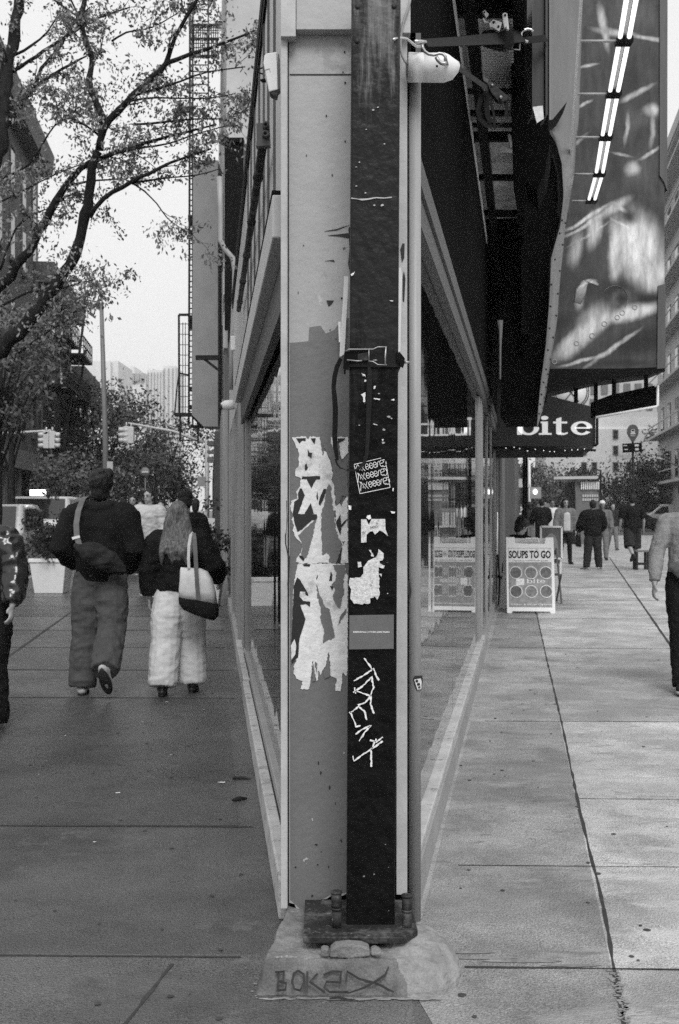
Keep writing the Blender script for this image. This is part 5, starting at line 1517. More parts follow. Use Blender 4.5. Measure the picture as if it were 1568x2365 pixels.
limb([(0, 1500), (80, 1280), (200, 1180), (330, 1150)], 11.6, 11.3, .014, .005)
limb([(620, 230), (700, 180), (850, 150), (1000, 60)], 10.6, 10.4, .01, .004)
b0 = Vector((PX(-130, 11.2), 11.2, 0))
limbs.tube([b0 - Vector((0, 0, .02)), b0 + Vector((.02, 0, .5)), b0 + Vector((-.03, .05, 1.4)), P(-120, 960, 11.3), P(-60, 560, 11.6)], [.17, .13, .12, .1, .07], 12)
limbs.tube([b0 + Vector((-.03, .05, 1.3)), P(-175, 1040, 11.2)], [.1, .075], 10)
limbs.build('trunk', M['bark'], nt_)
for x, y, s, k in ((500, 620, 130, 40), (620, 700, 120, 40), (700, 760, 120, 26), (430, 500, 60, 18), (1150, 760, 110, 40), (1260, 600, 90, 36), (1290, 260, 70, 26), (1050, 480, 60, 16), (700, 380, 70, 16), (250, 1000, 150, 40), (480, 1560, 70, 36), (300, 1500, 120, 30), (420, 1700, 60, 26), (140, 620, 60, 14), (800, 60, 70, 20), (200, 1750, 160, 60), (100, 1300, 120, 50), (60, 1000, 90, 40), (1180, 90, 60, 18), (860, 560, 80, 18)):
    for i in range(k):
        tips.append((P((x + rnd.gauss(0, s)) * .41644, (y + rnd.gauss(0, s * .7)) * .41644, rnd.uniform(10.1, 11.3)), rnd.uniform(.02, .06)))
leaf_cloud(leaves, tips, 17000, 0, .042, rnd=rnd, droop=.5)
leaves.build('crown', M['leaf'], nt_)

# ------------------------------------------------------------------ lamp posts, signals, signs on the left
lp = thing('street_lamp', (PX(242, 35), 35, 0), 'tall grey street lamp post with a short arm to the left', 'lamp post')
mb = MB(); mb.tube([(PX(246, 35), 35, 0), P(243, 1000, 35), P(234, 702, 35)], [.1, .085, .06], 10); mb.lathe([(.16, 0), (.16, .5), (.11, .6)], (PX(246, 35), 35, 0), 10); mb.build('pole', M['pole'], lp)
mb = MB(); mb.tube([P(234, 712, 35), P(210, 702, 35), P(185, 696, 35)], .045, 7); mb.build('arm', M['pole'], lp)
mb = MB(); q = P(176, 695, 35); mb.tube([P(188, 696, 35), q, P(164, 696, 35)], [.06, .12, .05], 8, flat=.5); mb.build('lamp_head', M['pole'], lp)
mb = MB(); q = P(255, 1078, 35); mb.box(q.x - .09, q.x + .09, 34.9, 35, q.z - .16, q.z + .16); mb.build('notice', M['stucco_light'], lp)

def signal(label, arm, heads, pole_x, d):
    t = thing('traffic_signal', (PX(pole_x, d), d, 0), label, 'traffic light')
    mb = MB(); mb.tube([(PX(pole_x, d), d, 0), P(pole_x, arm[0][1] - 6, d)], .08, 8); mb.build('pole', M['signal'], t)
    mb = MB(); mb.tube([P(x, y, d) for x, y in arm], [.06, .05, .035][:len(arm)], 8); mb.build('mast_arm', M['signal'], t)
    for (x, y, f) in heads:
        mb = MB(); c = P(x, y, d - .1); mb.box(c.x - .10, c.x + .10, d - .2, d + .05, c.z - .30, c.z + .30); h = mb.build('signal_head', M['signal'], t, bevel=.02)
        mb = MB()
        for k in (-1, 0, 1):
            q = c + Vector((f * .10, -.03, .19 * k)); mb.tube([q, q + Vector((f * .17, -.02, -.02))], .085, 8)
        mb.build('visor', M['signal'], h)
        mb = MB(); mb.tube([c + Vector((0, 0, .3)), c + Vector((0, 0, .45))], .03, 6); mb.build('hanger', M['signal'], h)
    return t
signal('traffic light with two heads hanging from the left mast arm', [(-60, 1004), (30, 1000), (118, 994)], [(107, 1016, -1), (121, 1016, 1)], -60, 40)
signal('traffic light hanging from the mast arm beside the fire escape', [(470, 1022), (400, 996), (296, 977)], [(303, 1005, -1), (292, 1004, -1)], 478, 41)
ne = thing('road_sign', (PX(336, 42), 42, 0), 'round pale no entry sign on a thin pole above the crowd', 'sign')
mb = MB(); mb.lathe([(.17, 0), (.17, .02)], P(335, 1090, 42), 20, (0, -1, 0)); mb.build('disc', M['stucco'], ne)
mb = MB(); q = P(335, 1090, 41.96); mb.box(q.x - .12, q.x + .12, q.y - .01, q.y, q.z - .03, q.z + .03); mb.build('bar', M['white'], ne)
mb = MB(); mb.tube([(PX(337, 42), 42.05, 0), P(335, 1080, 42.05)], .03, 6); mb.build('pole', M['pole'], ne)
sg = thing('street_sign', (PX(478, 43), 43, 0), 'pale square notice sign on the signal pole by the left wall', 'sign')
mb = MB(); q = P(465, 1112, 40.9); mb.box(q.x - .14, q.x + .14, q.y - .02, q.y, q.z - .18, q.z + .18); mb.build('plate', M['stucco_light'], sg)
mb = MB(); q = P(480, 1112, 40.92); mb.box(PX(463, 40.9), PX(486, 40.9), q.y, q.y + .03, q.z - .02, q.z + .02); mb.build('bracket', M['pole'], sg)

# ------------------------------------------------------------------ shop awning with letters
aw = thing('shop_awning', WR(18.2, 0, 2.2), 'charcoal shop awning with the word bite in white slab letters', 'awning')
AD = 16.9
mb = MB()
side = [(1135, 868), (1252, 910), (1375, 941), (1375, 1030), (1135, 1030)]
mb.prism(hp(side, AD), UR * 3.6); mb.build('cloth', M['awning'], aw)
mb = MB()
mb.prism([P(1140, 1031, AD + 1.0), P(1350, 1031, AD + 1.0), P(1346, 1056, AD + 1.0), P(1140, 1058, AD + 1.0)], (0, .02, 0)); mb.prism([P(1140, 1031, AD + .1), P(1340, 1031, AD + .1), P(1250, 1036, AD + .1), P(1140, 1040, AD + .1)], (0, .02, 0))
mb.build('valance', M['awning'], aw)
mb = MB(); mb.tube(hp([(1376, 945), (1379, 945), (1379, 1026), (1374, 1030)], AD - .05), .022, 6); mb.tube([P(1376, 1040, AD), P(1140, 1034, AD)], .02, 6); mb.build('frame', M['iron'], aw)
mb = MB()
for i in range(12):
    t = i / 11 + random.uniform(-.03, .03)
    mb.ball(P(1165 + t * 190, 1031 + 10 * math.sin(t * 2.6) + random.uniform(-4, 4), AD - .02), .0075, n=6, m=4)
mb.build('fairy_light', M['tube_on'], aw)
# slab letters
def ell(cx, cy, rx, ry, a0=0, a1=360, n=28):
    return [(cx + rx * math.cos(R(a0 + (a1 - a0) * i / n)), cy + ry * math.sin(R(a0 + (a1 - a0) * i / n))) for i in range(n + 1)]
def letter_polys(ch):
    if ch == 'b':
        return [[(.0, 1.32), (.36, 1.45), (.36, 0.0), (.14, 0), (.14, 1.3)], [(.0, 1.3), (.14, 1.3), (.14, 1.18), (0, 1.18)]], [((.64, .5), (.46, .52), (.24, .38), 0, 360)]
    if ch == 'i':
        return [[(.1, 0.13), (.34, .13), (.34, 1.0), (.1, 1.0)], [(-.02, .88), (.1, .88), (.1, 1.0), (-.02, 1.0)], [(-.04, 0), (.5, 0), (.5, .13), (-.04, .13)], ell(.2, 1.28, .16, .15)], []
    if ch == 't':
        return [[(.14, .1), (.38, .1), (.38, 1.34), (.14, 1.2)], [(0, .86), (.14, .86), (.14, 1.0), (0, 1.0)], [(.38, .86), (.66, .86), (.66, 1.0), (.38, 1.0)], [(.14, .1), (.22, 0), (.5, -.02), (.68, .08), (.68, .2), (.5, .12), (.38, .16)]], []
    if ch == 'e':
        return [[(.2, .46), (.9, .46), (.9, .58), (.2, .58)]], [((.52, .5), (.5, .52), (.26, .38), 0, 325)]
def slab_word(mb, word, k, d, spans, ybase, unit, kx=None, th=.02, place=None):
    place = place or (lambda x, y, dd: P(x, y, dd))
    for ch, (x0, x1) in zip(word, spans):
        polys, rings_ = letter_polys(ch)
        wid = {'b': 1.1, 'i': .52, 't': .68, 'e': 1.02}[ch]
        sx = (x1 - x0) / wid
        f = lambda p: place(x0 + p[0] * sx, ybase - p[1] * unit, d)
        for i, pl in enumerate(polys): mb.prism([f(p) for p in pl], Vector((0, th + i * .0007, 0)))
        for (c, ro, ri, a0, a1) in rings_:
            n = 40
            o = ell(c[0], c[1], ro[0], ro[1], a0, a1, n); q = ell(c[0], c[1], ri[0], ri[1], a0, a1, n)
            for i in range(n):
                mb.prism([f(o[i]) for i in (i, i + 1)] + [f(q[j]) for j in (i + 1, i)], Vector((0, th + .004, 0)))
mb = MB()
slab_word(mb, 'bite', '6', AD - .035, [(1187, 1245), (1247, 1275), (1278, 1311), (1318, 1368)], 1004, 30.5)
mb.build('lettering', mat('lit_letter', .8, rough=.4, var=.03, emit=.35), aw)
mb = MB(); 
for x in (1210, 1216): mb.tube([(PX(x, 19.2), 19.2, 0), P(x, 1035, 19.2)], .022, 7)
mb.build('support_pole', M['iron'], aw)

ck = thing('round_sign', P(1320, 945, 20.8), 'round white sign with crossed dark cutlery partly hidden behind the awning', 'sign')
mb = MB(); c = P(1318, 905, 21.5); mb.lathe([(.36, 0), (.36, .05)], c, 36, (0, -1, 0)); mb.build('disc', M['white'], ck)
mb = MB()
for r_ in (.335, .30): mb.tube([c + Vector((r_ * math.cos(t * .2094), -.052, r_ * math.sin(t * .2094))) for t in range(31)], .009, 5)
for a in (50, 130):
    v = Vector((math.cos(R(a)), 0, math.sin(R(a)))); mb.bar(c + Vector((0, -.055, -.02)) - v * .22, c + Vector((0, -.055, -.02)) + v * .22, .05, .01)
mb.build('emblem', M['ink'], ck)
mb = MB(); mb.bar(c + Vector((0, .03, 0)), Vector((WR(21.5).x, c.y + .03, c.z)), .04); mb.build('bracket', M['iron'], ck)

# ------------------------------------------------------------------ bus stop sign, kiosk, walk signal, right lamp
bs = thing('bus_stop_sign', (PX(1465, 30), 30, 0), 'dark bus stop sign with round head on a tall pole', 'sign')
mb = MB(); mb.tube([(PX(1466, 30), 30, 0), P(1461, 1012, 30)], [.035, .03], 8); mb.build('pole', M['iron'], bs)
mb = MB(); c = P(1461, 997, 30)
prof = ell(0, 0, .155, .19, -40, 220, 26) + [(-.03, -.27), (.03, -.27)]
mb.prism([c + Vector((x, -.03, z)) for x, z in prof], (0, .02, 0)); mb.build('head', M['brick_dark'], bs)
mb = MB(); mb.box(c.x - .05, c.x + .05, c.y - .036, c.y - .031, c.z - .03, c.z + .06); mb.box(c.x - .065, c.x + .065, c.y - .036, c.y - .031, c.z - .07, c.z - .035); mb.box(c.x - .06, c.x + .06, c.y - .036, c.y - .031, c.z - .115, c.z - .1); mb.build('pictogram', M['stucco_light'], bs)
mb = MB(); mb.box(c.x - .035, c.x + .035, c.y - .039, c.y - .0365, c.z + .01, c.z + .05); mb.build('pictogram_window', M['ink'], bs)
mb = MB(); q = P(1460, 1034, 30); mb.hexa([P(1438, 1046, 29.93), P(1483, 1043, 29.93), P(1483, 1043, 29.97), P(1438, 1046, 29.97), P(1437, 1025, 29.93), P(1482, 1022, 29.93), P(1482, 1022, 29.97), P(1437, 1025, 29.97)]); pn = mb.build('route_panel', M['black'], bs)
mb = MB()
for x0, x1, y0_, y1_ in ((1440, 1448, 1028, 1030), (1466, 1475, 1026, 1031), (1467, 1475, 1035, 1040), (1442, 1450, 1037, 1039)): mb.prism(hp([(x0, y0_), (x1, y0_), (x1, y1_), (x0, y1_)], 29.92), (0, .004, 0))
mb.build('route_text', M['stucco_light'], pn)
mb = MB(); mb.prism(hp([(1437, 1050), (1458, 1050), (1458, 1059), (1437, 1059)], 29.95), (0, .02, 0)); mb.build('small_panel', M['stucco'], bs)

kd = 48
kk = thing('news_kiosk', (PX(1360, kd), kd, 0), 'grey news kiosk with striped awning and dark posts in the distance', 'kiosk')
mb = MB(); mb.box(PX(1328, kd), PX(1386, kd), kd, kd + 2.2, 0, PZ(1112, kd)); mb.build('body', M['brick_grey'], kk)
mb = MB()
for i in range(10): mb.prism(hp([(1342 + i * 4.4, 1113), (1344.4 + i * 4.4, 1113), (1344.4 + i * 4.4, 1130), (1342 + i * 4.4, 1130)], kd - .1), (0, .05, 0))
mb.build('striped_awning', M['white'], kk)
mb = MB(); mb.prism(hp([(1279, 1101), (1380, 1099), (1380, 1106), (1279, 1107)], kd - .3), (0, 2, 0)); mb.build('roof', M['stucco_light'], kk)
mb = MB()
for x, t in ((1386, 1085), (1326, 1134)): mb.box(PX(x - 1.5, kd), PX(x + 1.5, kd), kd - .15, kd - .05, 0, PZ(t, kd))
mb.build('post', M['iron'], kk)
mb = MB()
for i in range(14): mb.prism(hp([(1345 + (i % 7) * 5.4, 1142 + (i // 7) * 9), (1349 + (i % 7) * 5.4, 1142 + (i // 7) * 9), (1349 + (i % 7) * 5.4, 1148 + (i // 7) * 9), (1345 + (i % 7) * 5.4, 1148 + (i // 7) * 9)], kd - .03 - (i % 3) * .004), (0, .02, 0))
mb.build('magazine', M['stucco_light'], kk)
ws = thing('walk_signal', (PX(1224, 44), 44, 0), 'lit pedestrian signal box on a pale pole behind the awning pole', 'traffic light')
mb = MB(); mb.tube([(PX(1224, 44), 44, 0), P(1222, 1062, 44)], .055, 8); mb.build('pole', M['signal'], ws)
mb = MB(); c = P(1238, 1137, 43.9); mb.box(c.x - .2, c.x + .2, 43.9, 44.1, c.z - .24, c.z + .2); mb.build('housing', M['stucco'], ws)
mb = MB(); mb.ball(P(1236, 1136, 43.85), .08, .03, .1); mb.build('lamp', M['lamp_on'], ws)
mb = MB(); 
for i in range(3): c = P(1190 + i * 11, 1112, 44); mb.box(c.x - .08, c.x + .08, 44, 44.1, c.z - .1, c.z + .1)
mb.bar(P(1186, 1122, 44), P(1224, 1122, 44), .12); mb.build('name_plate', M['stucco_light'], ws)
ls = thing('street_lamp', (PX(1600, 70), 70, 0), 'street lamp arm reaching in from the right edge above the trees', 'lamp post')
mb = MB(); mb.tube([(PX(1600, 70), 70, 0), P(1600, 1090, 70), P(1560, 1074, 70), P(1532, 1060, 70)], [.1, .08, .05, .04], 8); mb.build('pole', M['pole'], ls)
mb = MB(); mb.tube([P(1534, 1061, 70), P(1524, 1059, 70), P(1516, 1058, 70)], [.06, .12, .06], 8, flat=.5); mb.build('lamp_head', M['white'], ls)
# ------------------------------------------------------------------ people
M['skin'] = mat('skin', .30, rough=.55, var=.08, scale=20)
M['skin_dark'] = mat('tan_skin', .16, rough=.55, var=.08, scale=20)
M['hair_dark'] = mat('dark_hair', .012, rough=.5, var=.5, scale=30, bump=.8, bscale=60, stretch=(3, 3, .6), bstretch=(2, 2, .4), spec=.25)
M['hair_fair'] = mat('fair_hair', .10, rough=.45, var=.9, scale=40, bump=.9, bscale=60, stretch=(2.5, 2.5, .3), bstretch=(2, 2, .3), spec=.4)
M['hair_grey'] = mat('grey_hair', .16, rough=.6, var=.3, scale=30, bump=.5)
M['cloth_black'] = mat('black_cloth', .009, rough=.85, var=.45, scale=7, bump=.8, bscale=5, bdist=.04, bstretch=(1.3, 1.3, 1), spec=.12, grain=.2)
M['cloth_char'] = mat('charcoal_cloth', .022, rough=.9, var=.3, scale=8, bump=.4, bscale=18, spec=.15, grain=.25)
M['cord'] = mat('grey_corduroy', .07, rough=.9, var=.2, scale=8, bump=.55, bscale=6, bdist=.025, bstretch=(1.2, 1.2, 1.3), spec=.15, grain=.35)
M['cloth_mid'] = mat('mid_grey_cloth', .13, rough=.9, var=.25, scale=9, bump=.4, bscale=18, spec=.15, grain=.25)
M['knit'] = mat('light_knit', .26, rough=.95, var=.25, scale=16, bump=.9, bscale=70, spec=.1, grain=.3, bstretch=(1, 1, 3))
M['cloth_light'] = mat('light_cloth', .45, rough=.9, var=.15, scale=9, bump=.5, bscale=16, spec=.15, grain=.2)
M['cloth_white'] = mat('white_cloth', .58, rough=.9, var=.1, scale=9, bump=.55, bscale=6, bdist=.025, bstretch=(1.2, 1.2, 1.3), spec=.15, grain=.15)
M['patent'] = mat('shiny_black_leather', .012, rough=.16, var=.3, scale=8, bump=1.0, bscale=9, spec=.6)
M['shoe_dark'] = mat('black_shoe_leather', .015, rough=.5, var=.3, scale=20)
M['shoe_light'] = mat('pale_trainer', .40, rough=.7, var=.3, scale=40)
M['sole'] = mat('white_rubber', .62, rough=.7, var=.1)
M['sole_dark'] = mat('dark_rubber', .02, rough=.8, var=.3)
M['denim'] = mat('faded_denim', .14, rough=.9, var=.3, scale=14, bump=.3, bscale=30)
M['canvas'] = mat('natural_canvas', .55, rough=.9, var=.15, scale=10, bump=.5, bscale=20, grain=.2)
M['feature'] = mat('dark_feature', .03, rough=.5, var=.1)

def fuse(mb, voxel, smooth=2, wrinkle=0., wscale=(9, 9, 14), crop=None):
    """one continuous skin round all overlapping volumes"""
    me = mb.mesh('tmp', M['black'], Vector((0, 0, 0)))
    o = bpy.data.objects.new('tmp', me); COL.objects.link(o)
    md = o.modifiers.new('r', 'REMESH'); md.mode = 'VOXEL'; md.voxel_size = voxel
    ms = o.modifiers.new('s', 'SMOOTH'); ms.factor = .5; ms.iterations = smooth
    dg = bpy.context.evaluated_depsgraph_get()
    r = bpy.data.meshes.new_from_object(o.evaluated_get(dg))
    bpy.data.objects.remove(o); bpy.data.meshes.remove(me)
    out = MB()
    nrm = [v.normal.copy() for v in r.vertices]
    vs = []
    for v, nn in zip(r.vertices, nrm):
        c = v.co
        if wrinkle:
            q = Vector((c.x * wscale[0], c.y * wscale[1], c.z * wscale[2]))
            a = 1 - 2 * abs(mnoise.noise(q)); b = mnoise.noise(q * 2.3 + Vector((7, 1, 3)))
            vs.append(c + nn * wrinkle * (a * .9 + b * .6 - .2))
        else:
            vs.append(c.copy())
    out.add(vs, [list(p.vertices) for p in r.polygons], True)
    bpy.data.meshes.remove(r)
    return out

def ering(c, rx, ry, n=16, ax=None, ay=None):
    ax = ax or Vector((1, 0, 0)); ay = ay or Vector((0, 1, 0))
    return [c + ax * rx * math.cos(2 * math.pi * k / n) + ay * ry * math.sin(2 * math.pi * k / n) for k in range(n)]

def stack(mb, secs, n=18):
    """closed horizontal-section solid: (z, half width, half depth, x, y)"""
    rings = []
    for (z, rx, ry, x, y) in [(secs[0][0] - .3 * min(secs[0][1], .05), secs[0][1] * .7, secs[0][2] * .7, secs[0][3], secs[0][4])] + list(secs) + [(secs[-1][0] + .3 * min(secs[-1][1], .05), secs[-1][1] * .7, secs[-1][2] * .7, secs[-1][3], secs[-1][4])]:
        rings.append(ering(Vector((x, y, z)), rx, ry, n))
    mb.rings(rings)

def person(label, px, d, head, height=1.75, voxel=.012, legs=((0, 0, 0), (0, 0, 0)), arms=((5, 10, 15, 0), (5, 10, 15, 0)), stance=.095, toe=8, lean=0, turn=0,
           top=None, bottom=None, hair=None, shoes=None, skin='skin', bulk=1., hands=True, face=False, group=None, seat=None, hat=None, xy=None, nod=0):
    """local frame: x to the person's right, y forward.  legs/arms are (left, right)
    leg = (thigh forward, knee bend, heel lift) degrees; arm = (forward, sideways, elbow, inward) degrees"""
    s = height / 1.75
    loc = Vector((xy[0], xy[1], 0)) if xy else Vector((PX(px, d), d, 0))
    rot = Matrix.Rotation(R(head), 4, 'Z')
    J = {}
    ly = math.tan(R(lean))
    def sp(z): return (z - .95) * ly if z > .95 else 0
    def rotx(a, x=0.): return Vector((x, math.sin(R(a)), -math.cos(R(a))))
    low = 9
    for i, sd in enumerate((-1, 1)):
        t, k, hl = legs[i]
        hip = Vector((sd * .088, 0, .93)); spread = sd * (stance - .088) / .84
        kn = hip + rotx(t, spread).normalized() * .43
        an = kn + rotx(t - k, spread).normalized() * .415
        tv = Vector((sd * math.sin(R(toe)), math.cos(R(hl)), -math.sin(R(hl)))).normalized()
        dn = Vector((0, -math.sin(R(hl)), -math.cos(R(hl))))
        J[i] = (hip, kn, an, tv, dn)
        low = min(low, (an + dn * .085 - tv * .05).z, (an + dn * .085 + tv * .17).z)
    dz = -low if seat is None else seat - .86
    up = Vector((0, 0, dz))
    tf = lambda p: rot @ ((p + up) * s) + loc
    A = {}
    for i, sd in enumerate((-1, 1)):
        f, ab, el, inw = arms[i]
        sh = Vector((sd * .185 * (.5 + .5 * bulk), sp(1.42), 1.415))
        u = Vector((sd * math.sin(R(ab)), math.sin(R(f)) * math.cos(R(ab)), -math.cos(R(f)) * math.cos(R(ab))))
        e = sh + u * .285
        v = Vector((sd * math.sin(R(ab * .6 - inw)), math.sin(R(f + el)), -math.cos(R(f + el)))).normalized()
        w = e + v * .25
        A[i] = (sh, e, w, v)
    hc = Vector((0, sp(1.63) + .01, 1.635))
    hr = Matrix.Rotation(R(turn), 3, 'Z') @ Matrix.Rotation(R(-nod), 3, 'X')
    hp_ = lambda x, y, z: hc + hr @ Vector((x, y, z))

    # --- body: one continuous surface
    mb = MB()
    stack(mb, [(.84, .10, .085, 0, 0), (.90, .155, .105, 0, 0), (.97, .165, .11, 0, sp(.97)), (1.08, .135, .092, 0, sp(1.08)), (1.2, .145, .10, 0, sp(1.2)), (1.32, .168, .112, 0, sp(1.32)), (1.40, .165, .095, 0, sp(1.40)), (1.455, .09, .07, 0, sp(1.455))])
    for i in (0, 1):
        sh, e, w, v = A[i]
        mb.tube([Vector((0, sp(1.40), 1.40)), sh], [.075, .055], 10, round_=True)
        mb.tube([sh, sh.lerp(e, .5), e, e.lerp(w, .4), w], [.054, .046, .037, .036, .026], 10, round_=True)
        hip, kn, an, tv, dn = J[i]
        mb.tube([hip + Vector((0, 0, .03)), hip.lerp(kn, .5), kn, kn.lerp(an, .35), an], [.085, .073, .052, .053, .036], 10, round_=True)
        mb.tube([an - tv * .035 + dn * .04, an + tv * .06 + dn * .05, an + tv * .15 + dn * .065], [.034, .034, .02], 8, round_=True)
        if hands:
            sd = (-1, 1)[i]
            fw = Vector((0, 1, 0)) - v * v.y
            fw = fw.normalized() if fw.length > .2 else Vector((0, 0, 1))
            ins = v.cross(fw) * 1.0
            if ins.x * sd > 0: ins = -ins
            pk = w + v * .085
            mb.tube([w - v * .02, w + v * .03, pk], [.026, .036, .038], 10, flat=.42, up=fw, round_=True)
            for q in range(4):
                o = fw * (.028 - q * .0185); L_ = (.068, .076, .07, .056)[q]
                k1 = pk + o + v * L_ * .45 + ins * .008
                k2 = k1 + (v * .8 + ins * .6).normalized() * L_ * .3
                k3 = k2 + (v * .35 + ins * .9).normalized() * L_ * .28
                mb.tube([pk + o - v * .01, k1, k2, k3], [.0098, .0092, .0085, .0075], 7, round_=True)
            tb0 = w + v * .025 + fw * .025
            mb.tube([tb0, tb0 + (fw * .8 + v * .8 + ins * .3).normalized() * .035, tb0 + (fw * .8 + v * .8 + ins * .3).normalized() * .035 + (v + ins * .4).normalized() * .03], [.013, .011, .009], 7, round_=True)
    mb.tube([Vector((0, sp(1.45), 1.43)), hp_(0, -.012, -.07)], [.056, .054], 12, round_=True)
    mb.ball(hp_(0, -.008, .02), .076, .094, .098, 16, 12, rot=hr)
    mb.ball(hp_(0, .022, -.05), .058, .066, .066, 14, 10, rot=hr)
    mb.ball(hp_(0, .072, -.098), .022, .018, .018, 8, 6, rot=hr)
    mb.tube([hp_(0, .088, .012), hp_(0, .104, -.022), hp_(0, .094, -.034)], [.010, .014, .012], 8, round_=True)
    for sd in (-1, 1):
        mb.ball(hp_(sd * .078, -.004, -.012), .010, .02, .03, 8, 6, rot=hr)
        mb.ball(hp_(sd * .03, .083, .022), .022, .012, .010, 8, 6, rot=hr)
    mb.ball(hp_(0, .084, -.062), .026, .012, .012, 8, 6, rot=hr)
    fb = fuse(mb, voxel, 2)
    fb.v = [tf(p) for p in fb.v]
    body = fb.build('person', M[skin], label=label, cat='person', group=group)

    def part(mbx, name, m, parent=body, vox=None, wr=0., sm=2, raw=False, wscale=(9, 9, 14)):
        f = mbx if raw else fuse(mbx, vox or voxel, sm, wr, wscale)
        f.v = [tf(p) for p in f.v]
        return f.build(name, m, parent)
    if face:
        mb = MB()
        for sd in (-1, 1): mb.ball(hp_(sd * .03, .089, .006), .013, .006, .006, 8, 6, rot=hr)
        part(mb, 'eyes', M['feature'], raw=True)
        mb = MB()
        for sd in (-1, 1): mb.tube([hp_(sd * .013, .097, .024), hp_(sd * .03, .095, .030), hp_(sd * .047, .083, .024)], .004, 6)
        part(mb, 'eyebrows', M['hair_dark'], raw=True)
        mb = MB(); mb.tube([hp_(-.024, .089, -.06), hp_(0, .098, -.06), hp_(.024, .089, -.06)], [.003, .006, .003], 6)
        part(mb, 'mouth', M['brick_grey'], raw=True)
    # --- lower garment
    if bottom:
        e = bottom.get('e', .02); fl = bottom.get('flare', 0.); hem = bottom.get('hem', 1.0); bag = bottom.get('bag', 0.)
        mb = MB()
        wz = bottom.get('waist', 1.06)
        stack(mb, [(.80, .085 + e, .09 + e, 0, 0), (.88, .155 + e, .112 + e, 0, 0), (.97, .165 + e, .112 + e, 0, sp(.97)), (wz, .138 + e, .096 + e, 0, sp(wz))])
        for i in (0, 1):
            hip, kn, an, tv, dn = J[i]
            if bottom.get('shorts'):
                mb.tube([hip + Vector((0, 0, .02)), hip.lerp(kn, .5), hip.lerp(kn, 1.02)], [.092 + e, .09 + e + bag, .088 + e + fl], 12)
            else:
                end = an + (an - kn).normalized() * (.035 + bottom.get('long', 0))
                mb.tube([hip + Vector((0, 0, .02)), hip.lerp(kn, .5), kn, kn.lerp(end, .5), kn.lerp(end, .9), end], [.09 + e, .078 + e + bag, .058 + e + bag, .054 + e + bag + fl * .5, .044 + e + bag + fl, .042 + e + bag * .8 + fl], 14)
        part(mb, bottom.get('name', 'trousers'), M[bottom['mat']], wr=bottom.get('wr', .006), wscale=bottom.get('ws', (9, 9, 14)))
    # --- upper garment
    if top:
        e = top.get('e', .02); hz = top.get('hem', .93); he = top.get('hem_e', e)
        mb = MB()
        stack(mb, [(hz, .160 + he, .11 + he, 0, sp(hz)), (max(hz + .06, 1.0), .158 + he * 1.1, .112 + he * 1.1, 0, sp(1)), (1.12, .150 + e, .108 + e, 0, sp(1.12)), (1.22, .155 + e, .112 + e, 0, sp(1.2)), (1.32, .172 + e, .12 + e, 0, sp(1.32)), (1.41, .168 + e, .10 + e, 0, sp(1.41)), (1.465, .085 + e * .6, .07 + e * .6, 0, sp(1.465))])
        for i in (0, 1):
            sh, el, w, v = A[i]
            mb.tube([Vector((0, sp(1.40), 1.405)), sh], [.082 + e * .6, .06 + e * .7], 12, round_=True)
            if top.get('short'):
                mb.tube([sh, sh.lerp(el, .45), sh.lerp(el, .8)], [.06 + e, .06 + e, .058 + e], 12)
            else:
                mb.tube([sh, sh.lerp(el, .5), el, el.lerp(w, .5), el.lerp(w, .92)], [.06 + e, .054 + e, .047 + e * 1.05, .043 + e, .034 + e * .7], 12)
        if top.get('collar'):
            mb.tube([Vector((0, sp(1.47) - .005, 1.45)), Vector((0, sp(1.5) - .005, 1.51))], [.085, .074], 14)
        if top.get('hood'):
            mb.tube([Vector((-.10, sp(1.47) + .03, 1.48)), Vector((-.075, sp(1.47) - .06, 1.475)), Vector((0, sp(1.47) - .10, 1.45)), Vector((.075, sp(1.47) - .06, 1.475)), Vector((.10, sp(1.47) + .03, 1.48))], [.03, .045, .055, .045, .03], 10, round_=True)
        if top.get('skirt'):       # long coat
            z1 = top['skirt']
            stack(mb, [(z1, .22 + e, .17 + e, 0, 0), (.7, .19 + e, .15 + e, 0, 0), (hz + .05, .165 + e, .12 + e, 0, 0)])
        g = part(mb, top.get('name', 'jacket'), M[top['mat']], wr=top.get('wr', .007), wscale=top.get('ws', (8, 8, 12)))
        if top.get('front'):       # open front showing a shirt
            mb = MB(); stack(mb, [(.90, .10, .03, 0, .115 + e), (1.2, .10, .03, 0, .108 + e + sp(1.2)), (1.34, .085, .03, 0, .11 + e + sp(1.34)), (1.45, .035, .03, 0, .07 + sp(1.44))])
            part(mb, 'shirt', M[top['front']], wr=.003)
    # --- hair
    if hair:
        kind, hm = hair[:2]
        mb = MB()
        mb.ball(hp_(0, -.022, .032), .087, .099, .102, 16, 12, rot=hr)
        mb.ball(hp_(0, -.045, -.01), .078, .075, .085, 14, 10, rot=hr)
        if kind == 'thick':
            mb.ball(hp_(0, -.052, -.055), .072, .062, .075, 12, 10, rot=hr); mb.ball(hp_(0, -.03, .035), .098, .108, .108, 14, 12, rot=hr)
            for q in range(20):
                a = rnd.uniform(0, 6.28); mb.ball(hp_(.065 * math.cos(a), -.03 + .065 * math.sin(a), rnd.uniform(.0, .11)), .036, n=8, m=6)
        if kind == 'long':
            L_ = hair[2] if len(hair) > 2 else 1.28
            back = Vector((0, sp(1.4) - .12, L_))
            for x in (-.088, -.066, -.044, -.022, 0, .022, .044, .066, .088):
                back.z = L_ + rnd.uniform(-.06, .07)
                mb.tube([hp_(x * .7, -.06, .04), hp_(x, -.085, -.07), Vector((x * 1.35, sp(1.45) - .115 + abs(x) * .3, 1.42)), Vector((x * 1.45 + rnd.uniform(-.015, .015), back.y - .035, (1.42 + back.z) / 2)), Vector((x * 1.35 + rnd.uniform(-.03, .03), back.y - .02, back.z))], [.033, .034, .034, .03, .008], 9, round_=True)
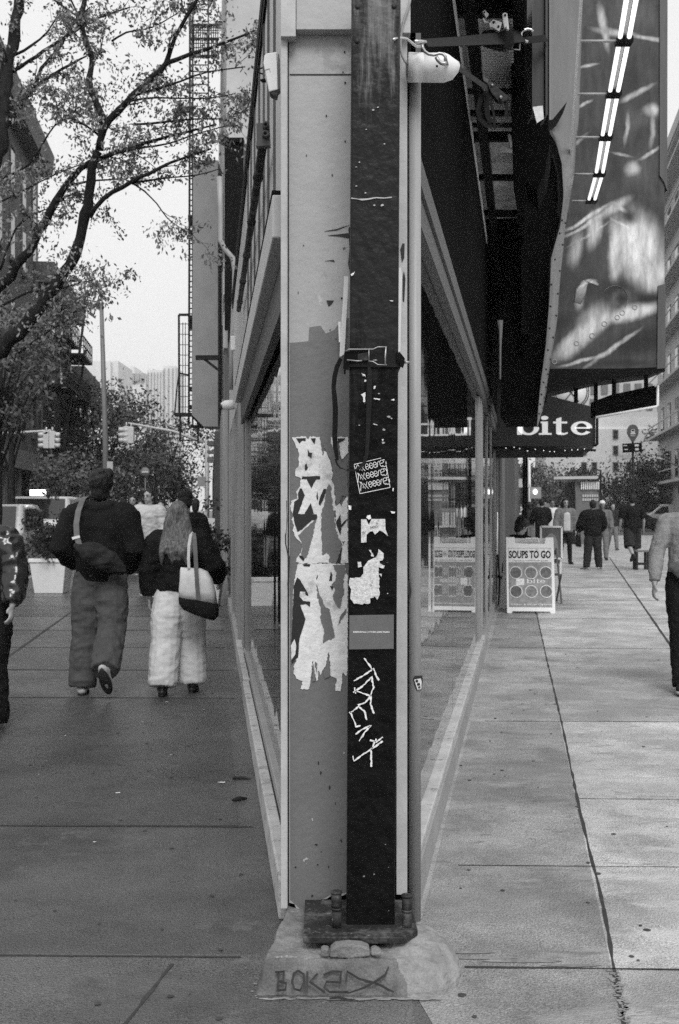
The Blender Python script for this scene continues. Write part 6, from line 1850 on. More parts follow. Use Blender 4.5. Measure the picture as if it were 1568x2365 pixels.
            for sd in (-1, 1):
                mb.tube([hp_(sd * .06, .02, .06), hp_(sd * .08, .02, -.04), Vector((sd * .095, sp(1.44) + .02, 1.42)), Vector((sd * .10, sp(1.4) + .05, L_ + .02))], [.022, .026, .024, .01], 8, round_=True)
        if kind == 'bob':
            mb.tube([hp_(0, -.05, .03), hp_(0, -.06, -.1)], [.09, .075], 12, round_=True)
        h = fuse(mb, voxel * .9, 1, .006 if kind != 'short' else .003, (22, 22, 7) if kind == 'long' else (22, 22, 22))
        # keep the face clear
        keep = []
        inv = hr.inverted()
        for v_ in h.v:
            l = inv @ (v_ - hc)
            keep.append(not (l.y > .045 and l.z < .055 and abs(l.x) < .066 and l.z > -.14))
        h.f, h.mi, h.sm = zip(*[(f, m_, s_) for f, m_, s_ in zip(h.f, h.mi, h.sm) if all(keep[q] for q in f)])
        h.f, h.mi, h.sm = list(h.f), list(h.mi), list(h.sm)
        part(h, 'hair', M[hm], raw=True)
    if hat:
        mb = MB(); mb.ball(hp_(0, -.015, .05), .092, .105, .088, 16, 10, rot=hr); mb.tube([hp_(0, .07, .06), hp_(0, .15, .045)], [.07, .06], 12, flat=.14, up=hr @ Vector((1, 0, 0)), round_=True)
        part(mb, 'cap', M[hat], vox=voxel)
    # --- shoes
    if shoes:
        for i in (0, 1):
            hip, kn, an, tv, dn = J[i]
            mb = MB()
            mb.tube([an - tv * .045 + dn * .048, an + tv * .03 + dn * .042, an + tv * .10 + dn * .052, an + tv * .165 + dn * .06], [.038, .045, .044, .03], 10, flat=.85, round_=True)
            mb.tube([an + Vector((0, 0, .02)), an + dn * .04], [.043, .046], 10)
            if shoes.get('boot'): mb.tube([an + Vector((0, 0, .1)), an + dn * .04], [.055, .05], 10)
            sh_ = part(mb, 'shoe', M[shoes['mat']], vox=max(.007, voxel * .7))
            mb = MB()
            sdv = tv.cross(dn).normalized()
            ring0, ring1 = [], []
            for k in range(16):
                a = 2 * math.pi * k / 16
                q = an + tv * (.06 + .135 * math.cos(a)) + sdv * ((.042 + .006 * math.cos(a)) * math.sin(a))
                ring0.append(q + dn * .066); ring1.append(q + dn * .086)
            mb.rings([ring0, ring1])
            part(mb, 'sole', M[shoes.get('sole', 'sole')], parent=sh_, raw=True)
    return body, tf, J, A

# man with the cross-body bag
man, tfm, Jm, Am = person('tall man in black hooded jacket and grey trousers walking away with crossbody bag', 232, 9.27, 0, 1.81, .010, legs=((-3, 4, 0), (-14, 38, 52)), arms=((-12, 20, 62, 36), (-6, 14, 48, 28)), stance=.125, toe=6, lean=2,
    top=dict(mat='cloth_black', e=.048, hem=.89, hem_e=.035, hood=True, wr=.009, ws=(7, 7, 5)), bottom=dict(mat='cord', e=.024, bag=.028, flare=.010, long=-.012, wr=.010, ws=(9, 9, 13)), hair=('thick', 'hair_dark'), shoes=dict(mat='shoe_light', sole='sole_dark'), bulk=1.15)
bg_ = thing('crossbody_bag', tfm(Vector((.05, -.2, 1.06))), 'dark grey crossbody pouch slung on the back of the tall man', 'bag')
mb = MB()
mb.tube([tfm(Vector(p)) for p in ((-.12, -.245, 1.17), (-.02, -.265, 1.12), (.10, -.255, 1.06), (.20, -.205, .985))], [.035, .088, .092, .045], 14, flat=.62, up=(.3, 0, 1), round_=True)
b2 = fuse(mb, .01, 2, .012, (9, 9, 14)); b2.build('pouch', M['cloth_char'], bg_)
mb = MB(); mb.ribbon([tfm(Vector(p)) for p in ((-.10, .05, 1.535), (-.115, -.02, 1.548), (-.12, -.085, 1.53), (-.135, -.165, 1.44), (-.14, -.215, 1.34), (-.13, -.238, 1.24), (-.10, -.262, 1.16))], .046, .006, (-.15, -1, .15)); mb.build('strap', M['cloth_mid'], bg_)
mb = MB(); q = tfm(Vector((-.135, -.25, 1.235))); mb.obox(q, (.03, 0, .008), (0, .005, 0), (-.003, 0, .010)); mb.build('buckle', M['white'], bg_)

# woman with tote bag
wom, tfw, Jw, Aw = person('short woman with long fair hair, black jacket and wide white trousers walking away', 412, 9.27, 2, 1.56, .010, legs=((-10, 4, 0), (12, 20, 0)), arms=((-4, 14, 12, 8), (-14, 30, 70, 14)), stance=.125, toe=4,
    top=dict(mat='cloth_black', e=.045, hem=.96, wr=.012, ws=(7, 7, 10)), bottom=dict(mat='cloth_white', e=.028, bag=.046, flare=.018, long=-.03, wr=.007, ws=(8, 8, 12)), hair=('long', 'hair_fair', 1.20), shoes=dict(mat='shoe_dark', sole='sole_dark', boot=True), bulk=1.1)
tg = thing('tote_bag', P(458, 1428, 9.0), 'natural canvas tote bag with dark base hanging from the fair haired woman', 'bag')
TD = 8.98
def tote(polys, y0_, y1_):
    m_ = MB()
    m_.prism([P(x, y, TD) + Vector((0, y0_, 0)) for x, y in polys], (0, y1_ - y0_, 0)); return m_
def bulged(rows, name, m, parent):
    """bag body: rows of (y, x left, x right, half depth)"""
    m_ = MB(); rings = []
    for (y, xl_, xr_, hd) in rows:
        c = P((xl_ + xr_) / 2, y, TD); hw = (xr_ - xl_) / 2 / F * TD
        ring = []
        for k in range(28):
            a = 2 * math.pi * k / 28
            sx = math.copysign(abs(math.cos(a)) ** .45, math.cos(a)); sy = math.copysign(abs(math.sin(a)) ** .45, math.sin(a))
            p = c + Vector((sx * hw, sy * hd, -.03 * sx * (1 if y > 1380 else .2)))
            p += mnoise.noise_vector(p * 9) * .009
            ring.append(p)
        rings.append(ring)
    m_.rings(rings)
    return m_.build(name, m, parent)
bulged([(1312, 418, 462, .02), (1318, 416, 478, .05), (1336, 415, 490, .075), (1362, 415, 497, .085), (1385, 415, 501, .09)], 'bag_body', M['canvas'], tg)
bulged([(1385.5, 414.5, 502, .092), (1400, 415, 504, .094), (1415, 424, 503, .09), (1424, 446, 494, .075)], 'bag_base', M['cloth_black'], tg)
mb = MB(); mb.ribbon([P(x, y, TD - dd) for x, y, dd in ((436, 1312, .06), (435, 1290, .05), (436, 1260, .03), (440, 1236, .0), (446, 1230, -.06))], .022, .004, (.2, -1, .1)); mb.build('strap', M['canvas'], tg)
mb = MB(); mb.ribbon([P(x, y, TD - dd) for x, y, dd in ((458, 1384, .10), (455, 1350, .098), (453, 1312, .085), (451, 1275, .05), (449, 1245, .02), (447, 1231, -.04))], .032, .005, (.2, -1, .1)); mb.build('strap', M['cloth_mid'], tg)

# person at the left edge
ple, tfl, Jl, Al = person('person in long shiny black leather coat cut off by the left edge', -42, 7.9, 176, 1.62, .010, legs=((16, 8, 0), (-14, 20, 22)), arms=((10, 16, 20, 4), (8, 14, 22, 4)), stance=.10,
    top=dict(mat='patent', e=.048, hem=.80, collar=True, wr=.017, ws=(9, 9, 8)), bottom=dict(mat='cloth_black', e=.035, bag=.045, flare=.04, wr=.010), hair=('bob', 'hair_grey'), shoes=dict(mat='shoe_dark', sole='sole_dark'), bulk=1.1, face=True)

# person at the right edge
pre, tfr, Jr, Ar = person('person in light knitted sweater and dark trousers cut off by the right edge', 1592, 9.45, 172, 1.76, .010, legs=((-16, 12, 14), (18, 4, -6)), arms=((-10, 12, 24, 6), (7, 17, 12, 4)), stance=.10, toe=10,
    top=dict(mat='knit', e=.015, hem=.90, wr=.006, ws=(9, 9, 14)), bottom=dict(mat='cloth_black', e=.018, bag=.008, flare=.0, wr=.008), hair=('short', 'hair_dark'), shoes=dict(mat='cloth_char', sole='sole'), face=True)
wl_ = thing('waist_bag', tfr(Vector((0, .14, .98))), 'slouchy grey bag across the hip of the sweater wearer', 'bag')
mb = MB(); mb.tube([tfr(Vector(p)) for p in ((.15, .12, 1.05), (.06, .17, 1.0), (-.08, .17, .98))], [.04, .075, .06], 12, flat=.55, up=(0, 0, 1), round_=True); fuse(mb, .01, 2, .01).build('pouch', M['cloth_mid'], wl_)

# right hand pavement people
person('man in black tee shirt and shorts walking away near the bus stop pole', 1460, 28.3, -2, 1.86, .014, legs=((-22, 44, 30), (8, 3, 0)), arms=((0, 14, 26, 6), (4, 16, 24, 6)), stance=.10,
       top=dict(mat='cloth_black', e=.03, hem=.86, short=True, wr=.008, name='tee_shirt'), bottom=dict(mat='cloth_char', e=.022, shorts=True, flare=.02, bag=.012, name='shorts'), hair=('short', 'hair_dark'), shoes=dict(mat='shoe_dark', sole='sole_dark'), bulk=1.1)
person('stocky man in black quilted jacket standing with feet apart on the right pavement', 1369, 28.2, 8, 1.71, .014, legs=((0, 0, 0), (0, 0, 0)), arms=((12, 20, 30, 14), (12, 20, 30, 14)), stance=.165, toe=48,
       top=dict(mat='cloth_black', e=.065, hem=.88, collar=True, wr=.012, ws=(2, 2, 26)), bottom=dict(mat='cloth_char', e=.024, bag=.018, wr=.009), hair=('short', 'hair_dark'), shoes=dict(mat='shoe_light', sole='sole_dark'), bulk=1.15)
person('woman in open denim jacket and pale shirt walking toward the camera', 1306, 31, 184, 1.78, .014, legs=((10, 4, 0), (-10, 14, 14)), arms=((-6, 14, 10, 4), (4, 16, 20, 4)), stance=.09,
       top=dict(mat='denim', e=.035, hem=.86, wr=.010, front='cloth_light'), bottom=dict(mat='cloth_black', e=.008, wr=.004), hair=('long', 'hair_dark', 1.3), shoes=dict(mat='shoe_dark', sole='sole_dark'), face=True)
hb_ = thing('hand_bag', P(1332, 1262, 31.4), 'black carrier bag hanging beside the denim jacket woman', 'bag')
mb = MB(); mb.hexa([P(1329, 1262, 31), P(1343, 1264, 31), P(1343, 1264, 31.15), P(1329, 1262, 31.15), P(1330, 1234, 31), P(1341, 1234, 31), P(1341, 1234, 31.15), P(1330, 1234, 31.15)]); mb.build('body', M['cloth_black'], hb_, bevel=.03)
mb = MB(); mb.tube([P(x, y, 31.07) for x, y in ((1332, 1235), (1334, 1226), (1338, 1226), (1340, 1235))], .012, 6); mb.build('handle', M['cloth_black'], hb_)
person('person in pale cap and grey top half hidden behind the quilted jacket man', 1391, 33.5, 170, 1.77, .018, legs=((20, 6, 0), (-16, 16, 14)), arms=((6, 12, 30, 4), (6, 14, 20, 4)),
       top=dict(mat='cloth_mid', e=.035, hem=.9), bottom=dict(mat='denim', e=.02), hair=('short', 'hair_dark'), hat='cloth_white', shoes=dict(mat='shoe_dark', sole='sole_dark'), skin='skin_dark')
GR = 'crowd on the right pavement'
person('man in white tee shirt among the distant crowd behind the denim woman', 1275, 38, 186, 1.80, .02, legs=((8, 4, 0), (-8, 12, 10)), top=dict(mat='cloth_white', e=.03, hem=.9, short=True), bottom=dict(mat='cloth_mid', e=.02), hair=('short', 'hair_dark'), shoes=dict(mat='shoe_dark'), skin='skin_dark', group=GR, face=True)
person('person in dark jacket with back turned beside the awning pole', 1251, 36, 6, 1.80, .02, legs=((6, 2, 0), (-8, 16, 16)), arms=((16, 18, 40, 20), (16, 18, 40, 20)), top=dict(mat='cloth_black', e=.045, hem=.9), bottom=dict(mat='cloth_black', e=.03), hair=('short', 'hair_dark'), shoes=dict(mat='shoe_dark', sole='sole_dark'), group=GR)
person('taller person in patterned grey top at the back of the right crowd', 1258, 43, 0, 1.98, .022, top=dict(mat='cloth_mid', e=.04, hem=.9), bottom=dict(mat='cloth_char', e=.03), hair=('short', 'hair_dark'), shoes=dict(mat='shoe_dark'), group=GR)
person('person in dark top between awning pole and flower stall', 1222, 41, 20, 1.74, .022, top=dict(mat='cloth_char', e=.04, hem=.9, short=True), bottom=dict(mat='cloth_mid', e=.03), hair=('bob', 'hair_dark'), shoes=dict(mat='shoe_dark'), group=GR)
person('short dark haired person peeking over the shoulder of the denim woman', 1293, 44, 180, 1.66, .022, top=dict(mat='cloth_mid', e=.04, hem=.9), bottom=dict(mat='cloth_char', e=.03), hair=('bob', 'hair_dark'), shoes=dict(mat='shoe_dark'), group=GR, face=True)
person('person in grey walking past the left edge of the tee shirt man', 1415, 41, 186, 1.72, .022, legs=((14, 4, 0), (-12, 14, 10)), top=dict(mat='cloth_char', e=.04, hem=.9), bottom=dict(mat='denim', e=.02), hair=('bob', 'hair_dark'), shoes=dict(mat='shoe_dark'), group=GR)
# seated diner behind the sandwich board
person('seated person in black leaning over a cafe table behind the soup board', 1184, 17.6, -62, 1.72, .014, legs=((84, 84, 0), (84, 84, 0)), arms=((40, 14, 70, 20), (40, 14, 70, 20)), lean=14, seat=.47, nod=28,
       top=dict(mat='cloth_black', e=.045, hem=.9), bottom=dict(mat='cloth_black', e=.03), hair=('thick', 'hair_dark'), shoes=dict(mat='shoe_dark', sole='sole_dark'))
stc = thing('cafe_chair', (PX(1180, 17.55), 17.55, 0), 'dark cafe chair under the seated person in black', 'chair')
mb = MB(); c = Vector((PX(1182, 17.6), 17.6, 0)); mb.box(c.x - .2, c.x + .2, c.y - .2, c.y + .2, .42, .455); mb.build('seat', M['iron'], stc)
for a_, b_ in ((-.18, -.18), (.18, -.18), (-.18, .18), (.18, .18)):
    mb = MB(); mb.tube([c + Vector((a_, b_, 0)), c + Vector((a_ * .9, b_ * .9, .42))], .014, 6); mb.build('leg', M['iron'], stc)
mb = MB(); mb.tube([c + Vector((-.22, -.2, .45)), c + Vector((-.25, -.2, .86)), c + Vector((-.25, .2, .86)), c + Vector((-.22, .2, .45))], .014, 6); mb.build('backrest', M['iron'], stc)

# left pavement crowd
GL = 'crowd ahead on the left pavement'
person('man in light open shirt walking toward the camera behind the couple', 343, 19.5, 188, 1.84, .013, legs=((10, 4, 0), (-12, 16, 16)), arms=((6, 14, 20, 6), (10, 10, 90, 30)), turn=-30, top=dict(mat='cloth_light', e=.035, hem=.84, short=False, wr=.012, name='shirt'), bottom=dict(mat='cloth_black', e=.02), hair=('short', 'hair_dark'), shoes=dict(mat='shoe_dark'), face=True, group=GL)
person('person in dark tee shirt and cap partly hidden behind the fair haired woman', 430, 14.5, 4, 1.70, .013, arms=((6, 10, 20, 4), (-4, 16, 14, 4)), top=dict(mat='cloth_black', e=.03, hem=.9, short=True), bottom=dict(mat='cloth_black', e=.03), hair=('short', 'hair_dark'), hat='cloth_black', shoes=dict(mat='shoe_dark'), group=GL)
person('dark clothed man with pale face between the couple far behind', 307, 26, 178, 1.80, .018, top=dict(mat='cloth_black', e=.045, hem=.9), bottom=dict(mat='cloth_black', e=.03), hair=('short', 'hair_dark'), shoes=dict(mat='shoe_dark'), face=True, group=GL)
person('dark clothed person just right of the tall man far behind', 325, 31, 180, 1.72, .018, top=dict(mat='cloth_char', e=.045, hem=.9), bottom=dict(mat='cloth_black', e=.03), hair=('bob', 'hair_dark'), shoes=dict(mat='shoe_dark'), group=GL)
person('distant dark figure with back turned at the left kerb', 286, 36, 0, 1.78, .02, top=dict(mat='cloth_black', e=.045, hem=.9), bottom=dict(mat='cloth_black', e=.03), hair=('short', 'hair_dark'), shoes=dict(mat='shoe_dark'), group=GL)
person('dark figure in bulky coat right of the light shirted man', 372, 22.5, 176, 1.66, .018, arms=((30, 20, 60, 20), (30, 20, 60, 20)), top=dict(mat='cloth_black', e=.06, hem=.85), bottom=dict(mat='cloth_black', e=.03), hair=('short', 'hair_dark'), shoes=dict(mat='shoe_dark'), group=GL)
person('far figure in pale top near the left wall', 452, 24, 0, 1.70, .02, top=dict(mat='cloth_light', e=.03, hem=.9), bottom=dict(mat='cloth_char', e=.03), hair=('bob', 'hair_dark'), shoes=dict(mat='shoe_dark'), group=GL)

# ------------------------------------------------------------------ planters, boards, stool
def planter(label, px, d, w, h, foliage, seed):
    t = thing('planter', (PX(px, d), d, 0), label, 'planter')
    x = PX(px, d); mb = MB()
    rings = []
    for z, f in ((.0, .74), (.06, .76), (h - .07, .94), (h - .07, 1.0), (h - .01, 1.0), (h, .98), (h, .86), (h - .05, .85)):
        q = w / 2 * f; rings.append([Vector((x - q, d - q, z)), Vector((x + q, d - q, z)), Vector((x + q, d + q, z)), Vector((x - q, d + q, z))])
    mb.rings(rings, True, False); mb.build('tub', M['white'], t, bevel=.012)
    if foliage:
        r_ = random.Random(seed)
        cs = [(Vector((x + r_.gauss(0, w * .28), d + r_.gauss(0, w * .28), h + .08 + abs(r_.gauss(0, .30)))), .07) for _ in range(46)]
        mb = MB(); leaf_cloud(mb, cs, 3600, 0, .07, rnd=r_); mb.build('shrub', M['leaf_dark'], t)
    return t
planter('white square tapered planter with a dark shrub beside the tall man', 120, 20.4, .68, .62, True, 2)
planter('white tapered planter half hidden behind the canvas tote bag', 478, 17.6, .5, .45, True, 4)
eb = thing('easel_board', (PX(482, 24), 24, 0), 'pale easel board with a small dark drawing against the left wall', 'sign')
mb = MB(); mb.hexa([P(463, 1258, 24), P(496, 1262, 23.6), P(496, 1262, 23.65), P(463, 1258, 24.05), P(463, 1196, 24), P(496, 1197, 23.6), P(496, 1197, 23.65), P(463, 1196, 24.05)]); mb.build('board', M['white'], eb)
mb = MB()
for i, (a, b) in enumerate(((474, 486), (475, 485), (477, 483), (479, 481))): mb.prism(hp([(a, 1245 - i * 7), (b, 1245.5 - i * 7), (b - 1, 1240 - i * 7), (a + 1, 1240 - i * 7)], 23.6), (0, .05, 0))
mb.build('drawing', M['cloth_mid'], eb)
mb = MB()
for x in (466, 494): mb.bar(P(x, 1262, 23.95), Vector((PX(x, 24), 23.95, 0)), .03)
mb.build('leg', M['iron'], eb)

bo = thing('sandwich_board', (PX(1226, 16.4), 16.4, 0), 'white sandwich board sign reading soups to go with six bowls', 'sign')
def bp(zx, zy, off=0.):
    """point on the leaning front face (photo zoom 6 units)"""
    x0, y0, s = ZOOM['6']
    x, y = x0 + s * zx, y0 + s * zy
    t = (y - 1415) / (1240 - 1415.)
    return P(x, y, 16.3 + .28 * t - off)
def bquad(mb, pts, off0, off1):
    mb.prism([bp(*p, off0) for p in pts], bp(*pts[0], off1) - bp(*pts[0], off0))
mb = MB()
bquad(mb, [(223, 1290), (290, 1290), (292, 1320), (300, 1338), (350, 1340), (520, 1342), (528, 1318), (530, 1292), (592, 1292), (608, 1884), (570, 1884), (566, 1868), (276, 1866), (270, 1882), (232, 1880)], -.02, .02)
mb.build('front_frame', M['white'], bo, bevel=.006)
mb = MB(); q = lambda zx, zy: bp(zx, zy) 
top_l, top_r, bot_l, bot_r = q(228, 1300), q(590, 1300), q(232, 1880), q(606, 1884)
mb.prism([top_l + Vector((0, .06, 0)), top_r + Vector((0, .06, 0)), bot_r + Vector((0, .75, .0)), bot_l + Vector((0, .75, 0))], (0, .03, 0)); mb.build('back_frame', M['white'], bo)
mb = MB(); mb.tube([q(372, 1335), q(380, 1300), q(470, 1300), q(478, 1335)], .012, 6); mb.build('handle', M['white'], bo)
M['print_bg'] = mat('printed_grey_picture', .24, rough=.6, var=.35, scale=14)
mb = MB(); bquad(mb, [(243, 1375), (576, 1375), (584, 1835), (248, 1832)], .021, .024); mb.build('poster', M['print_bg'], bo)
mb = MB(); bquad(mb, [(243, 1378), (576, 1378), (577, 1485), (244, 1485)], .0245, .0255); bquad(mb, [(302, 1612), (366, 1612), (366, 1664), (303, 1664)], .0245, .026); mb.build('poster_heading', M['paper'], bo)
mb = MB()
rt, upv = (bp(600, 1500) - bp(200, 1500)).normalized(), (bp(400, 1400) - bp(400, 1500)).normalized()
a = bp(246, 1455, .0275); text_mesh(mb, "SOUPS TO GO", a, rt, upv, (bp(572, 1455) - bp(246, 1455)).length, (bp(246, 1395) - bp(246, 1455)).length, 0., .035)
mb.build('lettering', M['cloth_char'], bo)
mb = MB(); text_mesh(mb, "Delicious homemade soups", bp(276, 1481, .0275), rt, upv, (bp(552, 1481) - bp(276, 1481)).length, .026, 0., .01)
mb.build('lettering', M['cloth_mid'], bo)
mb = MB(); text_mesh(mb, "Gluten & Vegan Options", bp(262, 1822, .026), rt, upv, (bp(580, 1820) - bp(262, 1820)).length, .030, 0., .02)
sw = MB()
slab_word(mb, 'bite', '6', 0, [(380, 430), (434, 456), (460, 486), (490, 528)], 1648, 24, place=lambda x, y, dd: bp(x, y, .0265), th=-.002)
mb.build('lettering', M['paper'], bo)
for row, zy in ((0, 1567), (1, 1713)):
    for col, zx in enumerate((300, 418, 534)):
        c = bp(zx + row * 3, zy, .026)
        r_ = 50 * .29723 / F * 16.4
        nv = rt.cross(upv)
        mb = MB(); mb.lathe([(r_, 0), (r_, .006), (r_ * .9, .007)], c, 26, nv, smooth=False); bw_ = mb.build('bowl', M['paper'], bo)
        mb = MB(); mb.lathe([(r_ * .88, .0075), (r_ * .86, .009)], c, 24, nv, smooth=False); mb.build('soup', mat('soup_print', (.10, .16, .12, .09, .17, .13)[row * 3 + col], var=.6, scale=26), bw_)
# second framed board behind
fb_ = thing('framed_board', (PX(1272, 21), 21, 0), 'dark picture board in a white frame behind the soup board', 'sign')
mb = MB()
for a, b in (((1249, 1216), (1297, 1217)), ((1249, 1216), (1249, 1290)), ((1297, 1217), (1297, 1290)), ((1249, 1290), (1297, 1290))): mb.bar(P(*a, 21), P(*b, 21), .035)
mb.build('frame', M['white'], fb_)
mb = MB(); mb.prism(hp([(1251, 1218), (1295, 1219), (1295, 1288), (1251, 1288)], 21.0), (0, .02, 0)); mb.build('picture', M['brick_grey'], fb_)
mb = MB(); mb.prism([P(1273 + 16 * math.cos(R(a)), 1288 - 56 * max(0, math.sin(R(a))) ** .6, 20.99) for a in range(0, 181, 15)], (0, .005, 0)); mb.build('painted_arch', M['stucco'], fb_)
mb = MB()
for x in (1251, 1295): mb.bar(P(x, 1290, 21.05), Vector((PX(x, 21), 21.1, 0)), .04)
mb.build('leg', M['white'], fb_)
fc = thing('folding_chair', (PX(1290, 18.2), 18.2, 0), 'slatted folding chair standing right behind the soup board', 'chair')
mb = MB()
c0 = PX(1266, 18.2); c1 = PX(1291, 18.2)
for z in (.44,):
    for i in range(5): mb.box(c0, c1, 18.0 + i * .08, 18.06 + i * .08, z, z + .02)
mb.build('seat', M['cloth_mid'], fc)
mb = MB()
for z in (.62, .76): mb.box(c0, c1, 18.42, 18.44, z, z + .07)
mb.build('backrest', M['cloth_mid'], fc)
for x in (c0, c1):
    mb = MB(); mb.bar((x, 17.98, .0), (x, 18.44, .86), .025); mb.build('leg', M['cloth_mid'], fc)
    mb = MB(); mb.bar((x, 18.42, .0), (x, 18.02, .46), .025); mb.build('leg', M['cloth_mid'], fc)
tbl = thing('cafe_table', (PX(1222, 18.1), 18.1, 0), 'small pale cafe table with papers before the seated person', 'table')
c = Vector((PX(1222, 18.0), 18.0, 0))
mb = MB(); mb.lathe([(.3, .72), (.3, .745)], c, 24); mb.build('tabletop', M['white'], tbl)
mb = MB(); mb.tube([c + Vector((0, 0, .01)), c + Vector((0, 0, .72))], .03, 8); mb.lathe([(.2, 0), (.2, .02), (.04, .04)], c, 16); mb.build('base', M['iron'], tbl)
for i, (x, y, w_, h_) in enumerate(((1226, 1247, 18, 24), (1252, 1248, 14, 18))):
    m_ = MB(); q = P(x, y, 17.95); hw = w_ / 2 / F * 18; hh = h_ / 2 / F * 18
    m_.box(q.x - hw, q.x + hw, q.y, q.y + .015, .7455, .7455 + 2 * hh)
    mc = m_.build('menu_card', M['white'], label=('wider' if i == 0 else 'narrower') + ' white menu card standing on the pale cafe table', cat='menu', group='menu cards on the cafe table')
    m_ = MB(); m_.box(q.x - hw * .7, q.x + hw * .6, q.y - .004, q.y - .001, .7455 + hh * .5, .7455 + 1.7 * hh); m_.build('print', M['brick_grey'], mc)
so_ = thing('wooden_stool', (PX(1481, 28), 28, 0), 'small dark wooden stool beside the tee shirt man', 'stool')
mb = MB()
for i in range(3): mb.box(PX(1465, 28), PX(1497, 28), 27.85 + i * .11, 27.94 + i * .11, .44, .475)
mb.build('seat', M['cloth_mid'], so_)
for x in (1468, 1494):
    for y in (27.87, 28.13):
        mb = MB(); mb.box(PX(x - 2.5, 28), PX(x + 2.5, 28), y, y + .05, 0, .44); mb.build('leg', M['cloth_char'], so_)
mb = MB(); mb.box(PX(1470, 28), PX(1492, 28), 27.89, 27.92, .12, .18); mb.build('stretcher', M['cloth_char'], so_)
fl = thing('flower_stall', (PX(1190, 34), 34, 0), 'row of flower buckets with blooms left of the awning pole', 'flower stand')
mb = MB(); mb.box(PX(1166, 34), PX(1206, 34), 34, 34.5, 0, .8); mb.build('crate', M['stucco'], fl)
r_ = random.Random(4); mb = MB(); leaf_cloud(mb, [(Vector((r_.uniform(PX(1166, 34), PX(1206, 34)), 34.2, r_.uniform(.8, 1.15))), .06) for _ in range(16)], 1200, 0, .1, rnd=r_); mb.build('blooms', M['leaf_mid'], fl)
# litter on the left pavement
lt = MB(); c = gp(552, 1853); lt.tube([c + Vector((-.03, 0, .012)), c + Vector((0, .01, .016)), c + Vector((.035, .03, .012))], [.008, .013, .006], 8, round_=True); lt.build('litter', M['cloth_char'], label='small dark lump of litter on the pavement by the left sill', cat='litter')
lt = MB(); c = gp(558, 1799); lt.prism([c + Vector(p) for p in ((-.05, -.02, .003), (.05, -.015, .003), (.05, .015, .003), (-.05, .02, .003))], (0, 0, .008)); lt.build('litter', M['plate'], label='flat dark metal scrap on the pavement near the left sill', cat='litter')

# ------------------------------------------------------------------ vehicles
M['car_white'] = mat('white_car_paint', .72, rough=.25, var=.04, scale=3, coat=.6)
M['car_dark'] = mat('dark_car_paint', .02, rough=.2, var=.1, scale=3, coat=.8)
M['car_silver'] = mat('silver_car_paint', .42, rough=.25, var=.05, scale=3, coat=.6)
M['tyre'] = mat('tyre_rubber', .015, rough=.8, var=.2)
M['rim'] = mat('alloy_rim', .55, rough=.3, var=.1, metal=.6)
def car(name, label, x, d, yaw, L, Wd, Hh, paint, prof, glassp, group, cat='car', ends=()):
    """prof: side outline (0..1 along length, height m); glassp: window outlines"""
    t = thing(name, (x, d, -.139), label, cat, group)
    rot = Matrix.Rotation(R(yaw), 4, 'Z')
    o = Vector((x, d, -.139))
    W3 = lambda a, b, z: o + rot @ Vector(((a - .5) * L, b, z))
    mb = MB()
    rings = []
    nlev = len(prof)
    def side(b, inset):
        return [(a, z) for a, z in prof]
    bel = .62 * Hh
    secs = []
    for b in (-1, -.97, -.80, 0, .80, .97, 1):
        ring = []
        for a, z in prof:
            tum = max(0, (z - bel) / (Hh - bel)) if Hh > bel else 0
            ww = Wd / 2 * (1 - .16 * tum)
            sh = .0
            if abs(b) == 1: za = .30 + (z - .30) * .93 if z > .3 else z; aa = .5 + (a - .5) * .97
            elif abs(b) == .97: za = z * .985; aa = .5 + (a - .5) * .99
            else: za, aa = z, a
            ring.append(W3(aa, b * ww, za))
        secs.append(ring)
    mb.rings(secs, True, True)
    mb.build('body', M[paint], t)
    for sgn in (-1, 1):
        for gpoly in glassp:
            mb = MB()
            pts = []
            for a, z in gpoly:
                tum = max(0, (z - bel) / (Hh - bel)); ww = Wd / 2 * (1 - .16 * tum)
                pts.append(W3(a, sgn * (ww + .004), z))
            mb.prism(pts, rot @ Vector((0, -sgn * .03, 0))); mb.build('window', M['glass_flat'], t)
        for a in (.19, .81):
            mb = MB(); c = W3(a, sgn * (Wd / 2 - .09), .33)
            ax = rot @ Vector((0, sgn, 0))
            mb.lathe([(.2, -.1), (.31, -.1), (.335, -.06), (.335, .06), (.31, .105), (.22, .105)], c, 22, ax); w_ = mb.build('wheel', M['tyre'], t)
            mb = MB(); mb.lathe([(.215, .09), (.215, .112), (.17, .10), (.05, .118)], c, 18, ax); mb.build('rim', M['rim'], w_)
    for nm, (a0, z0), (a1, z1), nv in ends:
        hw = Wd / 2 * .80
        ofs = rot @ Vector((nv * .03, 0, .015))
        mb = MB(); mb.prism([W3(a0, -hw, z0) + ofs, W3(a0, hw, z0) + ofs, W3(a1, hw * .9, z1) + ofs, W3(a1, -hw * .9, z1) + ofs], -ofs * .8); mb.build(nm, M['glass_flat'], t)
    for a, s_ in ((.005, -1), (.995, 1)):
        for b in (-1, 1):
            mb = MB(); c = W3(a, b * Wd * .36, .72); mb.obox(c, rot @ Vector((.04, 0, 0)), rot @ Vector((0, .16, 0)), (0, 0, .07)); mb.build('headlight' if s_ > 0 else 'tail_light', M['rim'] if s_ > 0 else M['plate'], t, bevel=.02)
    for b in (-1, 1):
        mb = MB(); c = W3(.66, b * (Wd / 2 + .09), bel + .05); mb.obox(c, rot @ Vector((.06, 0, 0)), rot @ Vector((0, .1, 0)), (0, 0, .07)); mb.build('mirror', M['car_dark'], t, bevel=.02)
    return t
suv_e = (('rear_window', (.034, 1.18), (.068, 1.60), -1), ('windshield', (.74, 1.22), (.615, 1.68), 1))
van_e = (('rear_window', (.004, 1.3), (.018, 1.85), -1), ('windshield', (.85, 1.36), (.72, 1.92), 1))
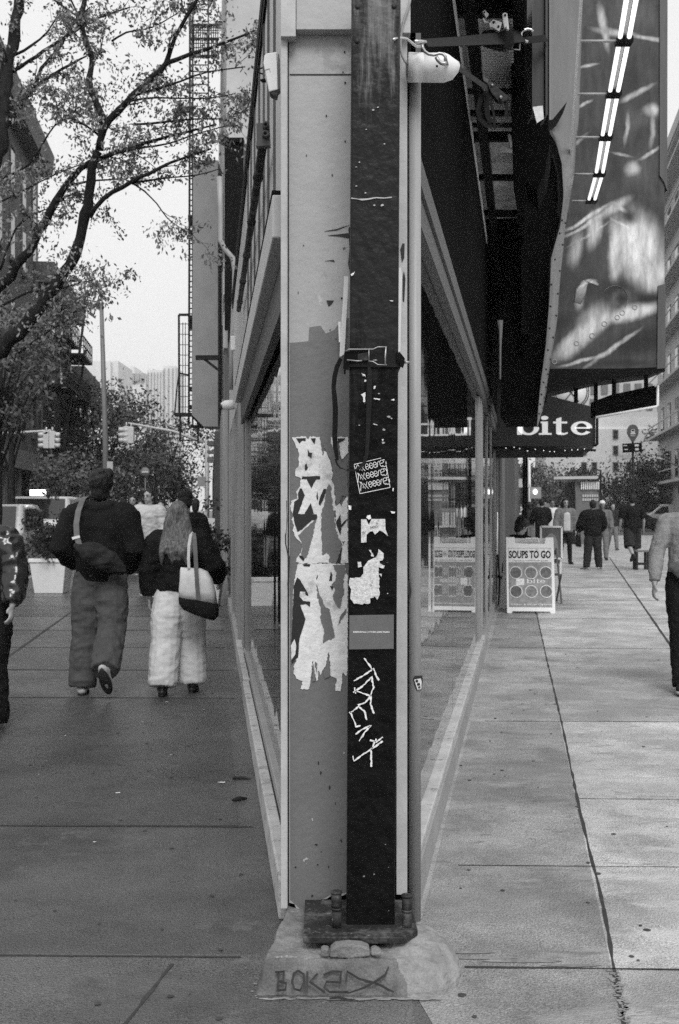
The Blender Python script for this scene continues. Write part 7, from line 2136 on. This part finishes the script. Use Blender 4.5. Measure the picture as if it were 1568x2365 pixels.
sedan_e = (('rear_window', (.18, .99), (.29, 1.31), -1), ('windshield', (.70, 1.0), (.57, 1.38), 1))
sedan = [(0, .35), (0, .62), (.02, .86), (.16, .94), (.30, 1.36), (.40, 1.45), (.55, 1.44), (.72, .96), (.92, .84), (.99, .66), (1, .38), (.97, .22), (.03, .22)]
sedan_g = [[(.22, .95), (.315, 1.32), (.45, 1.38), (.45, .96)], [(.47, .96), (.47, 1.38), (.55, 1.37), (.68, .98)]]
suv = [(0, .4), (0, .95), (.03, 1.15), (.07, 1.66), (.14, 1.75), (.60, 1.74), (.76, 1.16), (.95, 1.04), (1, .8), (1, .4), (.97, .25), (.03, .25)]
suv_g = [[(.08, 1.17), (.105, 1.58), (.26, 1.64), (.26, 1.16)], [(.28, 1.16), (.28, 1.64), (.45, 1.64), (.45, 1.15)], [(.47, 1.15), (.47, 1.64), (.595, 1.62), (.72, 1.18)]]
van = [(0, .4), (0, 1.2), (.02, 1.95), (.05, 2.02), (.70, 2.0), (.86, 1.3), (.97, 1.05), (1, .8), (1, .4), (.97, .25), (.03, .25)]
van_g = [[(.60, 1.25), (.60, 1.82), (.69, 1.82), (.825, 1.3), (.80, 1.22)]]
GC = 'vehicles parked along the left kerb'
car('parked_car', 'nearer white vehicle at the left kerb behind the leather coat person', -7.55, 19.0, -83.6, 4.7, 1.85, 1.75, 'car_white', suv, suv_g, GC, ends=suv_e)
car('parked_car', 'farther white vehicle at the left kerb beyond the planter shrub', -8.1, 26.4, -83.6, 4.8, 1.9, 1.9, 'car_white', suv, suv_g, GC, ends=suv_e)
car('parked_van', 'white van with pale roof parked farthest along the left kerb', -8.9, 34.5, -83.6, 5.4, 2.0, 2.02, 'car_white', van, van_g, GC, 'van', ends=van_e)
car('parked_car', 'dark car across the left roadway near the brick building', -13.5, 30, 96, 4.6, 1.8, 1.45, 'car_silver', sedan, sedan_g, GC, ends=sedan_e)
GCR = 'cars crossing on the right'
car('passing_car', 'dark sedan with bright wheels crossing behind the tee shirt man', PX(1468, 84), 84, 0, 5.0, 1.85, 1.45, 'car_dark', sedan, sedan_g, GCR, ends=sedan_e)
car('passing_car', 'pale van behind the dark sedan near the right edge', PX(1552, 92), 92, 178, 5.2, 2.0, 2.02, 'car_white', van, van_g, GCR, 'van', ends=van_e)
car('passing_car', 'pale car half hidden by the pole of the awning', PX(1190, 52), 52, 8, 4.5, 1.8, 1.5, 'car_silver', sedan, sedan_g, GCR, ends=sedan_e)
rs_ = MB(); rs_.box(PX(70, 27.5), PX(104, 27.5), 27.45, 27.6, PZ(1145, 27.5), PZ(1131, 27.5))
rs_.build('roof_sign', M['lamp_on'], label='blank white illuminated box standing above the white vehicle roof', cat='sign')

# ------------------------------------------------------------------ air
hz = MB(); hz.box(-640, 640, -80, 940, -1.5, 78)
hm = bpy.data.materials.new('haze'); hm.use_nodes = True
hm.node_tree.nodes.clear()
pv = hm.node_tree.nodes.new('ShaderNodeVolumePrincipled'); pv.inputs['Color'].default_value = (.92, .92, .92, 1); pv.inputs['Density'].default_value = .0005
ho = hm.node_tree.nodes.new('ShaderNodeOutputMaterial'); hm.node_tree.links.new(pv.outputs[0], ho.inputs['Volume'])
hz.build('haze', hm, kind='stuff')
